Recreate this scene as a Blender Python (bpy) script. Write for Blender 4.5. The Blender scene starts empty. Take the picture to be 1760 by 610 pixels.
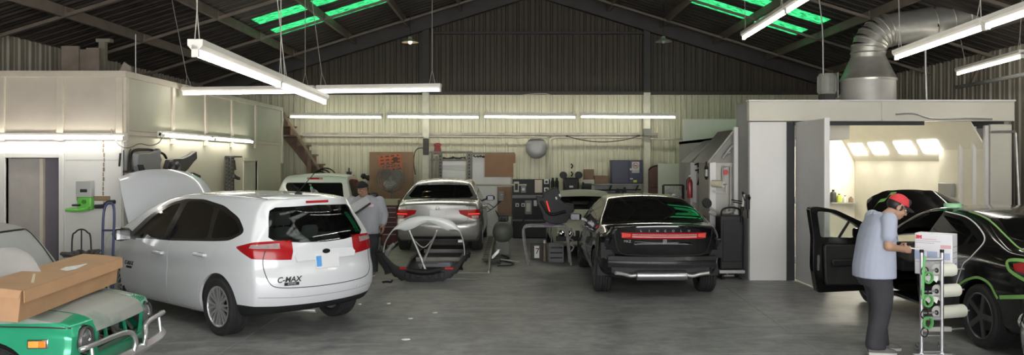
import bpy, bmesh, math, random
import numpy as np
from mathutils import Vector, Matrix
R = math.radians
rnd = random.Random(7)
SC = bpy.context.scene
COL = SC.collection
F, CX, HY, CH = 1400.0, 880.0, 277.0, 2.0      # focal length (px), principal column, horizon row, eye height


def P(px, py, Y):
    """the place at distance Y that the photograph shows at (px, py)"""
    return Vector(((px - CX) * Y / F, Y, CH - (py - HY) * Y / F))


# ---------------------------------------------------------------- materials
MATS = {}


def mat(name, col, rough=.6, metal=0, var=.12, scale=4.0, bump=0.0, stretch=None, dirt=None, dirt_amt=.5, coat=0, spec=.5, emit=None, es=0):
    if name in MATS:
        return MATS[name]
    m = bpy.data.materials.new(name)
    m.use_nodes = True
    nt = m.node_tree
    b = nt.nodes['Principled BSDF']
    b.inputs['Roughness'].default_value = rough
    b.inputs['Metallic'].default_value = metal
    b.inputs['Specular IOR Level'].default_value = spec
    b.inputs['Coat Weight'].default_value = coat
    b.inputs['Coat Roughness'].default_value = .06
    tc = nt.nodes.new('ShaderNodeTexCoord')
    mp = nt.nodes.new('ShaderNodeMapping')
    nt.links.new(tc.outputs['Object'], mp.inputs['Vector'])
    if stretch:
        mp.inputs['Scale'].default_value = stretch
    nz = nt.nodes.new('ShaderNodeTexNoise')
    nz.inputs['Scale'].default_value = scale
    nz.inputs['Detail'].default_value = 6
    nt.links.new(mp.outputs[0], nz.inputs['Vector'])
    rp = nt.nodes.new('ShaderNodeValToRGB')
    c = Vector(col)
    d = Vector(dirt) if dirt else c * (1 - var)
    lo = d if dirt else d
    rp.color_ramp.elements[0].color = (*lo, 1)
    rp.color_ramp.elements[0].position = .3 if not dirt else .5 - .25 * dirt_amt - .1
    rp.color_ramp.elements[1].color = (*(c * (1 + (0 if dirt else var * .4))), 1)
    rp.color_ramp.elements[1].position = .7 if not dirt else .5 + .12 - .2 * (1 - dirt_amt)
    nt.links.new(nz.outputs['Fac'], rp.inputs['Fac'])
    nt.links.new(rp.outputs['Color'], b.inputs['Base Color'])
    if bump:
        bp = nt.nodes.new('ShaderNodeBump')
        bp.inputs['Strength'].default_value = bump
        bp.inputs['Distance'].default_value = .01
        nt.links.new(nz.outputs['Fac'], bp.inputs['Height'])
        nt.links.new(bp.outputs[0], b.inputs['Normal'])
    if emit:
        b.inputs['Emission Color'].default_value = (*emit, 1)
        b.inputs['Emission Strength'].default_value = es
    MATS[name] = m
    return m


def glass(name, tint, alpha=.25, rough=.03, refl=(.9, .9, .9), dcol=(.02, .022, .022)):
    """thin sheet glass: tinted see-through plus a mirror part that grows at grazing angles"""
    if name in MATS:
        return MATS[name]
    m = bpy.data.materials.new(name)
    m.use_nodes = True
    nt = m.node_tree
    nt.nodes.remove(nt.nodes['Principled BSDF'])
    out = nt.nodes['Material Output']
    tr = nt.nodes.new('ShaderNodeBsdfTransparent')
    tr.inputs['Color'].default_value = (*tint, 1)
    gl = nt.nodes.new('ShaderNodeBsdfGlossy')
    gl.inputs['Color'].default_value = (*refl, 1)
    gl.inputs['Roughness'].default_value = rough
    fr = nt.nodes.new('ShaderNodeFresnel')
    fr.inputs['IOR'].default_value = 1.45
    mx = nt.nodes.new('ShaderNodeMixShader')
    df = nt.nodes.new('ShaderNodeBsdfDiffuse')
    df.inputs['Color'].default_value = (*dcol, 1)
    m2 = nt.nodes.new('ShaderNodeMixShader')
    m2.inputs[0].default_value = alpha
    nt.links.new(tr.outputs[0], m2.inputs[1])
    nt.links.new(df.outputs[0], m2.inputs[2])
    nt.links.new(fr.outputs[0], mx.inputs[0])
    nt.links.new(m2.outputs[0], mx.inputs[1])
    nt.links.new(gl.outputs[0], mx.inputs[2])
    nt.links.new(mx.outputs[0], out.inputs[0])
    MATS[name] = m
    return m


def emission(name, col, s):
    if name in MATS:
        return MATS[name]
    m = bpy.data.materials.new(name)
    m.use_nodes = True
    nt = m.node_tree
    nt.nodes.remove(nt.nodes['Principled BSDF'])
    e = nt.nodes.new('ShaderNodeEmission')
    e.inputs[0].default_value = (*col, 1)
    e.inputs[1].default_value = s
    nt.links.new(e.outputs[0], nt.nodes['Material Output'].inputs[0])
    MATS[name] = m
    return m


# ---------------------------------------------------------------- mesh builder
WM = {}


def frame_of(d, up=(0, 0, 1)):
    d = Vector(d).normalized()
    u = Vector(up)
    if abs(d.dot(u)) > .98:
        u = Vector((1, 0, 0))
    a = u.cross(d).normalized()
    return a, d.cross(a).normalized(), d


def cr(pts, n=6, closed=False):
    """smooth curve through points (Catmull-Rom)"""
    pts = [Vector(p) for p in pts]
    k = len(pts)
    out = []
    for i in range(k if closed else k - 1):
        if closed:
            p0, p1, p2, p3 = (pts[(i + j) % k] for j in (-1, 0, 1, 2))
        else:
            p1, p2 = pts[i], pts[i + 1]
            p0 = pts[i - 1] if i else p1 * 2 - p2
            p3 = pts[i + 2] if i + 2 < k else p2 * 2 - p1
        for j in range(n):
            t = j / n
            out.append(.5 * ((2 * p1) + (p2 - p0) * t + (2 * p0 - 5 * p1 + 4 * p2 - p3) * t * t + (3 * p1 - p0 - 3 * p2 + p3) * t ** 3))
    if not closed:
        out.append(pts[-1])
    return out


class MB:
    def __init__(s):
        s.v, s.f = [], []

    def add(s, vs, fs, M=None):
        b = len(s.v)
        for p in vs:
            p = Vector(p)
            s.v.append(M @ p if M else p)
        s.f += [tuple(b + i for i in f) for f in fs]
        return s

    def box(s, c, size, rot=None):
        x, y, z = (k / 2 for k in size)
        vs = [(i, j, k) for i in (-x, x) for j in (-y, y) for k in (-z, z)]
        fs = [(0, 1, 3, 2), (4, 6, 7, 5), (0, 4, 5, 1), (2, 3, 7, 6), (0, 2, 6, 4), (1, 5, 7, 3)]
        M = Matrix.Translation(Vector(c))
        if rot is not None:
            from mathutils import Euler
            M = M @ (rot.to_4x4() if isinstance(rot, Matrix) else Euler(rot).to_matrix().to_4x4())
        return s.add(vs, fs, M)

    def bx(s, x0, x1, y0, y1, z0, z1):
        return s.box(((x0 + x1) / 2, (y0 + y1) / 2, (z0 + z1) / 2), (abs(x1 - x0), abs(y1 - y0), abs(z1 - z0)))

    def beam(s, p0, p1, w, h, up=(0, 0, 1)):
        p0, p1 = Vector(p0), Vector(p1)
        a, b, d = frame_of(p1 - p0, up)
        M = Matrix((a, b, d)).transposed()
        return s.box((p0 + p1) / 2, (w, h, (p1 - p0).length), M)

    def cyl(s, p0, p1, r0, r1=None, n=16, cap=True):
        r1 = r0 if r1 is None else r1
        p0, p1 = Vector(p0), Vector(p1)
        a, b, d = frame_of(p1 - p0)
        vs = []
        for p, r in ((p0, r0), (p1, r1)):
            for i in range(n):
                t = 2 * math.pi * i / n
                vs.append(p + a * (r * math.cos(t)) + b * (r * math.sin(t)))
        fs = [(i, (i + 1) % n, n + (i + 1) % n, n + i) for i in range(n)]
        if cap:
            fs += [tuple(range(n - 1, -1, -1)), tuple(range(n, 2 * n))]
        return s.add(vs, fs)

    def tube(s, pts, r, n=8, closed=False, rs=None):
        pts = [Vector(p) for p in pts]
        k = len(pts)
        ts = []
        for i in range(k):
            q0 = pts[(i - 1) % k] if (i or closed) else pts[0]
            q1 = pts[(i + 1) % k] if (i < k - 1 or closed) else pts[-1]
            t = q1 - q0
            ts.append(t.normalized() if t.length > 1e-9 else Vector((0, 0, 1)))
        a, b, _ = frame_of(ts[0])
        vs = []
        for i in range(k):
            t = ts[i]
            a = (a - t * a.dot(t))
            a = a.normalized() if a.length > 1e-6 else frame_of(t)[0]
            b = t.cross(a)
            rr = rs[i] if rs else r
            for j in range(n):
                w = 2 * math.pi * j / n
                vs.append(pts[i] + a * (rr * math.cos(w)) + b * (rr * math.sin(w)))
        fs = []
        for i in range(k if closed else k - 1):
            for j in range(n):
                i2 = (i + 1) % k
                fs.append((i * n + j, i * n + (j + 1) % n, i2 * n + (j + 1) % n, i2 * n + j))
        if not closed:
            fs += [tuple(range(n - 1, -1, -1)), tuple(range((k - 1) * n, k * n))]
        return s.add(vs, fs)

    def lathe(s, prof, o, axis=(0, 0, 1), n=24, closed=False):
        """prof = [(radius, height along axis)]"""
        o = Vector(o)
        a, b, d = frame_of(axis)
        k = len(prof)
        vs = []
        for r, h in prof:
            for j in range(n):
                w = 2 * math.pi * j / n
                vs.append(o + d * h + a * (r * math.cos(w)) + b * (r * math.sin(w)))
        fs = []
        for i in range(k if closed else k - 1):
            for j in range(n):
                i2 = (i + 1) % k
                fs.append((i * n + j, i * n + (j + 1) % n, i2 * n + (j + 1) % n, i2 * n + j))
        if not closed:
            if prof[0][0] > 1e-6:
                fs.append(tuple(range(n - 1, -1, -1)))
            if prof[-1][0] > 1e-6:
                fs.append(tuple(range((k - 1) * n, k * n)))
        return s.add(vs, fs)

    def prism(s, poly, vec):
        vec = Vector(vec)
        poly = [Vector(p) for p in poly]
        n = len(poly)
        nrm = Vector((0, 0, 0))
        for i in range(n):
            nrm += poly[i].cross(poly[(i + 1) % n])
        if nrm.dot(vec) > 0:
            poly = poly[::-1]
        vs = poly + [p + vec for p in poly]
        fs = [tuple(range(n)), tuple(range(2 * n - 1, n - 1, -1))]
        fs += [(i, i + n, (i + 1) % n + n, (i + 1) % n) for i in range(n)]
        return s.add(vs, fs)

    def sph(s, c, r, n=16, m=10, rot=None):
        r = (r, r, r) if isinstance(r, (int, float)) else r
        M = Matrix.Translation(Vector(c))
        if rot is not None:
            from mathutils import Euler
            M = M @ (rot.to_4x4() if isinstance(rot, Matrix) else Euler(rot).to_matrix().to_4x4())
        vs = [(0, 0, r[2])]
        for i in range(1, m):
            t = math.pi * i / m
            for j in range(n):
                w = 2 * math.pi * j / n
                vs.append((r[0] * math.sin(t) * math.cos(w), r[1] * math.sin(t) * math.sin(w), r[2] * math.cos(t)))
        vs.append((0, 0, -r[2]))
        fs = [(0, 1 + j, 1 + (j + 1) % n) for j in range(n)]
        for i in range(m - 2):
            for j in range(n):
                fs.append((1 + i * n + j, 1 + (i + 1) * n + j, 1 + (i + 1) * n + (j + 1) % n, 1 + i * n + (j + 1) % n))
        e = len(vs) - 1
        fs += [(e, 1 + (m - 2) * n + (j + 1) % n, 1 + (m - 2) * n + j) for j in range(n)]
        return s.add(vs, fs, M)

    def cap(s, p0, r0, p1, r1, n=14):
        """tapered capsule"""
        p0, p1 = Vector(p0), Vector(p1)
        L = (p1 - p0).length
        pr = []
        for i in range(5):
            t = -math.pi / 2 + math.pi / 2 * i / 5
            pr.append((r0 * math.cos(t), r0 * math.sin(t)))
        pr.append((r0, 0))
        pr.append((r1, L))
        for i in range(1, 6):
            t = math.pi / 2 * i / 5
            pr.append((r1 * math.cos(t), L + r1 * math.sin(t)))
        pr[0] = (1e-4, -r0)
        pr[-1] = (1e-4, L + r1)
        return s.lathe(pr, p0, p1 - p0, n)

    def torus(s, c, axis, Rr, r, n=28, m=8):
        a, b, d = frame_of(axis)
        c = Vector(c)
        return s.tube([c + a * (Rr * math.cos(2 * math.pi * i / n)) + b * (Rr * math.sin(2 * math.pi * i / n)) for i in range(n)], r, m, closed=True)

    def loft(s, rings, cap=True):
        n = len(rings[0])
        vs = [p for r in rings for p in r]
        fs = []
        for i in range(len(rings) - 1):
            for j in range(n):
                fs.append((i * n + j, i * n + (j + 1) % n, (i + 1) * n + (j + 1) % n, (i + 1) * n + j))
        if cap:
            fs += [tuple(range(n - 1, -1, -1)), tuple(range((len(rings) - 1) * n, len(rings) * n))]
        return s.add(vs, fs)

    def sheet(s, rows, vec):
        """a grid of points given thickness along vec"""
        vec = Vector(vec)
        m, n = len(rows), len(rows[0])
        top = [Vector(p) for r in rows for p in r]
        vs = top + [p + vec for p in top]
        o = m * n
        fs = []
        for i in range(m - 1):
            for j in range(n - 1):
                a, b, c, d = i * n + j, i * n + j + 1, (i + 1) * n + j + 1, (i + 1) * n + j
                fs += [(a, b, c, d), (o + d, o + c, o + b, o + a)]
        for j in range(n - 1):
            fs += [(j + 1, j, o + j, o + j + 1), ((m - 1) * n + j, (m - 1) * n + j + 1, o + (m - 1) * n + j + 1, o + (m - 1) * n + j)]
        for i in range(m - 1):
            fs += [(i * n, (i + 1) * n, o + (i + 1) * n, o + i * n), ((i + 1) * n + n - 1, i * n + n - 1, o + i * n + n - 1, o + (i + 1) * n + n - 1)]
        return s.add(vs, fs)

    def mesh(s, name='m', angle=38):
        me = bpy.data.meshes.new(name)
        me.from_pydata([tuple(v) for v in s.v], [], s.f)
        bm = bmesh.new()
        bm.from_mesh(me)
        bmesh.ops.recalc_face_normals(bm, faces=bm.faces)
        bm.to_mesh(me)
        bm.free()
        finish(me, angle)
        return me

    def build(s, name, m, parent=None, local=False, bevel=0, angle=38, seg=2):
        return link(name, s.mesh(name, angle), m, parent, local, bevel, seg)


def finish(me, angle=38):
    if len(me.polygons):
        me.polygons.foreach_set('use_smooth', [True] * len(me.polygons))
        me.set_sharp_from_angle(angle=R(angle))
    me.update()


def link(name, me, m, parent=None, local=False, bevel=0, seg=2):
    o = bpy.data.objects.new(name, me)
    COL.objects.link(o)
    idx = None
    if len(me.materials) and len(me.polygons):
        idx = np.empty(len(me.polygons), dtype=np.int32)
        me.polygons.foreach_get('material_index', idx)
    me.materials.clear()
    for k in (m if isinstance(m, (list, tuple)) else [m]):
        me.materials.append(k)
    if idx is not None:
        me.polygons.foreach_set('material_index', idx if len(me.materials) > 1 else np.zeros_like(idx))
    if parent is not None:
        o.parent = parent
        W = WM.get(parent.name, Matrix.Identity(4))
        if not local:
            me.transform(W.inverted())
        WM[o.name] = W
    else:
        if len(me.vertices):
            n = len(me.vertices)
            a = np.empty(n * 3)
            me.vertices.foreach_get('co', a)
            a = a.reshape(-1, 3)
            c = Vector(((a[:, 0].min() + a[:, 0].max()) / 2, (a[:, 1].min() + a[:, 1].max()) / 2, a[:, 2].min()))
            me.transform(Matrix.Translation(-c))
            o.location = c
            WM[o.name] = Matrix.Translation(c)
    if bevel:
        b = o.modifiers.new('bevel', 'BEVEL')
        b.width = bevel
        b.segments = seg
        b.limit_method = 'ANGLE'
        b.angle_limit = R(40)
        b.harden_normals = False
    return o


def tag(o, label=None, cat=None, group=None, kind=None):
    if label:
        o['label'] = label
    if cat:
        o['category'] = cat
    if group:
        o['group'] = group
    if kind:
        o['kind'] = kind
    return o


def thing(name, label, cat, loc=(0, 0, 0), rot=0, group=None, kind=None):
    o = bpy.data.objects.new(name, None)
    o.empty_display_size = .2
    COL.objects.link(o)
    o.location = loc
    o.rotation_euler = (0, 0, rot)
    WM[o.name] = Matrix.Translation(Vector(loc)) @ Matrix.Rotation(rot, 4, 'Z')
    return tag(o, label, cat, group, kind)


def struct(mb, name, m, **k):
    return tag(mb.build(name, m, **k), kind='structure')


def copy_tree(o, parent=None):
    c = o.copy()
    COL.objects.link(c)
    c.parent = parent
    for ch in list(o.children):
        copy_tree(ch, c)
    return c


def text_mesh(txt, size, M, depth=.003, shear=0, bold=0):
    cu = bpy.data.curves.new('t', 'FONT')
    cu.body = txt
    cu.size = size
    cu.extrude = depth / 2
    cu.align_x = 'CENTER'
    cu.align_y = 'CENTER'
    cu.shear = shear
    cu.offset = bold
    o = bpy.data.objects.new('t', cu)
    COL.objects.link(o)
    dg = bpy.context.evaluated_depsgraph_get()
    me = bpy.data.meshes.new_from_object(o.evaluated_get(dg))
    me.materials.clear()
    bpy.data.objects.remove(o)
    bpy.data.curves.remove(cu)
    me.transform(M)
    return me


def text(name, txt, size, M, m, parent, local=True, depth=.003, shear=0, bold=0):
    return link(name, text_mesh(txt, size, M, depth, shear, bold), m, parent, local)


def evaluated(me, mods):
    """mesh after modifiers [(type, {props})]"""
    o = bpy.data.objects.new('tmp', me)
    COL.objects.link(o)
    tmp = []
    for ty, pr in mods:
        md = o.modifiers.new('m', ty)
        for k, v in pr.items():
            setattr(md, k, v)
    dg = bpy.context.evaluated_depsgraph_get()
    dg.update()
    r = bpy.data.meshes.new_from_object(o.evaluated_get(dg))
    bpy.data.objects.remove(o)
    return r


def boolean(a, b, op='DIFFERENCE'):
    ob = bpy.data.objects.new('tmpb', b)
    COL.objects.link(ob)
    r = evaluated(a, [('BOOLEAN', dict(object=ob, operation=op, solver='MANIFOLD'))])
    bpy.data.objects.remove(ob)
    return r


def blob(mb, voxel=.012, it=4, fac=.5):
    """overlapping closed pieces grown into one continuous skin"""
    me = mb.mesh('b')
    r = evaluated(me, [('REMESH', dict(mode='VOXEL', voxel_size=voxel, use_smooth_shade=True)), ('SMOOTH', dict(factor=fac, iterations=it))])
    r.polygons.foreach_set('use_smooth', [True] * len(r.polygons))
    return r


def chain(mb, a, b, sag=0, r=.006, n=10):
    a, b = Vector(a), Vector(b)
    pts = [a.lerp(b, i / n) - Vector((0, 0, sag * 4 * (i / n) * (1 - i / n))) for i in range(n + 1)]
    return mb.tube(pts, r, 6)
TUBE = 24.0
# ================================================================ camera, world
cam = bpy.data.cameras.new('camera')
cam.sensor_width = 36
cam.lens = 36 * F / 1760
cam.shift_y = (HY - 305) / 1760
cam.clip_start = .05
cam.clip_end = 200
co = bpy.data.objects.new('camera', cam)
COL.objects.link(co)
co.location = (0, 0, CH)
co.rotation_euler = (R(90), 0, 0)
SC.camera = co
SC.view_settings.view_transform = 'Standard'
SC.view_settings.look = 'None'
SC.view_settings.gamma = 1
SC.view_settings.use_curve_mapping = False
SC.view_settings.exposure = EXPO = .12
SC.cycles.use_denoising = True
SC.cycles.max_bounces = 8
SC.cycles.diffuse_bounces = 5
SC.cycles.transparent_max_bounces = 24
SC.cycles.sample_clamp_indirect = 6
w = bpy.data.worlds.new('sky')
SC.world = w
w.use_nodes = True
wn = w.node_tree
sky = wn.nodes.new('ShaderNodeTexSky')
sky.sky_type = 'HOSEK_WILKIE'
sky.sun_direction = Vector((.5, .45, .75)).normalized()
sky.turbidity = 5
bg = wn.nodes['Background']
mixw = wn.nodes.new('ShaderNodeMixRGB')
mixw.inputs[0].default_value = .75
mixw.inputs[2].default_value = (1, .97, .95, 1)
wn.links.new(sky.outputs[0], mixw.inputs[1])
wn.links.new(mixw.outputs[0], bg.inputs[0])
bg.inputs[1].default_value = WORLD = 12.0

# ================================================================ shared materials
m_cream = mat('painted_steel_cream', (.56, .545, .40), .55, var=.2, scale=2.2, stretch=(5, 5, .35), dirt=(.47, .44, .33), dirt_amt=.4)
m_upper = mat('bare_steel_brown', (.056, .043, .03), .6, var=.3, scale=2, stretch=(5, 5, .3))
m_roof = mat('roof_steel_dark', (.045, .037, .031), .6, var=.35, scale=1.5)
m_frame = mat('roof_frame_paint', (.17, .14, .11), .6, var=.25, scale=3)
m_framed = mat('roof_frame_dark', (.045, .04, .036), .6, var=.25, scale=3)
m_office = mat('office_panel_paint', (.57, .51, .43), .6, var=.1, scale=1.4, dirt=(.48, .42, .35), dirt_amt=.5)
m_officeb = mat('office_batten_paint', (.62, .56, .46), .55, var=.1)
m_white = mat('white_board', (.74, .73, .7), .55, var=.08, scale=1.2)
m_steel = mat('galvanised_steel', (.5, .5, .48), .38, metal=.85, var=.2, scale=6)
m_steelp = mat('zinc_pipe', (.45, .45, .44), .42, metal=.7, var=.2, scale=9)
m_fix = mat('fixture_enamel', (.75, .72, .66), .4, var=.08)
m_dark = mat('dark_grey_paint', (.03, .03, .032), .55, spec=.3)
m_black = mat('black_plastic', (.008, .008, .009), .5, spec=.3)
m_rubber = mat('tyre_rubber', (.018, .018, .019), .8, var=.4, scale=8)
m_wood = mat('raw_timber', (.3, .2, .12), .65, var=.3, scale=3, stretch=(1, 1, 8))
m_brownpaint = mat('brown_stair_paint', (.2, .125, .085), .6, var=.3, scale=4)
m_wire = mat('black_wire', (.02, .02, .02), .5)
m_rope = mat('pale_wire', (.42, .4, .36), .6)
m_chrome = mat('chrome', (.75, .75, .76), .12, metal=1, var=.03)
m_gloss_black = mat('black_trim_gloss', (.008, .008, .009), .12, var=.1)

# floor
m = mat('concrete_floor', (.16, .16, .158), .5, var=.1)
nt = m.node_tree
b = nt.nodes['Principled BSDF']
tc = nt.nodes.new('ShaderNodeTexCoord')


def node(ty, **kw):
    n = nt.nodes.new(ty)
    for k, v in kw.items():
        if isinstance(k, str) and k.startswith('i_'):
            n.inputs[k[2:]].default_value = v
        else:
            setattr(n, k, v)
    return n


n1 = node('ShaderNodeTexNoise', i_Scale=.55, i_Detail=9, i_Roughness=.62)
n2 = node('ShaderNodeTexNoise', i_Scale=5.0, i_Detail=10, i_Roughness=.7)
mp = node('ShaderNodeMapping')
mp.inputs['Scale'].default_value = (.55, 2.2, 1)
mp.inputs['Rotation'].default_value = (0, 0, .35)
n3 = node('ShaderNodeTexNoise', i_Scale=1.6, i_Detail=8, i_Roughness=.7, i_Distortion=1.2)
nt.links.new(tc.outputs['Object'], n1.inputs['Vector'])
nt.links.new(tc.outputs['Object'], n2.inputs['Vector'])
nt.links.new(tc.outputs['Object'], mp.inputs['Vector'])
nt.links.new(mp.outputs[0], n3.inputs['Vector'])
r1 = node('ShaderNodeValToRGB')
r1.color_ramp.elements[0].color = (.155, .16, .162, 1)
r1.color_ramp.elements[0].position = .33
r1.color_ramp.elements[1].color = (.30, .302, .30, 1)
r1.color_ramp.elements[1].position = .68
nt.links.new(n1.outputs['Fac'], r1.inputs['Fac'])
r2 = node('ShaderNodeValToRGB')
r2.color_ramp.elements[0].color = (.58, .58, .58, 1)
r2.color_ramp.elements[0].position = .36
r2.color_ramp.elements[1].color = (1.15, 1.15, 1.13, 1)
r2.color_ramp.elements[1].position = .6
nt.links.new(n2.outputs['Fac'], r2.inputs['Fac'])
mu = node('ShaderNodeMixRGB', blend_type='MULTIPLY')
mu.inputs[0].default_value = 1
nt.links.new(r1.outputs[0], mu.inputs[1])
nt.links.new(r2.outputs[0], mu.inputs[2])
r3 = node('ShaderNodeValToRGB')          # pale scuffs and dust
r3.color_ramp.elements[0].color = (0, 0, 0, 1)
r3.color_ramp.elements[0].position = .5
r3.color_ramp.elements[1].color = (.6, .6, .6, 1)
r3.color_ramp.elements[1].position = .72
nt.links.new(n3.outputs['Fac'], r3.inputs['Fac'])
mx = node('ShaderNodeMixRGB')
nt.links.new(r3.outputs[0], mx.inputs[0])
nt.links.new(mu.outputs[0], mx.inputs[1])
mx.inputs[2].default_value = (.4, .4, .39, 1)
nt.links.new(mx.outputs[0], b.inputs['Base Color'])
rr = node('ShaderNodeMapRange')
rr.inputs['To Min'].default_value = .28
rr.inputs['To Max'].default_value = .62
nt.links.new(n2.outputs['Fac'], rr.inputs['Value'])
nt.links.new(rr.outputs[0], b.inputs['Roughness'])
m_floor = m

XL, XR, XM, RZ, SL = -8.2, 9.2, .6, 6.78, .31     # side walls, ridge, ridge height, roof pitch
YB, YF = 21.9, -3.5


def roof_z(x):
    return RZ - SL * abs(x - XM)


fl = struct(MB().bx(XL - 3, XR + 3, -9, YB + .3, -.12, 0), 'floor', m_floor)
# saw-cut joints and scratches in the slab
m_joint = mat('joint_filler', (.3, .3, .29), .7)
jt = MB()
for a, c, wd in (((1240, 488), (1400, 600), .022), ((486, 540), (380, 606), .02)):
    p, q = [Vector(((u - CX) * (F * CH / (v - HY)) / F, F * CH / (v - HY), .002)) for u, v in (a, c)]
    q = p + (q - p) * 1.6
    jt.beam(p, q, wd, .003)
jt.build('trim_floor_joint', m_joint)['kind'] = 'structure'


def corrugated(x0, x1, zfun0, zfun1, y, d=.03, per=.3):
    """ribbed steel sheet standing at y, ribs towards the camera"""
    xs = []
    x = x0
    while x < x1:
        for dx, dy in ((0, 0), (.1, 0), (.115, .014), (.13, .014), (.145, 0), (.22, 0), (.24, d), (.28, d)):
            if x + dx <= x1:
                xs.append((x + dx, y - dy))
        x += per
    return xs


def ribwall(name, m, x0, x1, z0, z1, y, th=.04):
    xs = corrugated(x0, x1, None, None, y)
    mb = MB()
    rows = [[Vector((x, yy, (z0(x) if callable(z0) else z0))) for x, yy in xs],
            [Vector((x, yy, (z1(x) if callable(z1) else z1))) for x, yy in xs]]
    mb.sheet(rows, (0, th, 0))
    return struct(mb, name, m, angle=20)


ZS = 3.83
ribwall('wall_back', m_cream, XL, XR, 0, ZS, YB)
ribwall('wall_back_gable', m_upper, XL, XR, ZS, lambda x: roof_z(x) + .02, YB)
# side walls (ribs run up, so turn the sheet)
for nm, X, sgn in (('wall_left', XL, 1), ('wall_right', XR, -1)):
    mb = MB()
    rows = [[], []]
    for t, dd in corrugated(YF, YB, None, None, 0):
        rows[0].append(Vector((X - sgn * dd, t, 0)))
        rows[1].append(Vector((X - sgn * dd, t, roof_z(X) + .02)))
    mb.sheet(rows, (-sgn * .04, 0, 0))
    struct(mb, nm, mat('side_wall_steel', (.29, .26, .205), .6, var=.3, scale=2, stretch=(5, 5, .3)), angle=20)
# unseen front wall with an open bay, its left part added to steer the daylight
m_fw = mat('front_wall_paint', (.5, .48, .42), .6)
struct(MB().bx(XL, -5.0, YF, YF + .12, 0, roof_z(XL)).bx(8.2, XR, YF, YF + .12, 0, roof_z(XR)), 'wall_front', m_fw)
struct(MB().prism([(XL, YF, roof_z(XL)), (XR, YF, roof_z(XR)), (XM, YF, RZ)], (0, .12, 0)), 'wall_front_gable', m_fw)
# roof: two ribbed slopes, with green translucent strips let into them
SKY = [(2.6, 4.0), (6.2, 7.6), (16.8, 17.45), (18.0, 18.95)]  # first two strips are added out of view to light the foreground
SX = [(-5.4, -2.9), (4.1, 6.6)]
m_sky = bpy.data.materials.new('green_fibreglass')
m_sky.use_nodes = True
nt = m_sky.node_tree
nt.nodes.remove(nt.nodes['Principled BSDF'])
tl = nt.nodes.new('ShaderNodeBsdfTranslucent')
nz = node('ShaderNodeTexNoise', i_Scale=9.0, i_Detail=8, i_Roughness=.75)
tco = node('ShaderNodeTexCoord')
mpp = node('ShaderNodeMapping')
mpp.inputs['Scale'].default_value = (.8, 3, 1)
nt.links.new(tco.outputs['Object'], mpp.inputs[0])
nt.links.new(mpp.outputs[0], nz.inputs['Vector'])
rmp = node('ShaderNodeValToRGB')
rmp.color_ramp.elements[0].color = (.008, .06, .034, 1)
rmp.color_ramp.elements[0].position = .36
rmp.color_ramp.elements[1].color = (.14, .5, .28, 1)
rmp.color_ramp.elements[1].position = .62
nt.links.new(nz.outputs['Fac'], rmp.inputs[0])
nt.links.new(rmp.outputs[0], tl.inputs[0])
nt.links.new(tl.outputs[0], nt.nodes['Material Output'].inputs[0])


m_sky_added = m_sky.copy()          # paler strips added unseen over the front bay to brighten it
m_sky_added.name = 'added_pale_fibreglass'
for n_ in m_sky_added.node_tree.nodes:
    if n_.type == 'VALTORGB':
        n_.color_ramp.elements[0].color = (.42, .44, .42, 1)
        n_.color_ramp.elements[1].color = (.6, .62, .6, 1)


def slope(x0, x1, y0, y1, m, name, th=.05):
    mb = MB()
    ys = [(t, dd) for t, dd in corrugated(y0, y1, None, None, 0)]
    if ys[-1][0] < y1:
        ys.append((y1, 0))
    rows = [[Vector((x, t, roof_z(x) + dd)) for t, dd in ys] for x in (x0, x1)]
    mb.sheet(rows, (0, 0, th))
    return mb


wi = 0
for si, (e, rr_) in enumerate(((XL - .1, XM), (XM, XR + .1))):
    mb = MB()
    cuts = [YF] + [t for s in SKY for t in s] + [YB + .1]
    for k in range(0, len(cuts), 2):
        q = slope(e, rr_, cuts[k], cuts[k + 1], m_roof, '')
        mb.add(q.v, q.f)
    for (y0, y1) in SKY:
        a, c = SX[si] if y0 > 9 else ((-6.6, -.9), (2.1, 7.8))[si]
        for u, v in ((e, a), (c, rr_)):
            q = slope(u, v, y0, y1, m_roof, '')
            mb.add(q.v, q.f)
        wi += 1
        struct(MB().prism([(a, y0, roof_z(a) + .01), (c, y0, roof_z(c) + .01), (c, y1, roof_z(c) + .01), (a, y1, roof_z(a) + .01)], (0, 0, .006)), 'window_%d' % wi, m_sky if y0 > 9 else m_sky_added)
    struct(mb, 'ceiling_left' if si == 0 else 'ceiling_right', m_roof, angle=20)
# purlins along the building and rafters across it
for x in (-6.95, -5.55, -4.15, -2.75, -1.35, .2, 1.0, 2.55, 3.95, 5.35, 6.75, 8.15):
    for y0, y1 in ((YF, 12.6), (12.6, 15.3), (15.3, 17.9), (17.9, 20.6), (20.6, YB - .06)):
        z = roof_z(x) - .11
        struct(MB().bx(x - .035, x + .035, y0 + .03, y1 - .03, z - .1, z + .07), 'beam_purlin', m_frame, bevel=.004)
for y in (-.4, 2.2, 4.8, 7.4, 10.0, 12.6, 15.3, 17.9, 20.6):
    for e in (XL, XR):
        p, q = Vector((e, y, roof_z(e) - .2)), Vector((XM, y, RZ - .2))
        struct(MB().beam(p, q, .05, .05), 'beam_rafter', m_frame)
# gable rafter against the back wall
for e in (XL, XR):
    p, q = Vector((e, YB - .2, roof_z(e) - .2)), Vector((XM, YB - .2, RZ - .2))
    struct(MB().beam(p, q, .18, .36), 'beam_gable_rafter', m_framed)
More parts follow.
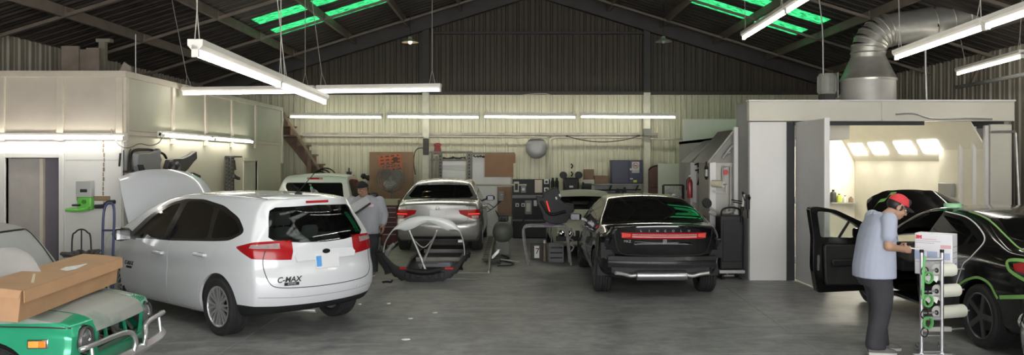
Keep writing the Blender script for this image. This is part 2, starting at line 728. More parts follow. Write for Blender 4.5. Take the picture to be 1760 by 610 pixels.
# girts, columns, conduits on the back wall
yb = YB - .05
struct(MB().bx(XL, XR, yb - .1, yb, ZS - .05, ZS + .04), 'trim_1', m_framed, bevel=.005)
struct(MB().bx(-2.2, 3.55, yb - .1, yb, 5.4, 5.46), 'trim_2', m_framed, bevel=.005)
struct(MB().bx(-5.6, 3.9, yb - .09, yb, 2.69, 2.76), 'trim_3', mat('girt_paint', (.4, .38, .31), .6, var=.3), bevel=.005)
for x in (-2.3, 3.6):
    mb = MB().bx(x - .09, x + .09, yb - .17, yb - .15, 0, ZS).bx(x - .09, x + .09, yb - .03, yb - .01, 0, ZS).bx(x - .015, x + .015, yb - .15, yb - .03, 0, ZS)
    struct(mb, 'column_steel', mat('column_paint', (.6, .585, .47), .5, var=.2))
    mb = MB().bx(x - .09, x + .09, yb - .17, yb - .15, ZS, roof_z(x) - .1).bx(x - .09, x + .09, yb - .03, yb - .01, ZS, roof_z(x) - .1).bx(x - .015, x + .015, yb - .15, yb - .03, ZS, roof_z(x) - .1)
    struct(mb, 'column_steel', m_framed)

# ================================================================ office block on the left, with its loft
OX, OY, OYE, OZ = -5.65, 11.85, 19.9, 3.29
dz, dx0, dx1 = 2.05, -7.36, -6.58
mb = MB()
mb.bx(XL + .05, dx0, OY, OY + .1, 0, OZ).bx(dx1, OX, OY, OY + .1, 0, OZ).bx(dx0, dx1, OY, OY + .1, dz, OZ)
struct(mb, 'wall_front_office', m_white)
d0, d1 = 17.15, 18.05
mb = MB().bx(OX - .1, OX, OY + .1, d0, 0, OZ).bx(OX - .1, OX, d1, OYE, 0, OZ).bx(OX - .1, OX, d0, d1, 2.0, OZ)
struct(mb, 'wall_side_office', mat('office_side_paint', (.6, .575, .45), .6, var=.1, scale=1.4, dirt=(.6, .56, .43), dirt_amt=.5))
struct(MB().bx(XL + .05, OX - .1, OYE - .1, OYE, 0, OZ), 'wall_back_office', m_white)
struct(MB().bx(XL + .05, OX - .1, OY + .1, OYE - .1, OZ - .12, OZ - .02), 'ceiling_office', m_wood)
# upper hardboard panels, cap rail and battens
mb = MB()
for a, c in ((XL + .06, -7.44), (-7.36, -6.6), (-6.5, OX - .1)):
    mb.bx(a, c, OY - .025, OY - .003, 2.42, OZ - .07)
struct(mb, 'trim_4', m_office, bevel=.003)
mb = MB().bx(XL + .06, OX + .06, OY - .07, OY - .003, OZ - .07, OZ + .02)
for x in (-7.4, -6.55, OX - .04):
    mb.bx(x - .05, x + .05, OY - .06, OY - .003, 2.3, OZ - .07)
mb.bx(XL + .06, OX + .06, OY - .045, OY - .003, 2.36, 2.42)
struct(mb, 'trim_5', m_officeb, bevel=.004)
mb = MB()
ys = [OY + .02, 13.5, 14.95, 16.35, 17.85, OYE]
for a, c in zip(ys[:-1], ys[1:]):
    mb.bx(OX + .003, OX + .022, a + .06, c - .06, 2.45, OZ - .07)
struct(mb, 'trim_6', mat('office_side_panel', (.53, .52, .40), .6, var=.12, scale=1.2), bevel=.003)
mb = MB().bx(OX + .003, OX + .06, OY - .003, OYE, OZ - .07, OZ + .02).bx(OX + .003, OX + .035, OY, OYE, 2.38, 2.44)
for y in ys:
    mb.bx(OX + .003, OX + .05, y - .05, y + .05, 2.28 if y < 19 else 1.95, OZ - .07)
struct(mb, 'trim_7', m_officeb, bevel=.004)
# the front doorway with its half-open sliding leaf
root = tag(MB().bx(dx0 - .07, dx0, OY - .03, OY + .12, 0, dz + .07).bx(dx1, dx1 + .07, OY - .03, OY + .12, 0, dz + .07).bx(dx0, dx1, OY - .03, OY + .12, dz, dz + .07).build('door_1', m_white, bevel=.004), kind='structure')
leaf = MB().bx(dx0 + .01, dx0 + .47, OY + .04, OY + .08, .02, dz - .01).build('leaf', mat('door_grey', (.42, .39, .36), .5), root)
MB().bx(dx0 + .52, dx1 - .01, OY + .085, OY + .098, .02, dz - .01).build('gap_panel', mat('gap_dusk_purple', (.16, .145, .17), .5), root)  # panel added for the dim doorway gap, which would render black
MB().bx(dx0 + .47, dx0 + .52, OY + .03, OY + .09, .02, dz - .01).build('leaf_edge', m_officeb, leaf)
struct(MB().bx(dx1 + .1, OX - .02, OY - .02, OY - .003, .05, 2.0).bx(dx1 + .1, OX - .02, OY - .02, OY - .003, 2.02, 2.34), 'trim_8', m_white, bevel=.002)
# torn seam in the front board
mb = MB()
for i in range(16):
    z = 1.32 + .07 * i
    mb.box((-5.93 + rnd.uniform(-.008, .008), OY - .022, z), (.012 + rnd.uniform(0, .016), .004, .06))
struct(mb, 'trim_9', mat('torn_seam', (.25, .19, .13), .8))
root = tag(MB().bx(OX - .08, OX + .02, d0 - .05, d0, 0, 2.05).bx(OX - .08, OX + .02, d1, d1 + .05, 0, 2.05).bx(OX - .08, OX + .03, d0 - .05, d1 + .05, 2.0, 2.07).build('door_2', m_officeb, bevel=.004), kind='structure')
MB().bx(OX - .07, OX - .03, d0, d1, .01, 2.0).build('leaf', mat('door_cream', (.6, .58, .47), .5), root)

# ================================================================ fluorescent lamps
m_tube = emission('tube_lit', (1.0, .96, .86), TUBE)
WARM = (1, .93, .8)


def tube_light(label, p0, p1, hang=(), wall=None, group='fluorescent strip lights', lift=.0, up=(0, 0, 1), reflector=True):
    """strip fixture with one long tube under (or in front of) an enamelled channel"""
    p0, p1 = Vector(p0), Vector(p1)
    mid = (p0 + p1) / 2
    t = thing('fluorescent_light', label, 'light fixture', mid, 0, group)
    a, b, d = frame_of(p1 - p0, up)      # b is 'up' of the lamp
    up = b if b.dot(Vector(up)) > 0 else -b
    ch = p0 + up * .075, p1 + up * .075
    c = MB()
    sd = d.cross(up)
    prof = [(-.055, .03), (.055, .03), (.055, -.015), (.03, -.045), (-.03, -.045), (-.055, -.015)]
    c.loft([[q + sd * u + up * v for u, v in prof] for q in ch])
    ob = c.build('channel', m_fix, t, bevel=.003)
    for q, s in ((p0, 1), (p1, -1)):
        MB().box(q + up * .02 + d * (s * .012), (.05, .024, .09), Matrix((sd, d, up)).transposed()).build('lamp_holder', m_fix, t)
    MB().cap(p0 + d * .045, .02, p1 - d * .045, .02, 12).build('tube', m_tube, t)
    for q, top in hang:
        h = MB()
        q = Vector(q)
        top = Vector(top)
        k = q + up * .1
        j = k.lerp(top, min(.3, .22 / max(.01, (top - k).length)))
        h.tube([k + d * .05, j], .004, 5).tube([k - d * .05, j], .004, 5)
        h.tube([j, top], .005, 5)
        h.build('hanging_wire', m_rope, t)
    return t


def hung(px0, py0, Y0, px1, py1, Y1):
    return P(px0, py0, Y0), P(px1, py1, Y1)


def up_to_roof(p, dx=0):
    return Vector((p.x + dx, p.y, roof_z(p.x + dx) - .05))


# left: pair running away from the camera
a, c = P(335, 92, 5.86), P(558, 172, 10.76)
c.z = a.z
mid = a.lerp(c, .498)
tube_light('nearer strip light of the slanting pair above the white hatchback, at upper left', a, mid, [(a + (c - a) * .01, up_to_roof(a))])
tube_light('farther strip light of the slanting pair above the white hatchback', a.lerp(c, .505), c, [(a.lerp(c, .515), up_to_roof(a.lerp(c, .51), .02)), (a.lerp(c, .56), up_to_roof(a.lerp(c, .51), -.25))])
# left: pair hung across the room
a, c = P(314, 161, 13.7), P(758, 155, 12.95)
for i, (u, v, lb) in enumerate(((0, .525, 'left strip light of the level pair hung in front of the office wall'), (.535, 1, 'right strip light of the level pair, its end below the lit pendant lamp'))):
    p, q = a.lerp(c, u), a.lerp(c, v)
    tube_light(lb, p, q, [(p.lerp(q, .05), up_to_roof(p.lerp(q, .05), -.3)), (p.lerp(q, .93), up_to_roof(p.lerp(q, .93)))])
# back row of four
names = ['leftmost of four strip lights in a row by the back wall', 'second from left of four strip lights in a row by the back wall',
         'third from left of four strip lights in a row, above the wall disc', 'rightmost of four strip lights in a row, above the dark blue cabinet']
for (u, v), lb in zip(((498, 657), (665, 824), (831, 990), (997, 1162)), names):
    p, q = P(u, 201, 21), P(v, 202, 21)
    k = []
    for t in (.03, .97):
        o = p.lerp(q, t)
        k.append((o, o + Vector((.05 if t > .5 else -.05, .55, .55))))
    tube_light(lb, p, q, k)
# on the office walls
z4 = P(100, 236, 11.75).z
tube_light('long lit strip light on the office front wall above the sliding door', (-7.95, 11.74, z4), P(214, 237, 11.74), up=(0, 1, .25))
z5 = 2.41
tube_light('strip light on the office side wall, the one nearer the corner', (OX + .12, 12.9, z5), (OX + .12, 15.08, z5), up=(-1, 0, .3))
tube_light('strip light on the office side wall, the one farther from the corner', (OX + .12, 15.14, z5), (OX + .12, 17.35, z5), up=(-1, 0, .3))
# right
a, c = P(1278, 66, 13.5), P(1278, 66, 13.5)
a = P(1278, 66, 13.5)
c = P(1352, 20, 11.1)
c.z = a.z
tube_light('strip light high on the right in front of the green skylight', a, c, [(a.lerp(c, .05), up_to_roof(a)), (a.lerp(c, .9), up_to_roof(c))])
e = c + (c - a)
tube_light('strip light cut by the top edge of the picture', c.lerp(e, .02), e, [(e.lerp(c, .1), up_to_roof(e))])
a, c = P(1540, 100, 10.75), P(1692, 49, 8.31)
c.z = a.z
tube_light('strip light in front of the round metal duct', a, c, [(a.lerp(c, .06), up_to_roof(a)), (a.lerp(c, .95), up_to_roof(c, .1))])
e = c + (c - a)
tube_light('strip light at the upper right corner, cut by the right edge of the picture', c.lerp(e, .02), e, [(e.lerp(c, .1), up_to_roof(e))])
a, c = P(1646, 127, 14.6), P(1758, 98, 12.16)
c.z = a.z
tube_light('strip light over the right end of the spray booth roof, with a pull cord', a, c, [(a.lerp(c, .15), up_to_roof(a)), (a.lerp(c, .95), up_to_roof(c))])


# pendant lamps
def pendant(label, p, lit, top):
    t = thing('pendant_lamp', label, 'lamp', p, 0, 'pendant lamps under the gable')
    MB().lathe([(.03, .14), (.05, .13), (.06, .08), (.2, .012), (.205, 0), (.197, 0), (.19, .012), (.055, .07), (.03, .11)], p, n=28).build('shade', mat('pendant_enamel', (.3, .29, .26), .4), t)
    MB().sph(p + Vector((0, 0, .02)), (.045, .045, .06)).build('bulb', emission('bulb_lit', (1, .7, .32), 14) if lit else mat('bulb_glass', (.55, .53, .48), .2), t)
    MB().cyl(p + Vector((0, 0, .13)), top, .008, n=6).build('cord', m_wire, t)


p = P(705, 73, 19.6)
pendant('small lit pendant lamp with a warm bulb, high under the roof', p, True, up_to_roof(p))
p = P(1140, 72, 19.6)
pendant('unlit pendant lamp with a flat cone shade, high right under the roof', p, False, up_to_roof(p))
# ================================================================ car bodies
def interp(tab, x):
    xs = [p[0] for p in tab]
    return np.interp(x, xs, [p[1] for p in tab])


def smooth_interp(tab, x):
    """monotone cubic through a table (Fritsch-Carlson)"""
    xs = np.array([p[0] for p in tab], float)
    ys = np.array([p[1] for p in tab], float)
    h = np.diff(xs)
    d = np.diff(ys) / h
    m = np.zeros_like(ys)
    m[1:-1] = np.where(d[:-1] * d[1:] <= 0, 0, 2 * d[:-1] * d[1:] / np.where(d[:-1] + d[1:] == 0, 1, d[:-1] + d[1:]))
    m[0], m[-1] = d[0], d[-1]
    x = np.clip(np.asarray(x, float), xs[0], xs[-1])
    i = np.clip(np.searchsorted(xs, x, side='right') - 1, 0, len(h) - 1)
    t = (x - xs[i]) / h[i]
    return (ys[i] * (1 + 2 * t) * (1 - t) ** 2 + m[i] * h[i] * t * (1 - t) ** 2 + ys[i + 1] * t * t * (3 - 2 * t) + m[i + 1] * h[i] * t * t * (t - 1))


def car_shell(top, bottom, rear, front, half, belt, roofz, sec_low, tumble, plan, crown=.03, bulge_r=.12, bulge_f=.2, nu=110, nv=30, nw=34, smooth=2, plan_up=None, deckcrown=None):
    """closed car body: side outline from four edge curves (top, bottom, rear, front), width from plan and section tables"""
    x0t, x1t = top[0][0], top[-1][0]
    x0b, x1b = bottom[0][0], bottom[-1][0]

    def T(u):
        x = x0t + (x1t - x0t) * u
        return x, smooth_interp(top, x)

    def B(u):
        x = x0b + (x1b - x0b) * u
        return x, smooth_interp(bottom, x)

    def E(tab, w):                       # tab = [(z, x)], by height
        z = tab[0][0] + (tab[-1][0] - tab[0][0]) * w
        return smooth_interp(tab, z), z

    idx = {}
    keys = []

    def vid(i, j, k):
        if (i, j, k) not in idx:
            idx[(i, j, k)] = len(keys)
            keys.append((i, j, k))
        return idx[(i, j, k)]

    faces = []
    for k in (0, nw):
        for i in range(nu):
            for j in range(nv):
                q = [vid(i, j, k), vid(i + 1, j, k), vid(i + 1, j + 1, k), vid(i, j + 1, k)]
                faces.append(q if k else q[::-1])
    for j in (0, nv):
        for i in range(nu):
            for k in range(nw):
                q = [vid(i, j, k), vid(i + 1, j, k), vid(i + 1, j, k + 1), vid(i, j, k + 1)]
                faces.append(q if not j else q[::-1])
    for i in (0, nu):
        for j in range(nv):
            for k in range(nw):
                q = [vid(i, j, k), vid(i, j + 1, k), vid(i, j + 1, k + 1), vid(i, j, k + 1)]
                faces.append(q[::-1] if not i else q)
    K = np.array(keys, float)
    u, v, w = K[:, 0] / nu, K[:, 1] / nv * 2 - 1, K[:, 2] / nw
    tx, tz = T(u)
    bx_, bz = B(u)
    rx, rz = E(rear, w)
    fx, fz = E(front, w)
    c00 = (bottom[0][0], bottom[0][1])
    c10 = (bottom[-1][0], bottom[-1][1])
    c01 = (top[0][0], top[0][1])
    c11 = (top[-1][0], top[-1][1])

    def coons(b_, t_, r_, f_, ax):
        return (1 - w) * b_ + w * t_ + (1 - u) * r_ + u * f_ - ((1 - u) * (1 - w) * c00[ax] + u * (1 - w) * c10[ax] + (1 - u) * w * c01[ax] + u * w * c11[ax])

    x = coons(bx_, tx, rx, fx, 0)
    z = coons(bz, tz, rz, fz, 1)
    zb = smooth_interp(bottom, x)
    bl = smooth_interp(belt, x)
    t = np.clip((z - zb) / (bl - zb), 0, 1)
    low = smooth_interp(sec_low, t)
    up = np.clip((z - bl) / (roofz - bl), 0, 1)
    edge = sec_low[-1][1]
    s = np.where(z <= bl, low, edge + (tumble - edge) * up ** 1.15)
    pl = smooth_interp(plan, x)
    if plan_up:
        pl = pl * (1 + (smooth_interp(plan_up, x) - 1) * up)
    y = v * half * s * pl
    dc = crown if deckcrown is None else np.where(z > bl + .05, crown, deckcrown)
    z = z + dc * (1 - v ** 2) * w ** 8 - dc * .3 * w ** 8
    x = x + bulge_r * np.abs(v) ** 2.6 * (1 - u) ** 10 - bulge_f * np.abs(v) ** 2.6 * u ** 10
    V = np.stack([x, y, z], 1)
    E_ = set()
    for f in faces:
        for a, b in zip(f, f[1:] + f[:1]):
            E_.add((min(a, b), max(a, b)))
    E_ = np.array(list(E_))
    deg = np.bincount(E_.ravel(), minlength=len(V)).astype(float)
    for _ in range(smooth):
        S = np.zeros_like(V)
        np.add.at(S, E_[:, 0], V[E_[:, 1]])
        np.add.at(S, E_[:, 1], V[E_[:, 0]])
        V = V * .4 + .6 * S / deg[:, None]
    me = bpy.data.meshes.new('shell')
    me.from_pydata(V.tolist(), [], [tuple(f) for f in faces])
    bm = bmesh.new()
    bm.from_mesh(me)
    bmesh.ops.recalc_face_normals(bm, faces=bm.faces)
    bm.to_mesh(me)
    bm.free()
    me.polygons.foreach_set('use_smooth', [True] * len(me.polygons))
    return me


def inset_poly(p, d):
    """polygon moved inwards by d"""
    n = len(p)
    A = sum(p[i][0] * p[(i + 1) % n][1] - p[(i + 1) % n][0] * p[i][1] for i in range(n))
    sg = 1 if A > 0 else -1
    out = []
    for i in range(n):
        a, b, c = Vector(p[i - 1]), Vector(p[i]), Vector(p[(i + 1) % n])
        e, f = (b - a).normalized(), (c - b).normalized()
        n1, n2 = Vector((-e.y, e.x)) * sg, Vector((-f.y, f.x)) * sg
        k = (n1 + n2)
        k = k / max(.35, k.length_squared / 2) * 1 if k.length > 1e-6 else n1
        out.append(tuple(b + k * d))
    return out


def rpoly(p, n=5, r=None):
    """round a polygon's corners"""
    out = []
    m = len(p)
    for i in range(m):
        a, b, c = Vector(p[i - 1]), Vector(p[i]), Vector(p[(i + 1) % m])
        d = min((a - b).length, (c - b).length) * .45
        if r:
            d = min(d, r)
        q0, q1 = b + (a - b).normalized() * d, b + (c - b).normalized() * d
        for k in range(n + 1):
            t = k / n
            out.append(tuple(q0 * (1 - t) ** 2 + b * 2 * t * (1 - t) + q1 * t * t))
    return out


def side_prism(poly, y0, y1):
    """prism of an (x, z) polygon between y0 and y1"""
    return MB().prism([(x, y0, z) for x, z in poly], (0, y1 - y0, 0)).mesh()


def end_prism(poly, x0, x1):
    return MB().prism([(x0, y, z) for y, z in poly], (x1 - x0, 0, 0)).mesh()


def top_prism(poly, z0, z1):
    return MB().prism([(x, y, z0) for x, y in poly], (0, 0, z1 - z0)).mesh()


def thickness(me, t, off=-1):
    return evaluated(me, [('SOLIDIFY', dict(thickness=t, offset=off, use_even_offset=True, material_offset=0))])


class Car:
    """a body carved into panels, panes and lamps that all lie flush in one shell"""

    def __init__(s, root, shell, paint, th=.03, inner=None):
        s.root, s.paint = root, paint
        s.outer = shell
        o = shell.copy()
        o.materials.clear()
        o.materials.append(paint)
        o.materials.append(inner or m_cabin)
        s.hollow = evaluated(o, [('SOLIDIFY', dict(thickness=th, offset=-1, use_even_offset=False, material_offset=1))])
        s.thin = None
        s.body = s.hollow
        s.bvh = None

    def ray(s, o, d):
        if s.bvh is None:
            from mathutils.bvhtree import BVHTree
            bm = bmesh.new()
            bm.from_mesh(s.outer)
            s.bvh = BVHTree.FromBMesh(bm)
            bm.free()
        r = s.bvh.ray_cast(Vector(o), Vector(d).normalized())
        return r[0], r[1]

    def cut(s, pr):
        s.body = boolean(s.body, pr)

    def cutter_mats(s, pr):
        return pr

    def piece(s, name, pr, m, cut=None, parent=None, th=None, sub=(), angle=38):
        """the part of the shell inside pr, as its own part; the body loses it"""
        src = s.hollow if th is None else thickness(s.outer, th)
        me = boolean(src, pr, 'INTERSECT')
        for q in sub:
            me = boolean(me, q)
        s.body = boolean(s.body, cut or pr)
        mats = m if isinstance(m, (list, tuple)) else [m]
        me.materials.clear()
        if len(mats) == 1:
            me.polygons.foreach_set('material_index', [0] * len(me.polygons))
        finish(me, angle)
        return link(name, me, mats, parent or s.root, local=True)

    def finish_body(s, name='body'):
        finish(s.body, 38)
        me = s.body.copy()
        me.materials.clear()
        return link(name, me, [s.paint, m_cabin], s.root, local=True)

    def ribbon(s, name, pts, origin_dir, width, m, off=.002, parent=None, n=6, th=.003, closed=False):
        """a strip laid along the outer skin; pts are 3-D points cast along origin_dir"""
        d = Vector(origin_dir).normalized()
        hits = []
        for p in cr(pts, n, closed) if len(pts) > 2 else [Vector(pts[0]).lerp(Vector(pts[1]), i / n) for i in range(n + 1)]:
            h, nn = s.ray(p - d * 4, d)
            if h is not None:
                hits.append((h, nn))
        mb = MB()
        rows = []
        k = len(hits)
        for i, (h, nn) in enumerate(hits):
            t = (hits[min(k - 1, i + 1)][0] - hits[max(0, i - 1)][0])
            if t.length < 1e-7:
                continue
            sd = nn.cross(t.normalized()).normalized() * (width / 2)
            rows.append([h - sd + nn * off, h + sd + nn * off, h + sd + nn * (off + th), h - sd + nn * (off + th)])
        if len(rows) < 2:
            return None
        mb.loft(rows)
        return mb.build(name, m, parent or s.root, local=True)

    def stick(s, p, d, lift=0):
        """matrix that seats a flat thing on the skin: x along text, z out of the skin"""
        h, n = s.ray(Vector(p) - Vector(d) * 4, d)
        if h is None:
            h, n = Vector(p), -Vector(d)
        up = Vector((0, 0, 1))
        x = up.cross(n).normalized()
        y = n.cross(x)
        M = Matrix((x, y, n)).transposed().to_4x4()
        return Matrix.Translation(h + n * lift) @ M


m_cabin = mat('car_interior_grey', (.09, .09, .092), .8)
m_seat = mat('seat_cloth_grey', (.34, .33, .32), .85)
m_seatk = mat('seat_cloth_black', (.025, .025, .027), .8)
m_alloy = mat('wheel_alloy', (.72, .73, .75), .35, metal=.85, var=.05)
m_darkalloy = mat('wheel_alloy_dark', (.1, .1, .105), .35, metal=.8, var=.1)
m_red = mat('lamp_red', (.36, .008, .012), .2, coat=.15, spec=.3, var=.1)
m_clear = mat('lamp_clear', (.55, .42, .42), .1, metal=.35, coat=.6, var=.2, scale=20)
m_amber = mat('lamp_amber', (.85, .28, .03), .2, coat=.5, var=.1)
m_plate = mat('number_plate', (.75, .76, .78), .45, var=.05)
G_TINT = glass('car_glass_tinted', (.3, .32, .32), .2)
G_DARK = glass('car_glass_dark', (.035, .037, .037), .35)
G_CLEAR = glass('car_glass_clear', (.86, .89, .87), .04)


def wheel(root, c, r, wd, rimr, side, style='multi', m_rim=None, tire=None, spokes=10, steer=0, name='wheel'):
    """tyre with tread grooves, and an alloy rim as its sub-part; side=+1 for the left of the car"""
    c = Vector(c)
    m_rim = m_rim or m_alloy
    ax = Matrix.Rotation(steer, 3, 'Z') @ Vector((0, side, 0))
    hw = wd / 2
    t = MB()
    pr = [(rimr - .01, -hw + .02), (rimr + .01, -hw), (r * .9, -hw - .005), (r * .975, -hw + .012)]
    g = 4
    for i in range(g + 1):
        a = -hw + .022 + (wd - .044) * i / (g + 1)
        b_ = -hw + .022 + (wd - .044) * (i + 1) / (g + 1)
        pr += [(r - .012, a), (r, a + .007), (r, b_ - .007), (r - .012, b_)]
    pr += [(r * .975, hw - .012), (r * .9, hw + .005), (rimr + .01, hw), (rimr - .01, hw - .02)]
    t.lathe(pr, c, ax, 48, closed=True)
    tire_o = t.build(name, tire or m_rubber, root, local=True, angle=30)
    m = MB()
    m.lathe([(rimr - .004, -hw + .02), (rimr, -hw + .01), (rimr, hw - .004), (rimr - .012, hw), (rimr - .022, hw - .012), (rimr - .026, -hw + .03)], c, ax, 48, closed=True)
    a, b, d = frame_of(ax)
    fc = c + d * (hw - .03)
    m.lathe([(.0001, .012), (.045, .012), (.05, 0), (.055, -.03), (.0001, -.03)], fc, d, 24)
    for i in range(spokes):
        w0 = 2 * math.pi * i / spokes
        if style == 'double':
            for dw in (-.11, .11):
                e0 = a * math.cos(w0 + dw * .9) + b * math.sin(w0 + dw * .9)
                e1 = a * math.cos(w0 + dw * 1.5) + b * math.sin(w0 + dw * 1.5)
                m.beam(fc + e0 * .04, fc + e1 * (rimr - .012) + d * .012, .024, .022, d)
        else:
            e0 = a * math.cos(w0) + b * math.sin(w0)
            m.beam(fc + e0 * .04, fc + e0 * (rimr - .012) + d * .014, (.03 if style == 'multi' else .055), .02, d)
    m.build('rim', m_rim, tire_o, local=True)
    k = MB().cyl(c - d * .02, c + d * (hw - .075), rimr * .62, n=28)
    k.build('brake_disc', m_dark, tire_o, local=True)
    return tire_o


def V_(*a):
    return Vector(a)


def seat(root, x, y, w=.5, zf=.32, m=None, h=.62, name='seat'):
    """car seat facing +x"""
    m = m or m_seat
    cush = MB().loft([[Vector((x - .26 + dx, y + s_ * w / 2 * k, zf + z)) for s_, z in ((-1, 0), (-1.02, .16), (-.6, .2), (0, .18), (.6, .2), (1.02, .16), (1, 0))] for dx, k in ((0, .85), (.05, .98), (.42, 1), (.5, .9))]).build(name, m, root, local=True, angle=60)
    b = MB().loft([[Vector((x - .22 - .28 * t + d_ * .5, y + s_ * w / 2 * k, zf + .16 + h * t)) for s_, d_ in ((-1, .08), (-.7, .16), (0, .1), (.7, .16), (1, .08), (.9, -.12), (-.9, -.12))] for t, k in ((0, .9), (.15, 1), (.6, 1), (.9, .86), (1, .7))])
    b.build('backrest', m, cush, local=True, angle=60)
    b = MB().loft([[V_(x - .52 + a_ * .05, y + c_ * .13 * k, zf + h + .29 + e_ * .09) for a_, c_ in ((-1, -.9), (1, -1), (1, 1), (-1, .9))] for e_, k in ((-1, .85), (-.7, 1), (.6, 1), (1, .8))])
    b.cyl((x - .51, y - .05, zf + h + .1), (x - .515, y - .05, zf + h + .24), .008).cyl((x - .51, y + .05, zf + h + .1), (x - .515, y + .05, zf + h + .24), .008)
    b.build('headrest', m, cush, local=True, angle=60)
    return cush


def rect(x0, x1, z0, z1):
    return [(x0, z0), (x1, z0), (x1, z1), (x0, z1)]
# ================================================================ white hatchback
m_cwhite = mat('car_paint_white', (.66, .68, .71), .22, coat=.8, var=.015)
m_clad = mat('bumper_black_plastic', (.013, .0135, .015), .6, spec=.3)
m_seam = mat('panel_gap', (.03, .03, .03), .7)


def make_hatchback():
    ang = R(139.5)
    t = thing('hatchback_car', 'white hatchback with its bonnet propped up, parked behind the green car', 'car', (-2.80, 10.0, 0), ang)
    top = [(-.68, 1.555), (-.3, 1.585), (.3, 1.60), (.95, 1.598), (1.5, 1.545), (1.95, 1.415), (2.35, 1.235), (2.75, 1.075), (3.1, 1.0), (3.35, .92), (3.5, .8)]
    bottom = [(-.78, .3), (-.3, .23), (.5, .2), (2.2, .2), (3.2, .22), (3.5, .3)]
    rear = [(.3, -.78), (.4, -.85), (.55, -.9), (.7, -.895), (.8, -.86), (.95, -.845), (1.1, -.815), (1.25, -.755), (1.4, -.69), (1.555, -.68)]
    front = [(.3, 3.5), (.45, 3.56), (.65, 3.57), (.8, 3.5)]
    sh = car_shell(top, bottom, rear, front, .915, [(-.9, 1.13), (-.3, 1.07), (.6, 1.0), (1.8, .955), (2.6, .93), (3.5, .86)], 1.6,
                   [(0, .9), (.12, .96), (.3, .985), (.5, .99), (.68, .975), (.85, .985), (1, .955)], .685,
                   [(-.92, .915), (-.5, .965), (0, .99), (.8, 1), (2.3, 1), (2.9, .98), (3.3, .93), (3.6, .86)], crown=.035, bulge_r=.2, bulge_f=.35,
                   plan_up=[(-.9, .93), (0, .99), (1, 1), (3.5, 1)])
    c = Car(t, sh, m_cwhite, inner=mat('headliner_grey', (.42, .43, .42), .85))
    # wheel arches
    for x in (0, 2.65):
        c.cut(MB().cyl((x, -1.2, .335), (x, -.55, .335), .385, n=48).mesh())
        c.cut(MB().cyl((x, .55, .335), (x, 1.2, .335), .385, n=48).mesh())
    # engine bay under the raised bonnet
    hood = [(2.62, -.68), (3.38, -.56), (3.45, 0), (3.38, .56), (2.62, .68), (2.55, 0)]
    c.cut(top_prism(hood, .78, 1.4))
    # black lower bumper and sill line
    c.piece('bumper_skirt', end_prism([(-1.2, .1), (1.2, .1), (1.2, .42), (.6, .385), (0, .375), (-.6, .385), (-1.2, .42)], -1.2, -.375), m_clad, th=.034)
    # rear window, with a spoiler above it
    rw = [(-.60, 1.11), (-.3, 1.075), (0, 1.065), (.3, 1.075), (.60, 1.11), (.655, 1.15), (.56, 1.44), (.5, 1.475), (0, 1.49), (-.5, 1.475), (-.56, 1.44), (-.655, 1.15)]
    rwp = end_prism(rw, -1.1, -.35)
    c.piece('rear_window', rwp, glass('car_glass_grey', (.6, .64, .63), .1), th=.006)
    c.piece('windscreen', end_prism(rpoly([(-.66, 1.13), (.66, 1.13), (.55, 1.5), (-.55, 1.5)], 4, .06), 1.35, 2.7), G_CLEAR, th=.006)
    # side glass: one black band broken into three panes a side
    dlo = [(2.36, .985), (1.1, 1.02), (.1, 1.075), (-.2, 1.1), (-.43, 1.2), (-.2, 1.355), (.2, 1.475), (.7, 1.535), (1.15, 1.53), (1.52, 1.455), (1.95, 1.28)]
    pan = [[(2.17, 1.015), (1.36, 1.035), (1.22, 1.475), (1.42, 1.445), (1.75, 1.315)],
           [(1.2, 1.045), (.36, 1.085), (.3, 1.13), (.42, 1.46), (.72, 1.505), (1.08, 1.498)],
           [(.22, 1.1), (-.18, 1.14), (-.34, 1.205), (-.16, 1.32), (.28, 1.44)]]
    doors = [[(2.42, .27), (1.17, .25), (1.16, 1.0), (1.05, 1.53), (1.5, 1.475), (1.98, 1.29), (2.4, 1.02), (2.47, .8)],
             [(1.16, .25), (.52, .25), (.42, .4), (.36, .62), (.16, .85), (.02, 1.05), (-.02, 1.1), (.15, 1.3), (.45, 1.5), (1.04, 1.535), (1.15, 1.0)]]
    for sgn in (1, -1):
        y0, y1 = sgn * .42, sgn * 1.2
        whole = side_prism(rpoly(dlo, 4, .09), y0, y1)
        dp = []
        for k, d in enumerate(doors):
            d = rpoly(d, 4, .07)
            dp.append(c.piece('front_door' if k == 0 else 'rear_door', side_prism(inset_poly(d, .004), y0, y1), [m_cwhite, m_cabin], cut=side_prism(d, y0, y1), sub=[whole]))
        for p in pan:
            c.piece('side_window', side_prism(rpoly(p, 4, .05), y0, y1), G_CLEAR, th=.006, cut=side_prism([(9, 9), (9.1, 9), (9, 9.1)], y0, y1))
        me = boolean(thickness(sh, .02), whole, 'INTERSECT')
        for p in pan:
            me = boolean(me, side_prism(rpoly(p, 4, .05), y0, y1))
        finish(me)
        link('window_surround', me, m_gloss_black, t, local=True)
        c.cut(whole)
        for k, (hx, hz) in enumerate(((1.36, .86), (.34, .905))):
            M = c.stick((hx, 0, hz), (0, -sgn, 0), .0)
            dd = dp[k]
            MB().add(*_box(.24, .036, .03)[:2], M=M @ Matrix.Translation((0, 0, .034))).build('door_handle', m_cwhite, dd, local=True, bevel=.012, seg=3)
            for hm in (-.1, .1):
                MB().add(*_box(.02, .03, .034)[:2], M=M @ Matrix.Translation((hm, 0, .016))).build('handle_mount', m_cwhite, dd, local=True)
            MB().add(*_box(.13, .05, .004)[:2], M=M @ Matrix.Translation((0, 0, .002))).build('handle_recess', mat('painted_shadow_grey', (.3, .31, .33), .4), dd, local=True)  # flat grey plate painted as the shadow behind the handle
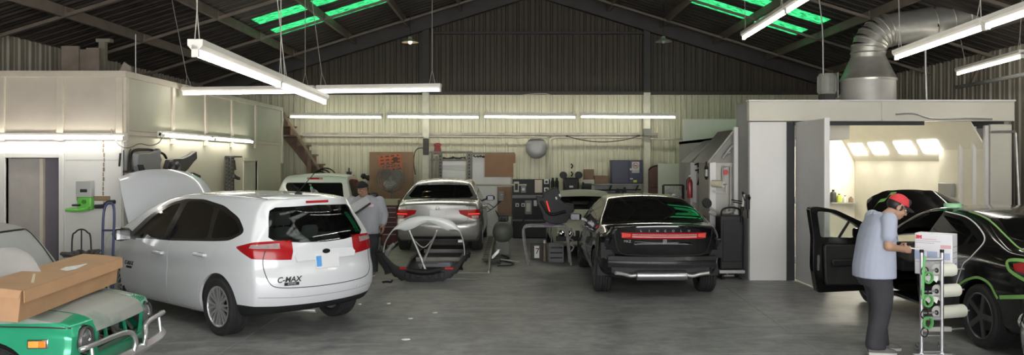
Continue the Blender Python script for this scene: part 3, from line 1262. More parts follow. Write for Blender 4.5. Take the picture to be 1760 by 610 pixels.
        # mirror
        mm = MB().loft([[Vector((2.08 + dx, sgn * (.90 + .02 + e * .22), 1.035 + .085 * k * s_ + .02)) for dx, s_ in ((-.0, -1), (.09 * k, -.8), (.13 * k, 0), (.09 * k, .8), (0, 1), (-.03, .8), (-.03, -.8))] for e, k in ((0, .5), (.15, .9), (.6, 1.05), (.9, .85), (1, .5))])
        mo = mm.build('door_mirror', m_cwhite if sgn < 0 else m_gloss_black, t, local=True, angle=60)
        MB().bx(2.05, 2.058, sgn * .95, sgn * 1.12, .99, 1.11).build('mirror_glass', m_chrome, mo, local=True)
        MB().beam((2.1, sgn * .84, .99), (2.1, sgn * .95, 1.02), .05, .05).build('mirror_arm', m_gloss_black, mo, local=True)
    # tail lamps wrapping the corner: red with a clear band
    for sgn in (1, -1):
        lp = [(-1.2, .9), (-.9, .9), (-.33, .985), (-.30, 1.0), (-.55, 1.075), (-.9, 1.09), (-1.2, 1.09)]
        outl = side_prism([(-1.2, .895), (-.84, .89), (-.62, .925), (-.36, 1.03), (-.36, 1.045), (-.62, 1.105), (-.84, 1.118), (-1.2, 1.12)], sgn * .42, sgn * 1.2)
        pr = boolean(outl, end_prism([(sgn * .47, .80), (sgn * 1.3, .80), (sgn * 1.3, 1.2), (sgn * .40, 1.2), (sgn * .40, 1.06)], -1.3, 0), 'INTERSECT')
        lamp = c.piece('tail_lamp', pr, m_red, th=.034)
        band = side_prism([(-1.2, 1.03), (-.8, 1.02), (-.58, 1.04), (-.6, 1.075), (-.8, 1.088), (-1.2, 1.09)], sgn * .5, sgn * 1.2)
        cl = boolean(thickness(evaluated(sh, [('DISPLACE', dict(strength=.003, mid_level=0))]), .006), band, 'INTERSECT')
        cl = boolean(cl, end_prism([(sgn * .56, .9), (sgn * .85, .9), (sgn * .85, 1.2), (sgn * .56, 1.2)], -1.3, 0), 'INTERSECT')
        finish(cl)
        link('clear_lens', cl, m_clear, lamp, local=True)
    c.piece('high_brake_lamp', end_prism(rect(-.16, .16, 1.512, 1.542), -.9, -.4), m_red, th=.02)
    # tailgate shut line
    gate = rpoly([(-.80, .545), (0, .535), (.80, .545), (.84, .85), (.7, 1.12), (-.7, 1.12), (-.84, .85)], 4, .1)
    gate = [p for p in gate]
    mb = MB()
    pts = [(-1, y, z) for y, z in [(-.66, 1.1), (-.73, .95), (-.735, .8), (-.7, .66), (-.6, .6), (-.3, .58), (0, .575), (.3, .58), (.6, .6), (.7, .66), (.735, .8), (.73, .95), (.66, 1.1)]]
    c.ribbon('tailgate_gap', pts, (1, 0, 0), .009, m_seam, off=-.001, n=8)
    c.ribbon('bumper_step', [(-1, y, z) for y, z in [(-.8, .5), (-.4, .475), (0, .47), (.4, .475), (.8, .5)]], (1, 0, 0), .007, mat('painted_shadow_grey', (.3, .31, .33), .4), off=-.001)  # grey strip painted as the shadow line under the bumper step
    # recess over the number plate, plate and emblem
    M = c.stick((-1, -.0, .93), (1, 0, 0))
    gr = MB()
    gr.loft([[M @ Vector((x, y, z)) for x, y in ((-.4, -.06), (.4, -.06), (.42, 0), (.37, .05), (-.37, .05), (-.42, 0))] for z in (-.02, .006)])
    gr.build('grip_recess', mat('car_paint_white_shade', (.72, .74, .76), .3, coat=.5, var=.02), t, local=True, bevel=.004)
    gr = MB()
    gr.loft([[M @ Vector((x * k, y * k + .03, z)) for x, y in [(.055 * math.cos(q * .3927), .028 * math.sin(q * .3927)) for q in range(16)]] for z, k in ((.004, 1), (.016, .9))])
    gr.build('emblem', m_black, t, local=True, angle=50)
    M = c.stick((-1, .0, .85), (1, 0, 0), .012)
    pl = MB().add(*_box(.33, .165, .008)[:2], M=M @ Matrix.Translation((0.0, 0, .004))).build('number_plate', m_plate, t, local=True, bevel=.003)
    MB().add(*_box(.07, .12, .003)[:2], M=M @ Matrix.Translation((-.12, 0, .009))).build('blue_patch', mat('plate_blue', (.1, .35, .75), .5), pl, local=True)
    for y in (-.45, .45):
        M = c.stick((-1, y, .5), (1, 0, 0), .001)
        MB().cyl(M @ Vector((0, 0, 0)), M @ Vector((0, 0, .004)), .016, n=16).build('parking_sensor', mat('sensor_grey', (.6, .61, .63), .4), t, local=True)
    mk = mat('badge_black', (.02, .02, .025), .3)
    M = c.stick((-1, .5, .68), (1, 0, 0), .002)
    text('badge_lettering', 'C-MAX', .085, M, mk, t, shear=.25, bold=.002)
    M = c.stick((-1, .47, .632), (1, 0, 0), .002)
    MB().add(*_box(.17, .034, .006)[:2], M=M).build('badge_bar', mk, t, local=True)
    text('badge_text', 'ENERGI', .028, M @ Matrix.Translation((0, 0, .004)), m_alloy, t)
    M = c.stick((2.2, 0, .66), (0, -1, 0), .002)
    text('door_badge', 'C-MAX', .075, M, mk, t, shear=.25, bold=.002)
    M = c.stick((2.18, 0, .61), (0, -1, 0), .002)
    MB().add(*_box(.15, .03, .006)[:2], M=M).build('door_badge_bar', mk, t, local=True)
    # charging flap ring on the front wing, sill crease
    M = c.stick((2.56, 0, .87), (0, -1, 0), .0)
    MB().torus(M @ Vector((0, 0, 0)), M.to_3x3() @ Vector((0, 0, 1)), .075, .004).build('charge_flap', mat('sensor_grey', (.6, .61, .63), .4), t, local=True)
    c.finish_body('body')
    # bonnet lifted on its hinge at the scuttle
    hp = [(3.5, 0), (3.42, .56), (2.62, .69), (2.50, 0), (2.62, -.69), (3.42, -.56)]
    pv = Vector((2.52, 0, 1.12))
    rows = []
    for i in range(9):
        q = i / 8
        x = 2.55 + q * .95
        hw = .70 - .1 * q ** 2.2
        row = []
        for j in range(13):
            v = -1 + j / 6
            xx = x + (.05 * (1 - v * v) if i == 0 else .0) - (.1 * abs(v) ** 2.5 if i == 8 else .1 * abs(v) ** 2.5 * q ** 3)
            zz = 1.12 - .16 * q ** 1.5 - .05 * v * v - (.03 if abs(v) == 1 else 0) - (.06 if i == 8 else 0)
            row.append(Vector((xx, v * hw, zz)))
        rows.append(row)
    Rm = Matrix.Translation(pv) @ Matrix.Rotation(R(-62), 4, 'Y') @ Matrix.Translation(-pv)
    rows = [[Rm @ p for p in r] for r in rows]
    hd = MB().sheet(rows, Rm.to_3x3() @ Vector((0, 0, -.022))).build('bonnet', m_cwhite, t, local=True, angle=45)
    MB().tube([Rm @ Vector((3.3, -.5, .93)), (3.25, -.62, .95)], .007).build('prop_rod', m_steelp, hd, local=True)
    en = MB().bx(2.75, 3.3, -.45, .45, .6, .86).cyl((2.85, -.3, .87), (3.2, -.3, .87), .06).cyl((2.85, .1, .88), (3.2, .1, .88), .05)
    en.build('engine', mat('engine_grey', (.1, .1, .1), .5), t, local=True, bevel=.02)
    # cabin
    for y in (.37, -.37):
        seat(t, 1.15, y, .5, .34, m_seat, .62)
    bb = MB().bx(-.02, .16, -.62, .62, .48, 1.02)
    for y in (-.4, 0, .4):
        bb.box((.03, y, 1.11), (.09, .23, .17))
    bb.build('rear_bench', m_seat, t, local=True, bevel=.05, seg=3)
    MB().bx(1.85, 2.4, -.7, .7, .75, .98).build('dashboard', m_cabin, t, local=True, bevel=.06, seg=3)
    MB().torus((1.68, .37, .95), (1, 0, .45), .18, .014).build('steering_wheel', m_black, t, local=True)
    for x in (0, 2.65):
        for s_ in (1, -1):
            wheel(t, (x, s_ * .775, .335), .335, .225, .235, s_, 'double', spokes=8)
    # aerial and roof strips
    an = MB().lathe([(.05, 0), (.045, .02), (.02, .035), (.0001, .04)], (-.3, 0, 1.6), n=16).tube([(-.3, 0, 1.63), (-.62, 0, 1.86)], .0045, 6)
    an.build('aerial', m_black, t, local=True)
    for s_ in (1, -1):
        c.ribbon('roof_strip', [(-.45, s_ * .52, 1.6), (.2, s_ * .56, 1.6), (1.2, s_ * .57, 1.6)], (0, 0, -1), .012, m_seam, off=0)
    MB().tube(cr([(-.1, .3, .28), (-.5, .2, .27), (-.72, .05, .26)], 6), .03, 10).build('exhaust_pipe', m_steelp, t, local=True)
    return t


def _box(x, y, z):
    m = MB().box((0, 0, 0), (x, y, z))
    return m.v, m.f


make_hatchback()
# ================================================================ the other cars
def sedan(t, paint, top, bottom, rear, front, half, belt, roofz, tumble, plan, wb, wr, rimr, dlo, panes, doors, rear_win, wind=None, tint=None, lat=.775, wd=.225, style='multi', m_rim=None, spokes=10,
          arch=.05, bulge_r=.14, bulge_f=.35, low=None, plan_up=None, cabin=None, steer=0, open_left=False, wheels=True, sides=(1, -1), rw_x=(-.8, .75), seatm=None, nu=110, deck=None):
    sh = car_shell(top, bottom, rear, front, half, belt, roofz,
                   low or [(0, .9), (.12, .96), (.3, .985), (.5, .995), (.68, .985), (.85, .985), (1, .95)], tumble, plan, crown=.045, bulge_r=bulge_r, bulge_f=bulge_f, plan_up=plan_up, nu=nu, deckcrown=deck)
    c = Car(t, sh, paint, inner=cabin)
    c.doors = []
    for x in (0, wb):
        for sg in (1, -1):
            c.cut(MB().cyl((x, sg * half * .58, wr), (x, sg * (half + .3), wr), wr + arch, n=44).mesh())
    if rear_win:
        c.piece('rear_window', end_prism(rear_win, *rw_x), tint or G_DARK, th=.006)
    if wind:
        c.piece('windscreen', end_prism(wind[0], wind[1], wind[2]), G_CLEAR if wind[3:] else (tint or G_TINT), th=.006)
    for sgn in sides:
        y0, y1 = sgn * half * .42, sgn * (half + .3)
        whole = side_prism(rpoly(dlo, 4, .09), y0, y1)
        for k, d in enumerate(doors):
            d = rpoly(d, 4, .06)
            nm = ('front_door', 'rear_door')[k] if len(doors) > 1 else 'door'
            if open_left and sgn == 1 and k == 0:
                c.cut(side_prism(d, y0, y1))
                continue
            c.doors.append(c.piece(nm, side_prism(inset_poly(d, .004), y0, y1), [paint, m_cabin], cut=side_prism(d, y0, y1), sub=[whole]))
        ps = [p for k, p in enumerate(panes) if not (open_left and sgn == 1 and k == 0)]
        for p in ps:
            c.piece('side_window', side_prism(rpoly(p, 4, .04), y0, y1), tint or G_TINT, th=.006, cut=side_prism([(9, 9), (9.1, 9), (9, 9.1)], y0, y1))
        me = boolean(thickness(sh, .02), whole, 'INTERSECT')
        for p in panes:
            me = boolean(me, side_prism(rpoly(p, 4, .04), y0, y1))
        if open_left and sgn == 1:
            me = boolean(me, side_prism(rpoly(doors[0], 4, .06), y0, y1))
        finish(me)
        link('window_surround', me, m_gloss_black, t, local=True)
        c.cut(whole)
    if wheels:
        for x in (0, wb):
            for s_ in (1, -1):
                wheel(t, (x, s_ * lat, wr), wr, wd, rimr, s_, style, m_rim, spokes=spokes, steer=steer if x else 0)
    for y in (.37, -.37):
        seat(t, wb * .48, y, .48, .28, seatm or m_seatk, .6)
    bb = MB().bx(wb * .5 - 1.05, wb * .5 - .85, -.58, .58, .45, .95)
    for y in (-.36, .36):
        bb.box((wb * .5 - .98, y, 1.0), (.08, .22, .13))
    bb.build('rear_bench', seatm or m_seatk, t, local=True, bevel=.05, seg=3)
    MB().bx(wb * .5 + .65, wb * .5 + 1.1, -half * .72, half * .72, .65, .9).build('dashboard', m_cabin, t, local=True, bevel=.05, seg=3)
    MB().torus((wb * .5 + .5, .36, .86), (1, 0, .45), .17, .014).build('steering_wheel', m_black, t, local=True)
    return c, sh


m_mirror = mat('mirror_silver', (.045, .045, .048), .2, metal=1, var=.03)


def mirror(t, x, y, z, sg, m, w=.2, h=.13):
    mm = MB().loft([[Vector((x + dx * k, y + sg * (.02 + e * w), z + h / 2 * k * s_)) for dx, s_ in ((-.03, -.9), (.04, -1), (.1, 0), (.04, 1), (-.03, .9))] for e, k in ((0, .6), (.2, .95), (.75, 1), (1, .55))])
    mo = mm.build('door_mirror', m, t, local=True, angle=60, bevel=.01)
    MB().bx(x - .037, x - .031, y + sg * w * .28, y + sg * w * .92, z - h * .36, z + h * .36).build('mirror_glass', m_mirror, mo, local=True)
    MB().beam((x + .03, y - sg * .06, z - .05), (x + .03, y + sg * .06, z - .02), .04, .04).build('mirror_arm', m, mo, local=True)


def handle(c, x, z, sg, m, i):
    M = c.stick((x, 0, z), (0, -sg, 0))
    MB().add(*_box(.2, .03, .03), M=M @ Matrix.Translation((0, 0, .03))).add(*_box(.02, .026, .03), M=M @ Matrix.Translation((-.08, 0, .014))).add(*_box(.02, .026, .03), M=M @ Matrix.Translation((.08, 0, .014))).build('door_handle', m, c.doors[i] if i < len(c.doors) else c.root, local=True, bevel=.008)


def plate(c, p, d, parent, w=.31, h=.16, lift=.006, m=None):
    M = c.stick(p, d, lift)
    return MB().add(*_box(w, h, .008), M=M).build('number_plate', m or m_plate, parent, local=True, bevel=.003)


# ---------------------------------------------------------------- silver saloon on the ramp rack
def make_silver():
    LIFT = .17
    t = thing('sedan_car', 'silver sedan on the ramp rack by the back wall, seen from behind', 'car', (-1.46, 16.85, LIFT), R(90))
    paint = mat('car_paint_silver', (.36, .355, .335), .26, metal=.55, coat=.7, var=.03)
    c, sh = sedan(t, paint,
                  [(-.88, .97), (-.6, 1.015), (-.36, 1.04), (0, 1.2), (.42, 1.36), (.9, 1.43), (1.4, 1.435), (1.8, 1.34), (2.3, 1.11), (2.6, .97), (3.1, .88), (3.5, .76), (3.55, .68)],
                  [(-.82, .27), (-.3, .2), (.5, .17), (2.4, .17), (3.2, .19), (3.55, .25)],
                  [(.27, -.82), (.4, -.95), (.55, -.97), (.68, -.93), (.8, -.91), (.97, -.88)],
                  [(.25, 3.55), (.4, 3.6), (.6, 3.6), (.68, 3.55)], .875,
                  [(-.95, .93), (-.3, .95), (.6, .93), (2, .88), (2.7, .83), (3.6, .7)], 1.42, .66,
                  [(-.97, .93), (-.5, .975), (0, 1), (2.3, 1), (3, .95), (3.6, .84)], 2.7, .31, .2,
                  [(2.35, .9), (1.0, .94), (.3, .97), (.12, 1.0), (.3, 1.13), (.6, 1.31), (1.1, 1.36), (1.5, 1.34), (1.9, 1.2)],
                  [[(2.2, .92), (1.28, .945), (1.22, 1.32), (1.45, 1.31), (1.8, 1.18)], [(1.2, .95), (.36, .99), (.36, 1.1), (.62, 1.27), (1.13, 1.32)]],
                  [[(2.35, .25), (1.26, .22), (1.24, .94), (1.18, 1.38), (1.55, 1.36), (1.98, 1.18), (2.4, .9)], [(1.25, .22), (.55, .22), (.4, .45), (.3, .7), (.1, .95), (.3, 1.18), (.6, 1.36), (1.17, 1.38), (1.23, .94)]],
                  [(-.6, 1.09), (0, 1.075), (.6, 1.09), (.66, 1.12), (.53, 1.335), (0, 1.35), (-.53, 1.335), (-.66, 1.12)],
                  wind=([(-.6, .99), (.6, .99), (.52, 1.33), (0, 1.36), (-.52, 1.33)], 1.5, 2.7), tint=G_DARK, lat=.75, wd=.2)
    for sgn in (1, -1):
        # red lamps, wide on the corner and narrowing on to the boot lid
        outer = end_prism([(sgn * y, z) for y, z in ((.95, .70), (.66, .705), (.44, .80), (.41, .87), (.95, .885))], -1.2, -.56)
        lamp = c.piece('tail_lamp', outer, m_red, th=.034)
        inner = boolean(thickness(evaluated(sh, [('DISPLACE', dict(strength=.003, mid_level=0))]), .006), end_prism([(sgn * y, z) for y, z in ((.80, .715), (.68, .715), (.66, .76), (.80, .765))], -1.2, -.7), 'INTERSECT')
        finish(inner)
        link('reversing_lens', inner, m_clear, lamp, local=True)
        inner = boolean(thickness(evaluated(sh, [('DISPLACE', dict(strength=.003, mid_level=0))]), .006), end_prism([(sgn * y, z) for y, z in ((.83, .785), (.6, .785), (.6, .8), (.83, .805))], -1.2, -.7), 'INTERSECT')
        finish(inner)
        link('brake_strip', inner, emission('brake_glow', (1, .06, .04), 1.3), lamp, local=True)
        mirror(t, 2.0, sgn * .84, .98, sgn, m_black)
        handle(c, 1.45, .84, sgn, paint, 0 if sgn > 0 else 2)
    c.ribbon('boot_gap', [(-1, y, z) for y, z in ((-.62, .93), (-.6, .75), (-.55, .64), (-.3, .62), (0, .615), (.3, .62), (.55, .64), (.6, .75), (.62, .93))], (1, 0, 0), .008, m_seam, off=-.001)
    c.ribbon('bumper_gap', [(-1.1, y, z) for y, z in ((-.8, .66), (-.5, .61), (0, .59), (.5, .61), (.8, .66))], (1, 0, 0), .008, m_seam, off=-.001)
    c.ribbon('boot_edge_trim', [(-1, y, .935) for y in (-.55, -.3, 0, .3, .55)], (1, 0, 0), .05, mat('boot_trim_silver', (.5, .5, .49), .25, metal=.7), off=.004)
    plate(c, (-1, 0, .80), (1, 0, 0), t, .3, .15)
    gr = MB()
    M = c.stick((-1, 0, .91), (1, 0, 0))
    gr.torus(M @ Vector((0, 0, .004)), M.to_3x3() @ Vector((0, 0, 1)), .035, .005).build('emblem_ring', m_dark, t, local=True)
    M = c.stick((-1, .4, .71), (1, 0, 0), .002)
    text('badge_lettering', 'CIVIC', .04, M, m_dark, t, shear=.1)
    c.piece('lower_grille', end_prism(rect(-.5, .5, .3, .36), -1.2, -.7), m_clad, th=.02)
    MB().bx(-.96, -.84, -.5, -.4, .24, .3).build('exhaust_tip', m_steelp, t, local=True, bevel=.01)
    M = Matrix.Translation((.5, 0, 1.32))
    c.finish_body('body')
    # third brake lamp behind the glass
    MB().bx(.22, .26, -.1, .1, 1.2, 1.225).build('high_brake_lamp', m_red, t, local=True)


# ---------------------------------------------------------------- black saloon with its rear bumper off
def make_black_rear():
    t = thing('sedan_car', 'black sedan with its rear bumper removed, full-width red tail lamp, muffler showing', 'car', (2.17, 12.55, 0), R(90))
    paint = mat('car_paint_black', (.006, .006, .007), .08, coat=1, var=.05)
    c, sh = sedan(t, paint,
                  [(-1.05, 1.075), (-.8, 1.09), (-.5, 1.07), (-.2, 1.13), (.25, 1.3), (.75, 1.41), (1.3, 1.43), (1.75, 1.36), (2.3, 1.13), (2.65, .97), (3.2, .9), (3.6, .8), (3.75, .68)],
                  [(-.74, .4), (-.35, .24), (.5, .2), (2.4, .2), (3.3, .22), (3.75, .3)],
                  [(.4, -.74), (.55, -.82), (.66, -.92), (.8, -.97), (.93, -1.01), (1.075, -1.05)],
                  [(.3, 3.75), (.45, 3.8), (.6, 3.8), (.68, 3.75)], .93,
                  [(-1.05, 1.0), (-.3, 1.0), (.6, .97), (2, .92), (2.8, .86), (3.8, .7)], 1.41, .66,
                  [(-1.06, .86), (-.5, .965), (0, .99), (.5, 1), (2.5, 1), (3.2, .95), (3.8, .82)], 2.85, .335, .23,
                  [(2.35, .94), (1.2, .98), (.2, 1.02), (.02, 1.06), (.3, 1.2), (.75, 1.34), (1.2, 1.37), (1.55, 1.33), (1.95, 1.18)],
                  [[(2.2, .96), (1.4, .985), (1.33, 1.325), (1.52, 1.305), (1.85, 1.17)], [(1.32, .99), (.5, 1.02), (.5, 1.2), (.8, 1.3), (1.25, 1.33)], [(.42, 1.03), (.16, 1.06), (.3, 1.15), (.42, 1.19)]],
                  [[(2.42, .28), (1.37, .25), (1.35, .98), (1.28, 1.39), (1.6, 1.345), (2.02, 1.17), (2.46, .93)], [(1.36, .25), (.58, .25), (.45, .45), (.34, .75), (.3, 1.0), (.45, 1.23), (.75, 1.36), (1.27, 1.39), (1.34, .98)]],
                  [(-.62, 1.13), (0, 1.1), (.62, 1.13), (.7, 1.15), (.52, 1.36), (0, 1.385), (-.52, 1.36), (-.7, 1.15)],
                  wind=([(-.62, 1.0), (.62, 1.0), (.52, 1.32), (0, 1.36), (-.52, 1.32)], 1.5, 2.75), tint=G_DARK, lat=.79, wd=.235, style='single', spokes=10, m_rim=m_darkalloy, rw_x=(-.75, .72), bulge_r=.22)
    # opening left by the missing bumper
    c.cut(end_prism([(-1.2, .1), (1.2, .1), (1.2, .72), (.72, .72), (.66, .6), (-.66, .6), (-.72, .72), (-1.2, .72)], -1.4, -.64))
    under = MB()
    under.bx(-.66, -.6, -.72, .72, .36, .74)
    under.build('rear_panel', m_dark, t, local=True, bevel=.01)
    bm_ = MB()
    bm_.loft([[Vector((-.84 + .12 * (y / .78) ** 2 + dx, y, z)) for dx, z in ((0, .46), (-.06, .47), (-.075, .52), (-.06, .535), (-.06, .56), (-.075, .575), (-.06, .63), (0, .64))] for y in np.linspace(-.78, .78, 15)])
    bm_.build('bumper_beam', mat('beam_black', (.02, .02, .021), .25, coat=.4), t, local=True, angle=25)
    for s_ in (1, -1):
        MB().bx(-.8, -.62, s_ * .48, s_ * .6, .47, .62).build('beam_bracket', m_dark, t, local=True, bevel=.01)
        # vents and wheel liners laid bare at the corners
        v = MB().bx(-.72, -.645, s_ * .70, s_ * .88, .6, .82)
        for k in range(5):
            v.bx(-.735, -.71, s_ * .71, s_ * .87, .62 + .04 * k, .635 + .04 * k)
        v.build('corner_vent', m_clad, t, local=True)
        rows = []
        for i in range(9):
            a_ = R(-5 + 95 * i / 8)
            rows.append([Vector((-.40 * math.cos(a_) - .02, s_ * y, .335 + .40 * math.sin(a_))) for y in (.62, .72, .82, .9)])
        MB().sheet(rows, (-.012, 0, 0)).build('wheel_liner', m_clad, t, local=True)
        bk = MB().beam((-.66, s_ * .8, .74), (-.86, s_ * .8, .88), .05, .02).beam((-.66, s_ * .86, .6), (-.78, s_ * .7, .62), .03, .02)
        bk.build('corner_bracket', m_dark, t, local=True)
        mirror(t, 2.1, s_ * .9, 1.0, s_, m_gloss_black, .22, .14)
        handle(c, 1.55, .88, s_, paint, 0 if s_ > 0 else 2)
        handle(c, .62, .91, s_, paint, 1 if s_ > 0 else 3)
    mu = MB()
    mu.loft([[Vector((-.74 + .075 * math.cos(w_) * k, y, .345 + .072 * math.sin(w_) * k)) for w_ in np.linspace(0, 2 * math.pi, 20)[:-1]] for y, k in ((-.37, .6), (-.36, .95), (-.34, 1), (.34, 1), (.36, .95), (.37, .6))])
    muo = mu.build('muffler', mat('muffler_steel', (.42, .42, .43), .3, metal=.85), t, local=True)
    for s_ in (1, -1):
        MB().tube(cr([(-.74, s_ * .36, .35), (-.74, s_ * .45, .34), (-.76, s_ * .56, .37), (-.8, s_ * .68, .39)], 6), .03, 10).build('tail_pipe', m_steelp, muo, local=True)
    # lamp bar across the boot
    lamp = c.piece('tail_lamp_bar', end_prism(rpoly([(-.58, .895), (.58, .895), (.62, .985), (-.62, .985)], 3, .03), -1.3, -.8), m_red, th=.034)
    big = evaluated(sh, [('DISPLACE', dict(strength=.003, mid_level=0))])
    for z0, z1, mm in ((.915, .932, mat('lamp_pink', (.75, .4, .38), .15, coat=.6)), (.945, .962, m_clear)):
        pc = boolean(thickness(big, .006), end_prism(rect(-.46, .46, z0, z1), -1.3, -.8), 'INTERSECT')
        finish(pc)
        link('lamp_strip', pc, mm, lamp, local=True)
    for s_ in (1, -1):
        pc = boolean(thickness(big, .006), end_prism([(s_ * .6, .905), (s_ * .48, .92), (s_ * .48, .965), (s_ * .6, .978)], -1.3, -.8), 'INTERSECT')
        finish(pc)
        link('corner_lens', pc, mat('lamp_red_bright', (.75, .1, .08), .12, coat=.6), lamp, local=True)
    n = 'LINCOLN'
    for i, ch in enumerate(n):
        M = c.stick((-1, .34 - .113 * i, 1.012), (1, 0, 0), .002)
        text('badge_letter', ch, .045, M, m_alloy, t)
    M = c.stick((-1, .52, .855), (1, 0, 0), .002)
    text('badge_model', 'MKZ', .05, M, m_alloy, t)
    M = c.stick((-1, 0, .855), (1, 0, 0), .003)
    MB().add(*_box(.006, .06, .006), M=M).add(*_box(.04, .006, .006), M=M).add(*_box(.045, .006, .005), M=M @ Matrix.Translation((0, .03, 0))).add(*_box(.045, .006, .005), M=M @ Matrix.Translation((0, -.03, 0))).add(*_box(.006, .06, .005), M=M @ Matrix.Translation((.022, 0, 0))).add(*_box(.006, .06, .005), M=M @ Matrix.Translation((-.022, 0, 0))).build('star_emblem', m_alloy, t, local=True)
    M = c.stick((-1, .02, .79), (1, 0, 0), .0)
    gp = MB()
    gp.loft([[M @ Vector((x, y, z)) for x, y in ((-.34, -.03), (.34, -.03), (.42, .035), (.3, .05), (-.3, .05), (-.42, .035))] for z in (-.01, .02)])
    gp.build('grip_trim', mat('car_paint_black_trim', (.007, .007, .008), .06, coat=1), t, local=True, bevel=.008, seg=3)
    c.ribbon('boot_gap', [(-1, y, z) for y, z in ((-.7, 1.02), (-.68, .86), (-.6, .68), (-.3, .655), (0, .65), (.3, .655), (.6, .68), (.68, .86), (.7, 1.02))], (1, 0, 0), .008, m_seam, off=-.001)
    # chrome line round the side glass and along the roof
    for s_ in (1, -1):
        c.ribbon('roof_trim', [(.0, s_ * 1, 1.07), (.3, s_ * 1, 1.215), (.75, s_ * 1, 1.355), (1.2, s_ * 1, 1.385), (1.55, s_ * 1, 1.345)], (0, -s_, 0), .016, m_chrome, off=.001)
    c.finish_body('body')


# ---------------------------------------------------------------- black saloon being masked, door and bonnet open
m_tape = mat('masking_tape_green', (.2, .42, .11), .6, var=.1)


def make_black_masked():
    t = thing('sedan_car', 'black sedan edged with green tape, bonnet up and front door open by the spray booth', 'car', (5.93, 8.75, 0), R(90))
    paint = mat('car_paint_black_dull', (.006, .0058, .0058), .14, coat=.7, var=.1)
    c, sh = sedan(t, paint,
                  [(-1.05, 1.06), (-.8, 1.09), (-.5, 1.1), (-.15, 1.2), (.35, 1.37), (.85, 1.43), (1.3, 1.435), (1.75, 1.36), (2.2, 1.15), (2.5, 1.0), (3.1, .92), (3.5, .8), (3.65, .68)],
                  [(-.98, .3), (-.35, .22), (.5, .2), (2.4, .2), (3.2, .22), (3.65, .3)],
                  [(.3, -.98), (.45, -1.1), (.62, -1.12), (.8, -1.08), (.93, -1.06), (1.06, -1.05)],
                  [(.3, 3.65), (.45, 3.7), (.6, 3.7), (.68, 3.65)], .93,
                  [(-1.1, 1.0), (-.3, 1.02), (.6, .98), (2, .92), (2.8, .86), (3.7, .7)], 1.42, .66,
                  [(-1.15, .88), (-.5, .98), (0, 1), (2.5, 1), (3.1, .95), (3.7, .82)], 2.78, .34, .25,
                  [(2.25, .95), (1.2, 1.0), (.25, 1.05), (.05, 1.13), (.3, 1.25), (.7, 1.345), (1.2, 1.38), (1.55, 1.34), (1.9, 1.2)],
                  [[(2.1, .975), (1.36, 1.005), (1.28, 1.335), (1.52, 1.315), (1.8, 1.19)], [(1.27, 1.01), (.45, 1.045), (.4, 1.2), (.75, 1.31), (1.2, 1.34)], [(.36, 1.07), (.18, 1.12), (.36, 1.19)]],
                  [[(2.3, .28), (1.33, .25), (1.3, 1.0), (1.23, 1.4), (1.6, 1.355), (1.98, 1.19), (2.34, .94)], [(1.32, .25), (.6, .25), (.48, .45), (.36, .7), (.2, .9), (.1, 1.12), (.35, 1.27), (.7, 1.365), (1.22, 1.4), (1.29, 1.0)]],
                  [(-.6, 1.17), (0, 1.15), (.6, 1.17), (.66, 1.2), (.52, 1.37), (0, 1.39), (-.52, 1.37), (-.66, 1.2)],
                  wind=([(-.62, 1.04), (.62, 1.04), (.52, 1.33), (0, 1.37), (-.52, 1.33)], 1.5, 2.6), tint=G_TINT, lat=.80, wd=.235, style='single', spokes=5, m_rim=mat('wheel_graphite', (.16, .16, .165), .3, metal=.85), rw_x=(-.75, .8),
                  open_left=True, seatm=mat('seat_leather_black', (.02, .02, .02), .5))
    c.cut(top_prism([(2.58, -.72), (3.5, -.6), (3.58, 0), (3.5, .6), (2.58, .72)], .62, 1.4))
    MB().bx(2.7, 3.35, -.45, .45, .45, .8).build('engine', mat('engine_grey', (.1, .1, .1), .5), t, local=True, bevel=.03)
    # bonnet, hinged at the scuttle
    pv = Vector((2.56, 0, 1.0))
    Rm = Matrix.Translation(pv) @ Matrix.Rotation(R(-40), 4, 'Y') @ Matrix.Translation(-pv)
    rows = []
    for i in range(9):
        q = i / 8
        x = 2.58 + q * 1.02
        hw = .80 - .16 * q ** 2.4
        rows.append([Rm @ Vector((x - .14 * abs(v) ** 2.5 * q ** 3, v * hw, 1.01 - .13 * q ** 1.6 - .05 * v * v - (.03 if abs(v) == 1 else 0) + (.018 if .45 < abs(v) < .75 else 0))) for v in [-1 + j / 8 for j in range(17)]])
    hood = MB().sheet(rows, Rm.to_3x3() @ Vector((0, 0, -.025))).build('bonnet', paint, t, local=True, angle=45)
    mb = MB()
    for a, b_ in (((8, 13), (3, 16)),):
        pts = [rows[8][10] * .2 + rows[7][11] * .8, rows[7][12], rows[6][13], rows[6][14], rows[5][15]]
        pts2 = [p + Rm.to_3x3() @ Vector((0, 0, .004)) for p in pts]
        q = cr(pts2, 5)
        sd = Rm.to_3x3() @ Vector((.035, -.03, 0))
        mb.sheet([[p - sd, p + sd] for p in q], Rm.to_3x3() @ Vector((0, 0, .003)))
    mb.build('tape_strip', m_tape, hood, local=True)
    MB().tube([(2.62, -.74, 1.0), Rm @ Vector((3.1, -.66, .93))], .012).build('gas_strut', m_steelp, hood, local=True)
    # open front door: outline hung on the hinge line, swung out
    hx, hy = 2.3, .92
    Dm = Matrix.Translation((hx, hy, 0)) @ Matrix.Rotation(R(-84), 4, 'Z') @ Matrix.Translation((-hx, -hy, 0))

    def dp(poly, y0, y1, nm, m, par, bevel=.0, holes=()):
        me = side_prism(poly, y0, y1)
        for h in holes:
            me = boolean(me, side_prism(h, -2, 2))
        me.transform(Dm)
        finish(me)
        return link(nm, me, m, par, local=True, bevel=bevel)

    outline = rpoly([(2.3, .28), (1.33, .25), (1.27, .6), (1.28, 1.0), (1.22, 1.385), (1.32, 1.40), (1.6, 1.35), (1.98, 1.18), (2.32, .95)], 4, .05)
    win = rpoly([(2.12, .97), (1.38, .99), (1.33, 1.335), (1.54, 1.315), (1.82, 1.185)], 4, .04)
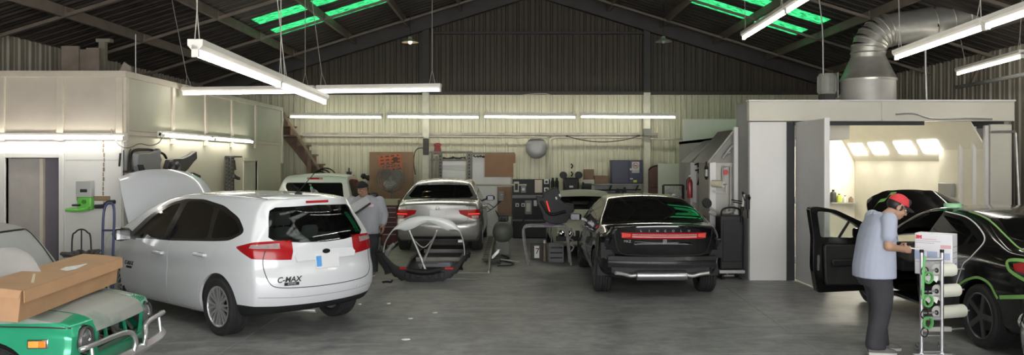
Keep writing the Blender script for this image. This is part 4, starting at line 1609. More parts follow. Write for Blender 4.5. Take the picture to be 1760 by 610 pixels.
    door = dp(outline, .80, .90, 'front_door', paint, t, .012, [win])
    dp(win, .845, .85, 'door_glass', G_CLEAR, door)
    dp(rpoly([(2.22, .35), (1.42, .35), (1.4, .9), (2.2, .88)], 4, .06), .75, .80, 'door_card', mat('door_card_black', (.006, .006, .006), .55), door, .02)
    dp(rpoly([(2.05, .62), (1.5, .6), (1.48, .7), (2.05, .72)], 4, .04), .70, .76, 'armrest', m_black, door, .02)
    dp([(2.1 + .09 * math.cos(k * .3), .45 + .09 * math.sin(k * .3)) for k in range(21)], .74, .76, 'speaker_grille', m_dark, door)
    dp(rect(1.34, 1.36, .55, .75), .78, .87, 'latch', m_chrome, door)
    mb = MB().beam((1.66, .85, .98), (1.80, .85, 1.19), .02, .03)
    mb = MB().add(mb.v, mb.f, Dm)
    mb.build('quarter_bar', m_black, door, local=True)
    mm = MB().loft([[Vector((2.02 + dx * k, .92 + e * .22, 1.02 + .07 * k * s_)) for dx, s_ in ((-.03, -.9), (.04, -1), (.1, 0), (.04, 1), (-.03, .9))] for e, k in ((0, .6), (.2, .95), (.75, 1), (1, .55))])
    mm = MB().add(mm.v, mm.f, Dm)
    mm.build('door_mirror', m_gloss_black, door, local=True, angle=60)
    mirror(t, 2.0, -.9, 1.0, -1, m_gloss_black)
    # tape along the joints
    tp = [('wheel_arch_tape', [(.40, 2, .2 + .37), (.36, 2, .36 + .26), (.2, 2, .34 + .36), (0, 2, .34 + .41), (-.2, 2, .34 + .37), (-.34, 2, .34 + .24)], .028),
          ('bumper_tape', [(-.37, 2, .60), (-.7, 2, .66), (-1.0, 2, .72)], .04),
          ('lamp_tape', [(-.5, 2, .9), (-.45, 2, .98), (-.6, 2, 1.01), (-.8, 2, 1.0)], .035), ('lamp_tape', [(-.5, 2, .9), (-.6, 2, .86), (-.8, 2, .80)], .035)]
    for nm, pts, w_ in tp:
        c.ribbon(nm, pts, (0, -1, 0), w_, m_tape, off=.003)
    c.ribbon('window_tape', [(.75, .60, 2), (.45, .615, 2), (.1, .66, 2), (-.3, .72, 2), (-.5, .74, 2)], (0, 0, -1), .02, m_tape, off=.003)
    c.ribbon('window_tape', [(-.55, .74, 2), (-.62, .6, 2), (-.62, .3, 2), (-.62, 0, 2)], (0, 0, -1), .03, m_tape, off=.003)
    mt = mat('fine_line_tape', (.75, .74, .7), .5)
    c.ribbon('door_edge_line', [(1.2, 2, 1.385), (.7, 2, 1.35), (.3, 2, 1.25), (.07, 2, 1.13), (.17, 2, .95), (.3, 2, .85), (.42, 2, .62), (.45, 2, .56)], (0, -1, 0), .014, mt, off=.003)
    c.ribbon('roof_highlight', [(1.75, .63, 2), (1.3, .60, 2), (.8, .58, 2), (.3, .62, 2)], (0, 0, -1), .018, m_steelp, off=.002)  # pale strip painted as the highlight along the roof edge
    # tail lamp (outside the picture's edge)
    c.piece('tail_lamp', side_prism([(-1.3, .84), (-.58, .9), (-.53, .96), (-.62, .99), (-1.3, .98)], .45, 1.2), m_red, th=.034)
    c.finish_body('body')


# ---------------------------------------------------------------- nose of another black car at the picture's right edge
def make_black_nose():
    t = thing('hatchback_car', 'black car at the far right edge, only its chrome-ringed headlamp corner in view', 'car', (7.6, 6.52, 0), R(180))
    paint = MATS['car_paint_black']
    c, sh = sedan(t, paint,
                  [(-.7, 1.4), (-.3, 1.47), (.4, 1.5), (1.1, 1.5), (1.6, 1.42), (2.1, 1.2), (2.5, .98), (2.95, .9), (3.2, .83), (3.28, .76)],
                  [(-.76, .3), (-.3, .23), (.5, .2), (2.2, .2), (3.0, .22), (3.28, .28)],
                  [(.3, -.76), (.45, -.84), (.7, -.86), (1.0, -.83), (1.2, -.76), (1.4, -.7)],
                  [(.28, 3.28), (.4, 3.33), (.6, 3.34), (.76, 3.28)], .86,
                  [(-.85, 1.0), (.6, .97), (2, .92), (2.6, .88), (3.3, .76)], 1.49, .68, [(-.9, .93), (0, 1), (2.4, 1), (2.9, .97), (3.3, .9)], 2.5, .31, .21,
                  [(2.2, .95), (1, .97), (.1, 1.0), (-.1, 1.05), (.2, 1.3), (.7, 1.42), (1.2, 1.42), (1.7, 1.25)], [[(2.05, .97), (1.2, .98), (1.15, 1.39), (1.35, 1.37), (1.65, 1.24)], [(1.1, .99), (.15, 1.02), (.4, 1.33), (1.05, 1.39)]],
                  [[(2.2, .27), (1.16, .25), (1.1, 1.44), (1.5, 1.4), (2.2, .95)]], [(-.6, 1.1), (.6, 1.1), (.5, 1.36), (-.5, 1.36)], wind=([(-.6, 1.0), (.6, 1.0), (.52, 1.4), (-.52, 1.4)], 1.4, 2.6), lat=.74, wd=.2, rw_x=(-1, -.3), nu=90)
    for s_ in (1, -1):
        lp = [(3.5, .48), (3.2, .46), (3.02, .54), (2.98, .68), (3.05, .72), (3.5, .68)]
        pr = side_prism(rpoly(lp, 4, .05), s_ * .5, s_ * 1.2)
        hl = c.piece('headlamp', pr, glass('headlamp_glass', (.8, .82, .82), .05), th=.006)
        MB().sph((3.04, s_ * .66, .58), (.09, .09, .09)).build('reflector', m_chrome, hl, local=True)
        MB().sph((3.12, s_ * .57, .58), (.06, .06, .06)).build('projector', m_chrome, hl, local=True)
    c.piece('grille', end_prism(rect(-.45, .45, .45, .62), 3.0, 3.6), m_chrome, th=.02)
    c.ribbon('bonnet_gap_glint', [(2.5, .72, 2), (2.9, .70, 2), (3.12, .6, 2), (3.2, .3, 2), (3.22, 0, 2)], (0, 0, -1), .01, mat('gap_glint', (.4, .4, .4), .3, metal=.8), off=.001)  # bright strip paints a glint along the bonnet gap
    c.finish_body('body')


# ---------------------------------------------------------------- white pickup in the far left corner
def make_pickup():
    t = thing('pickup_truck', 'white pickup truck parked by the stairs, clear plastic sheet on its rear window', 'truck', (-4.33, 16.75, 0), R(90))
    paint = mat('truck_paint_white', (.72, .72, .66), .3, coat=.5, var=.03)
    c, sh = sedan(t, paint,
                  [(-1.1, 1.04), (-.5, 1.05), (.6, 1.05), (.93, 1.06), (1.04, 1.35), (1.12, 1.58), (1.35, 1.68), (1.9, 1.7), (2.4, 1.64), (2.75, 1.4), (3.1, 1.12), (3.5, 1.07), (4.0, 1.0), (4.15, .85)],
                  [(-1.12, .42), (-.4, .36), (.5, .34), (3.0, .34), (3.7, .35), (4.15, .4)],
                  [(.42, -1.12), (.6, -1.14), (.8, -1.13), (1.04, -1.1)], [(.4, 4.15), (.6, 4.2), (.85, 4.15)], .9,
                  [(-1.2, 1.0), (.9, 1.02), (2.5, 1.04), (3.2, 1.02), (4.2, .85)], 1.68, .75, [(-1.2, .98), (0, 1), (3, 1), (3.7, .95), (4.2, .86)], 3.1, .36, .22,
                  [(2.9, 1.07), (1.25, 1.09), (1.2, 1.2), (1.3, 1.56), (1.6, 1.6), (2.3, 1.57), (2.6, 1.38)],
                  [[(2.75, 1.1), (1.95, 1.11), (1.95, 1.55), (2.25, 1.54), (2.5, 1.37)], [(1.87, 1.11), (1.32, 1.12), (1.38, 1.52), (1.62, 1.56), (1.87, 1.555)]],
                  [[(2.95, .45), (1.92, .45), (1.92, 1.63), (2.35, 1.6), (2.65, 1.4), (2.98, 1.06)], [(1.9, .45), (1.2, .45), (1.16, 1.2), (1.28, 1.6), (1.6, 1.63), (1.9, 1.63)]],
                  rpoly([(-.68, 1.12), (.68, 1.12), (.61, 1.53), (-.61, 1.53)], 4, .05), wind=([(-.66, 1.15), (.66, 1.15), (.58, 1.56), (-.58, 1.56)], 2.3, 3.3), tint=G_DARK, lat=.76, wd=.235, rw_x=(.7, 1.5))
    c.cut(MB().bx(-1.04, .88, -.74, .74, .6, 1.4).mesh())
    bl = MB().bx(-1.05, .9, -.76, .76, .56, .6).bx(-1.05, .9, -.78, -.74, .58, 1.0).bx(-1.05, .9, .74, .78, .58, 1.0).bx(.86, .9, -.76, .76, .6, 1.0).bx(-1.07, -1.03, -.76, .76, .6, 1.0)
    bl.build('load_bed', mat('bed_liner', (.06, .06, .06), .7), t, local=True)
    lampo = MB().bx(1.13, 1.2, -.17, .17, 1.595, 1.64).build('high_brake_lamp', m_red, t, local=True, bevel=.008)
    for s_ in (1, -1):
        MB().bx(1.122, 1.16, s_ * .1, s_ * .16, 1.602, 1.633).build('cargo_lens', m_clear, lampo, local=True)
        c.piece('tail_lamp', end_prism([(s_ * .95, .7), (s_ * .8, .7), (s_ * .8, .98), (s_ * .95, .98)], -1.3, -.9), m_red, th=.034)
        mirror(t, 2.75, s_ * .9, 1.15, s_, m_black, .2, .2)
    c.finish_body('body')
    # crumpled clear film hanging from the glass
    fm = glass('clear_film', (.86, .88, .88), .45, rough=.15, dcol=(.6, .62, .6))
    rows = []
    for i in range(14):
        q = i / 13
        row = []
        for j in range(10):
            u = j / 9
            y = .1 - q * .62 * u - .05 * (1 - u) + .015 * rnd.uniform(-1, 1)
            z = 1.5 - .42 * q - .06 * math.sin(u * 3) * q
            x = .93 + .1 * (1 - q) * .8 - .14 * u * q * (1 - q) * 3 - .03 * rnd.uniform(0, 1) - .02 * math.sin(9 * u + 5 * q)
            row.append(Vector((x, y, z)))
        rows.append(row)
    MB().sheet(rows, (.003, 0, 0)).build('plastic_film', fm, t, local=True, angle=20)


# ---------------------------------------------------------------- cream stripped car behind the black saloon
def make_cream():
    t = thing('old_car', 'stripped cream car with an empty windscreen frame, facing out behind the black sedan', 'car', (1.62, 20.0, 0), R(-90))
    paint = mat('car_paint_cream', (.5, .48, .38), .5, var=.15, scale=3)
    c, sh = sedan(t, paint,
                  [(-.7, .95), (-.4, 1.0), (0, 1.15), (.4, 1.27), (.9, 1.31), (1.3, 1.3), (1.6, 1.2), (1.95, .98), (2.2, .9), (2.8, .86), (3.2, .78), (3.3, .7)],
                  [(-.76, .3), (-.3, .23), (.5, .2), (2.2, .2), (3.0, .22), (3.3, .28)], [(.3, -.76), (.5, -.85), (.8, -.8), (.95, -.7)], [(.28, 3.3), (.45, 3.34), (.6, 3.33), (.7, 3.3)], .8,
                  [(-.85, .85), (.6, .88), (2, .86), (2.6, .82), (3.3, .68)], 1.3, .72, [(-.9, .93), (0, 1), (2.4, 1), (3.0, .95), (3.35, .86)], 2.4, .31, .19,
                  [(2.0, .9), (1, .9), (.1, .93), (.3, 1.15), (.8, 1.22), (1.25, 1.22), (1.6, 1.12)], [[(1.9, .92), (1.0, .92), (.95, 1.19), (1.2, 1.19), (1.55, 1.1)], [(.9, .93), (.2, .96), (.4, 1.14), (.85, 1.19)]],
                  [[(2.0, .27), (1.0, .25), (.95, 1.25), (1.3, 1.25), (2.0, .88)]], [(-.5, 1.0), (.5, 1.0), (.45, 1.2), (-.45, 1.2)], wind=None, lat=.68, wd=.18, rw_x=(-1, .4), bulge_f=.2, nu=90)
    c.cut(end_prism(rpoly([(-.58, .94), (.58, .94), (.52, 1.2), (0, 1.215), (-.52, 1.2)], 4, .05), 1.3, 2.3))
    for s_ in (1, -1):
        for k, y in enumerate((.6, .42)):
            c.cut(MB().cyl((3.0, s_ * y, .5), (3.6, s_ * y, .5), .075).mesh())
            h = MB().lathe([(.0001, 0), (.05, .015), (.07, .04), (.078, .05), (.07, .055), (.06, .05), (.0001, .07)], (3.18, s_ * y, .5), (1, 0, 0), 24)
            h.build('headlamp', m_chrome, t, local=True)
    c.piece('grille', end_prism(rect(-.32, .32, .42, .58), 3.0, 3.6), m_black, th=.03)
    MB().beam((3.36, -.72, .42), (3.36, .72, .42), .05, .1).build('bumper', m_black, t, local=True, bevel=.01)
    c.finish_body('body')


make_silver()
make_black_rear()
make_black_masked()
make_black_nose()
make_pickup()
make_cream()
# ================================================================ people
m_skin = mat('skin_tan', (.42, .24, .16), .55, var=.08, scale=12)
m_skin2 = mat('skin_brown', (.34, .19, .125), .55, var=.08, scale=12)
m_hair = mat('hair_black', (.008, .007, .007), .5)
m_shirt = mat('shirt_blue_grey', (.36, .39, .48), .85, var=.08, scale=7, bump=.15)
m_shirt2 = mat('shirt_grey', (.33, .345, .37), .85, var=.1, scale=7, bump=.15)
m_pants = mat('trousers_charcoal', (.035, .035, .042), .85, var=.2, scale=6, bump=.15)
m_shoe = mat('shoe_grey', (.12, .115, .11), .7, var=.2, scale=10)
m_sole = mat('shoe_sole_pale', (.5, .49, .46), .6)


def V(*a):
    return Vector(a)


def hand(mb, wrist, d, side, palm, curl=.6, thumb=1, s=1.0):
    """palm, four bent fingers of unequal length and a thumb; d along the hand, side across it, palm = inner normal"""
    d, side, palm = Vector(d).normalized(), Vector(side).normalized(), Vector(palm).normalized()
    M = Matrix((d, side, palm)).transposed()
    c = Vector(wrist) + d * .05 * s
    mb.sph(c, (.052 * s, .042 * s, .019 * s), 14, 10, M)
    mb.cap(wrist, .026 * s, Vector(wrist) + d * .03 * s, .026 * s)
    for k, (off, L) in enumerate(((.030, .075), (.010, .085), (-.011, .078), (-.031, .06))):
        p = Vector(wrist) + d * .085 * s + side * off * s
        a = 0
        r = .0095 * s
        for seg, f in enumerate((.45, .32, .25)):
            a += curl * (.6 if seg == 0 else 1)
            q = p + (d * math.cos(a) + palm * math.sin(a)) * (L * f * s)
            mb.cap(p, r, q, r * .92, 10)
            p, r = q, r * .92
    t0 = Vector(wrist) + d * .028 * s + side * .03 * thumb * s
    t1 = t0 + (d * .6 + side * thumb * .75 + palm * .35).normalized() * .042 * s
    t2 = t1 + (d * .9 + side * thumb * .1 + palm * .5).normalized() * .034 * s
    mb.cap(t0, .014 * s, t1, .0115 * s, 10).cap(t1, .0115 * s, t2, .0095 * s, 10)


def head_frame(c, fwd, roll=(0, 0, 1)):
    f = Vector(fwd).normalized()
    l = Vector(roll).cross(f).normalized()
    u = f.cross(l)
    return Matrix.Translation(Vector(c)) @ Matrix((f, l, u)).transposed().to_4x4()


def head(mb, H):
    h = MB()
    h.sph((-.014, 0, .03), (.1, .078, .092), 20, 14)
    h.sph((.022, 0, -.03), (.072, .062, .085), 20, 14)
    h.sph((.038, 0, -.088), (.045, .042, .03))
    h.cap((.086, 0, .012), .0095, (.106, 0, -.028), .015)
    h.sph((.09, .012, -.032), (.012, .01, .009)).sph((.09, -.012, -.032), (.012, .01, .009))
    h.sph((.082, 0, -.064), (.013, .026, .006)).sph((.08, 0, -.074), (.013, .024, .007))
    for s in (1, -1):
        h.sph((-.012, s * .078, -.008), (.021, .009, .034))
        h.cap((.078, s * .018, .028), .009, (.066, s * .05, .028), .008)
        h.sph((.055, s * .045, -.03), (.03, .02, .024))
    mb.add(h.v, h.f, H)


def eyes(H, root, m_brow=None):
    for s in (1, -1):
        e = MB().sph((.0765, s * .031, .006), (.012, .015, .009), 12, 8)
        o = MB().add(e.v, e.f, H).build('eye', mat('eye_white', (.6, .58, .55), .25), root, local=True)
        e = MB().sph((.0875, s * .031, .005), (.003, .0065, .0065), 10, 8)
        MB().add(e.v, e.f, H).build('iris', m_hair, o, local=True)
        e = MB().tube([(.088, s * .014, .028), (.086, s * .032, .033), (.072, s * .052, .027)], .0045, 6)
        MB().add(e.v, e.f, H).build('eyebrow', m_hair, root, local=True)
    e = MB().tube([(.094, -.02, -.068), (.098, 0, -.0685), (.094, .02, -.068)], .0022, 6)
    MB().add(e.v, e.f, H).build('lip_line', mat('lip_dark', (.2, .08, .06), .5), root, local=True)


def spectacles(H, root):
    g = MB()
    for s in (1, -1):
        g.tube([(.104, s * (.032 + .023 * math.cos(a)), .004 + .016 * math.sin(a)) for a in np.linspace(0, 2 * math.pi, 17)[:-1]], .0022, 6, closed=True)
        g.tube([(.104, s * .055, .008), (.06, s * .075, .01), (-.01, s * .082, .008)], .002, 6)
    g.tube([(.105, -.01, .006), (.108, 0, .008), (.105, .01, .006)], .0022, 6)
    MB().add(g.v, g.f, H).build('glasses', m_wire, root, local=True)


def shoe(root, heel, d, L=.28):
    d = Vector((d[0], d[1], 0)).normalized()
    s = Vector((-d.y, d.x, 0))
    heel = Vector(heel)
    st = [(0, .028, .075), (.04, .036, .085), (.1, .038, .085), (.16, .044, .06), (.21, .046, .045), (.255, .036, .035), (.28, .012, .02)]
    rows = []
    for t, wd, hh in st:
        c = heel + d * (t * L / .28)
        rows.append([c + s * (wd * math.cos(a) * (1 if math.sin(a) <= 0 else .85)) + V(0, 0, .022 + max(0, math.sin(a)) * hh) for a in np.linspace(0, 2 * math.pi, 15)[:-1]])
    o = MB().loft(rows).build('shoe', m_shoe, root, local=True, angle=60)
    rows = []
    for t, wd, hh in st:
        c = heel + d * (t * L / .28)
        wd = wd * 1.06
        rows.append([c + s * y + V(0, 0, z) for y, z in ((-wd, 0), (wd, 0), (wd, .026), (-wd, .026))])
    MB().loft(rows).build('sole', m_sole, o, local=True)


def rings(lst, n=20, e=2.4):
    """elliptic rings: (centre, half depth along x, half width along y)"""
    out = []
    for c, a, b in lst:
        c = Vector(c)
        row = []
        for i in range(n):
            w = 2 * math.pi * i / n
            cw, sw = math.cos(w), math.sin(w)
            row.append(c + V(a * abs(cw) ** (2 / e) * (1 if cw >= 0 else -1), b * abs(sw) ** (2 / e) * (1 if sw >= 0 else -1), 0))
        out.append(row)
    return out


def man_at_paper_stand():
    t = thing('person', 'man in red cap, pale blue-grey short-sleeved shirt and charcoal trousers, holding a white stick', 'person', (3.84, 8.54, 0), R(2))
    # x ahead (to the picture's right), y to his left (away from the camera)
    H = head_frame((.205, .0, 1.515), (1, -.12, -.52), (0, .0, 1))
    sh_r, el_r, wr_r = V(.02, -.19, 1.40), V(-.02, -.25, 1.13), V(.215, -.10, 1.085)
    sh_l, el_l, wr_l = V(.03, .19, 1.40), V(.02, .25, 1.14), V(.235, .06, 1.075)
    b = MB()
    head(b, H)
    b.cap((.03, 0, 1.38), .062, (.15, 0, 1.475), .056)
    for p, q, r0, r1 in ((sh_r, el_r, .058, .045), (el_r, wr_r, .046, .029), (sh_l, el_l, .058, .045), (el_l, wr_l, .046, .029)):
        b.cap(p, r0, q, r1)
    hand(b, wr_r, (1, .35, -.05), (0, .2, 1), (-.35, 1, 0), .75, 1)
    hand(b, wr_l, (1, -.45, -.05), (0, .2, 1), (-.45, -1, 0), .75, 1)
    b.sph((-.02, 0, 1.22), (.125, .175, .2)).sph((-.03, 0, .98), (.13, .16, .2))
    for s in (1, -1):
        b.cap((-.03, s * .09, .88), .09, (.0 + (.06 if s > 0 else -.03), s * .1, .5), .06)
        b.cap((.0 + (.06 if s > 0 else -.03), s * .1, .5), .058, ((.05 if s > 0 else -.1), s * .1, .1), .045)
    link('body', blob(b, .0085, 3), m_skin, t, local=True)
    eyes(H, t)
    spectacles(H, t)
    # close hair under the cap, short beard shade left out
    h = MB().sph((-.03, 0, .022), (.09, .0815, .082), 18, 12)
    for s in (1, -1):
        h.sph((.01, s * .074, .0), (.022, .008, .03))
    MB().add(h.v, h.f, H).build('hair', m_hair, t, local=True)
    c = MB()
    prof = []
    rows = []
    for i in range(8):
        a = R(90 * i / 7)
        rows.append([V(-.01 + .11 * math.cos(a) * math.cos(w), .09 * math.cos(a) * math.sin(w), .045 + .098 * math.sin(a) ** .9 if i < 7 else .143) for w in np.linspace(0, 2 * math.pi, 25)[:-1]])
    rows[-1] = [V(-.01 + .004 * math.cos(w), .004 * math.sin(w), .1425) for w in np.linspace(0, 2 * math.pi, 25)[:-1]]
    c.loft(rows)
    cap = MB().add(c.v, c.f, H).build('cap', mat('cap_red', (.62, .045, .055), .75, var=.2, scale=60), t, local=True, angle=60)
    rows = []
    for i in range(6):
        q = i / 5
        rows.append([V(.075 + .095 * q - .05 * abs(v) ** 2 * (1 if q > 0 else 1) - .0, v * (.082 - .012 * q), .052 - .022 * q - .025 * v * v) for v in np.linspace(-1, 1, 11)])
    br = MB().sheet(rows, (0, 0, .006))
    MB().add(br.v, br.f, H).build('cap_brim', mat('cap_black', (.012, .012, .013), .7), cap, local=True, angle=60)
    fp = MB().sph((.068, 0, .085), (.035, .06, .045))
    MB().add(fp.v, fp.f, H).build('cap_front_panel', mat('cap_black', (.012, .012, .013), .7), cap, local=True, angle=60)
    # shirt, untucked
    s = MB()
    s.loft(rings([((-.045, 0, .79), .20, .225), ((-.045, 0, .90), .20, .225), ((-.035, 0, 1.05), .185, .22), ((-.02, 0, 1.2), .17, .225), ((-.005, 0, 1.32), .145, .22), ((.01, 0, 1.40), .11, .19), ((.03, 0, 1.45), .075, .09)]))
    for p, q in ((sh_r, el_r), (sh_l, el_l)):
        s.cap(p + V(0, 0, -.0), .082, p.lerp(q, .62), .078)
    me = blob(s, .011, 3)
    so = link('shirt', me, m_shirt, t, local=True)
    col = MB()
    for sg in (1, -1):
        col.sheet([[V(-.045, sg * .01, 1.475), V(.0, sg * .07, 1.465), V(.07, sg * .065, 1.43), V(.115, sg * .03, 1.40)], [V(-.06, sg * .01, 1.44), V(-.0, sg * .095, 1.43), V(.08, sg * .085, 1.39), V(.135, sg * .045, 1.35)]], (-.004, sg * .004, .006))
        col.build('collar', m_shirt, so, local=True, angle=60)
        col = MB()
    MB().sheet([[V(.128, -.13, 1.27), V(.152, -.06, 1.27)], [V(.14, -.14, 1.17), V(.168, -.065, 1.17)]], (.006, -.003, 0)).build('chest_pocket', m_shirt, so, local=True)
    MB().sheet([[V(.125, -.125, 1.315), V(.145, -.07, 1.315)], [V(.128, -.127, 1.285), V(.15, -.07, 1.285)]], (.008, -.004, 0)).build('name_patch', mat('patch_white', (.7, .7, .7), .7), so, local=True)
    # trousers
    p = MB()
    p.loft(rings([((-.05, 0, .98), .145, .18), ((-.05, 0, .88), .165, .195), ((-.045, 0, .78), .165, .2), ((-.03, 0, .7), .14, .19)]))
    for sg, dk, df in ((1, .06, .055), (-1, -.02, -.08)):
        p.loft(rings([((-.04, sg * .095, .85), .125, .1), ((dk * .6, sg * .1, .62), .115, .098), ((dk * .9, sg * .1, .45), .098, .09), ((df * .8, sg * .1, .25), .095, .085), ((df, sg * .1, .10), .1, .085), ((df + .01, sg * .1, .055), .098, .082)], 16))
    link('trousers', blob(p, .012, 4), m_pants, t, local=True)
    shoe(t, (-.155, -.1, 0), (1, -.18))
    shoe(t, (.0, .1, 0), (1, -.12))
    # the white stick in his fingers goes on to the stand: a thing of its own
    st = MB().cyl((4.125, 8.50, 1.10), (4.30, 8.40, 1.075), .0075, n=10)
    tag(st.build('stick', mat('white_plastic', (.75, .75, .74), .4)), 'short white stick held in the hands of the man in the red cap', 'stick')


def man_with_panel():
    X, Y = -2.57, 14.3
    t = thing('person', 'stout man in a dark beanie and long-sleeved grey shirt, standing behind the white hatchback', 'person', (X, Y, 0), R(-97))
    # x ahead (towards the camera), y to his left (the picture's right)
    H = head_frame((.10, -.03, 1.515), (1, -.28, -.42))
    sh_r, el_r, wr_r = V(.0, -.25, 1.30), V(.10, -.36, 1.08), V(.27, -.22, 1.02)
    sh_l, el_l, wr_l = V(.0, .25, 1.30), V(-.03, .33, 1.06), V(.07, .34, .90)
    b = MB()
    head(b, H)
    b.cap((.0, 0, 1.32), .072, (.06, -.01, 1.45), .066)
    b.sph(H @ V(.03, 0, -.1), (.06, .062, .045))
    for p, q, r0, r1 in ((sh_r, el_r, .068, .05), (el_r, wr_r, .05, .032), (sh_l, el_l, .068, .05), (el_l, wr_l, .05, .032)):
        b.cap(p, r0, q, r1)
    hand(b, wr_r, (.75, .55, .1), (.3, -.3, 1), (-.5, .6, .25), .6, 1, 1.05)
    hand(b, wr_l, (.25, .05, -1), (1, -.1, .2), (0, -1, 0), .35, 1, 1.1)
    b.sph((.0, 0, 1.14), (.17, .23, .22)).sph((.02, 0, .92), (.19, .22, .22))
    for s in (1, -1):
        b.cap((0, s * .11, .82), .1, (.01, s * .12, .46), .065).cap((.01, s * .12, .46), .063, (-.02, s * .12, .1), .048)
    link('body', blob(b, .009, 3), m_skin2, t, local=True)
    eyes(H, t)
    spectacles(H, t)
    h = MB()
    rows = []
    for i in range(8):
        a = R(90 * i / 7)
        rows.append([V(-.018 + .113 * math.cos(a) * math.cos(w), .093 * math.cos(a) * math.sin(w), .03 + .022 * math.cos(w) * math.cos(a) + .112 * math.sin(a)) for w in np.linspace(0, 2 * math.pi, 25)[:-1]])
    rows[-1] = [V(-.018 + .004 * math.cos(w), .004 * math.sin(w), .1425) for w in np.linspace(0, 2 * math.pi, 25)[:-1]]
    h.loft(rows)
    MB().add(h.v, h.f, H).build('beanie', mat('beanie_black', (.01, .01, .012), .9, bump=.3), t, local=True, angle=70)
    hb = MB().sph((-.045, 0, -.02), (.07, .08, .06))
    MB().add(hb.v, hb.f, H).build('hair', m_hair, t, local=True)
    s = MB()
    s.loft(rings([((.02, 0, .74), .225, .27), ((.02, 0, .84), .24, .275), ((.02, 0, 1.0), .235, .275), ((.01, 0, 1.15), .205, .275), ((.0, 0, 1.27), .17, .265), ((.0, 0, 1.36), .125, .2), ((.02, 0, 1.41), .09, .1)]))
    for p, q, w_ in ((sh_r, el_r, wr_r), (sh_l, el_l, wr_l)):
        s.cap(p, .092, q, .076).cap(q, .076, q.lerp(w_, .85), .058)
    so = link('shirt', blob(s, .012, 3), m_shirt2, t, local=True)
    for sg in (1, -1):
        MB().sheet([[V(-.05, sg * .01, 1.44), V(.0, sg * .08, 1.43), V(.085, sg * .075, 1.38), V(.125, sg * .025, 1.33)], [V(-.07, sg * .01, 1.40), V(-.0, sg * .11, 1.385), V(.1, sg * .1, 1.335), V(.15, sg * .05, 1.27)]], (.004, sg * .004, .006)).build('collar', mat('collar_purple', (.06, .04, .1), .8), so, local=True, angle=60)
    MB().sheet([[V(.165, .1, 1.255), V(.15, .19, 1.255)], [V(.18, .1, 1.21), V(.165, .19, 1.21)]], (.01, .004, 0)).build('name_patch', mat('patch_pink', (.65, .5, .52), .7), so, local=True)
    p = MB()
    p.loft(rings([((.01, 0, .92), .2, .23), ((.01, 0, .82), .21, .235), ((.0, 0, .72), .19, .23), ((.0, 0, .64), .16, .215)]))
    for sg in (1, -1):
        p.loft(rings([((.0, sg * .11, .8), .14, .115), ((.01, sg * .12, .58), .125, .11), ((.01, sg * .12, .42), .108, .1), ((-.01, sg * .12, .22), .1, .095), ((-.015, sg * .12, .06), .1, .095)], 16))
    link('trousers', blob(p, .013, 4), m_pants, t, local=True)
    shoe(t, (-.1, .12, 0), (1, .2))
    shoe(t, (-.1, -.12, 0), (1, -.2))
    # long grey trim panel carried under his right arm, rising to the shoulder
    W = WM[t.name]
    a, c = V(.36, -.56, .93), V(.235, .13, 1.335)
    d = (c - a)
    n = V(1, .15, .35).normalized()
    up = n.cross(d).normalized()
    rows = []
    for i in range(13):
        q = i / 12
        cc = a + d * q - up * .05 * math.sin(math.pi * q) * .3
        hw = .13 - .045 * q
        rows.append([cc + up * (v * hw) + n * (.035 * (1 - v * v) + .012 * math.sin(3 * q)) for v in np.linspace(-1, 1, 9)])
    pt = thing('trim_panel', 'long pale grey car panel held slantwise by the man in the beanie', 'car part', W @ a)
    mb = MB().sheet(rows, n * -.012)
    MB().add(mb.v, mb.f, W).build('panel', mat('panel_grey', (.42, .43, .44), .35, var=.1), pt, angle=50)
    mb = MB().sheet([[r[0] + n * -.005, r[1] + n * .012] for r in rows], n * .01)
    MB().add(mb.v, mb.f, W).build('edge_flange', mat('panel_dark_edge', (.07, .07, .07), .5), pt)


man_at_paper_stand()
man_with_panel()
# ================================================================ spray booth and what belongs to it
BX0, BX1, BY0, BY1, BZ = 3.98, 8.38, 13.66, 19.4, 3.0
LZ, LX, LY = 2.46, 5.9, 14.4      # the part behind the front is lower on its left side
m_booth = mat('booth_paint_white', (.72, .71, .69), .5, var=.06, scale=1.0)
m_boothh = mat('booth_paint_cream', (.64, .62, .53), .5, var=.08, scale=1.0)
m_boothin = mat('booth_lining_cream', (.82, .79, .69), .5, var=.04)
m_boothg = mat('booth_side_grey', (.34, .34, .335), .55, var=.12, scale=1.5)
m_slot = mat('door_gap_dark', (.03, .03, .035), .6)
t = thing('spray_booth', 'white walk-in spray booth with an open doorway and lit panels inside', 'spray booth', ((BX0 + BX1) / 2, BY0, 0))
DX0, DX1, DZ = 4.74, 8.02, 2.66
pf = MB().bx(BX0, 4.60, BY0 - .02, BY0 + .08, .0, 2.66).build('front_panel', m_booth, t, bevel=.01)
MB().bx(4.60, DX0, BY0 + .0, BY0 + .08, 0, DZ).build('door_jamb', m_slot, t)
MB().bx(DX1, BX1, BY0 - .01, BY0 + .08, 0, 2.62).build('front_panel', m_boothh, t, bevel=.01)
hd = MB().bx(BX0 - .02, 6.18, BY0 - .05, BY0 + .08, DZ + .01, BZ).bx(6.19, BX1 + .02, BY0 - .05, BY0 + .08, DZ + .01, BZ)
hdo = hd.build('header', m_boothh, t, bevel=.008)
MB().bx(6.175, 6.195, BY0 - .065, BY0 - .05, DZ + .03, BZ).build('joint_strip', m_boothh, hdo)
MB().bx(BX0 - .03, BX1 + .03, BY0 - .07, BY0 + .1, BZ, BZ + .025).build('cap_rail', m_booth, hdo)
MB().bx(4.72, 6.9, BY0 - .03, BY0 + .0, DZ - .06, DZ + .008).build('door_track', m_slot, t)
MB().tube(cr([(6.4, BY0 - .09, DZ + .12), (6.7, BY0 - .1, DZ + .13), (7.0, BY0 - .1, DZ + .05), (7.6, BY0 - .09, DZ + .05), (8.0, BY0 - .09, DZ + .04)], 6), .014, 8).build('door_closer_rod', m_steelp, t)
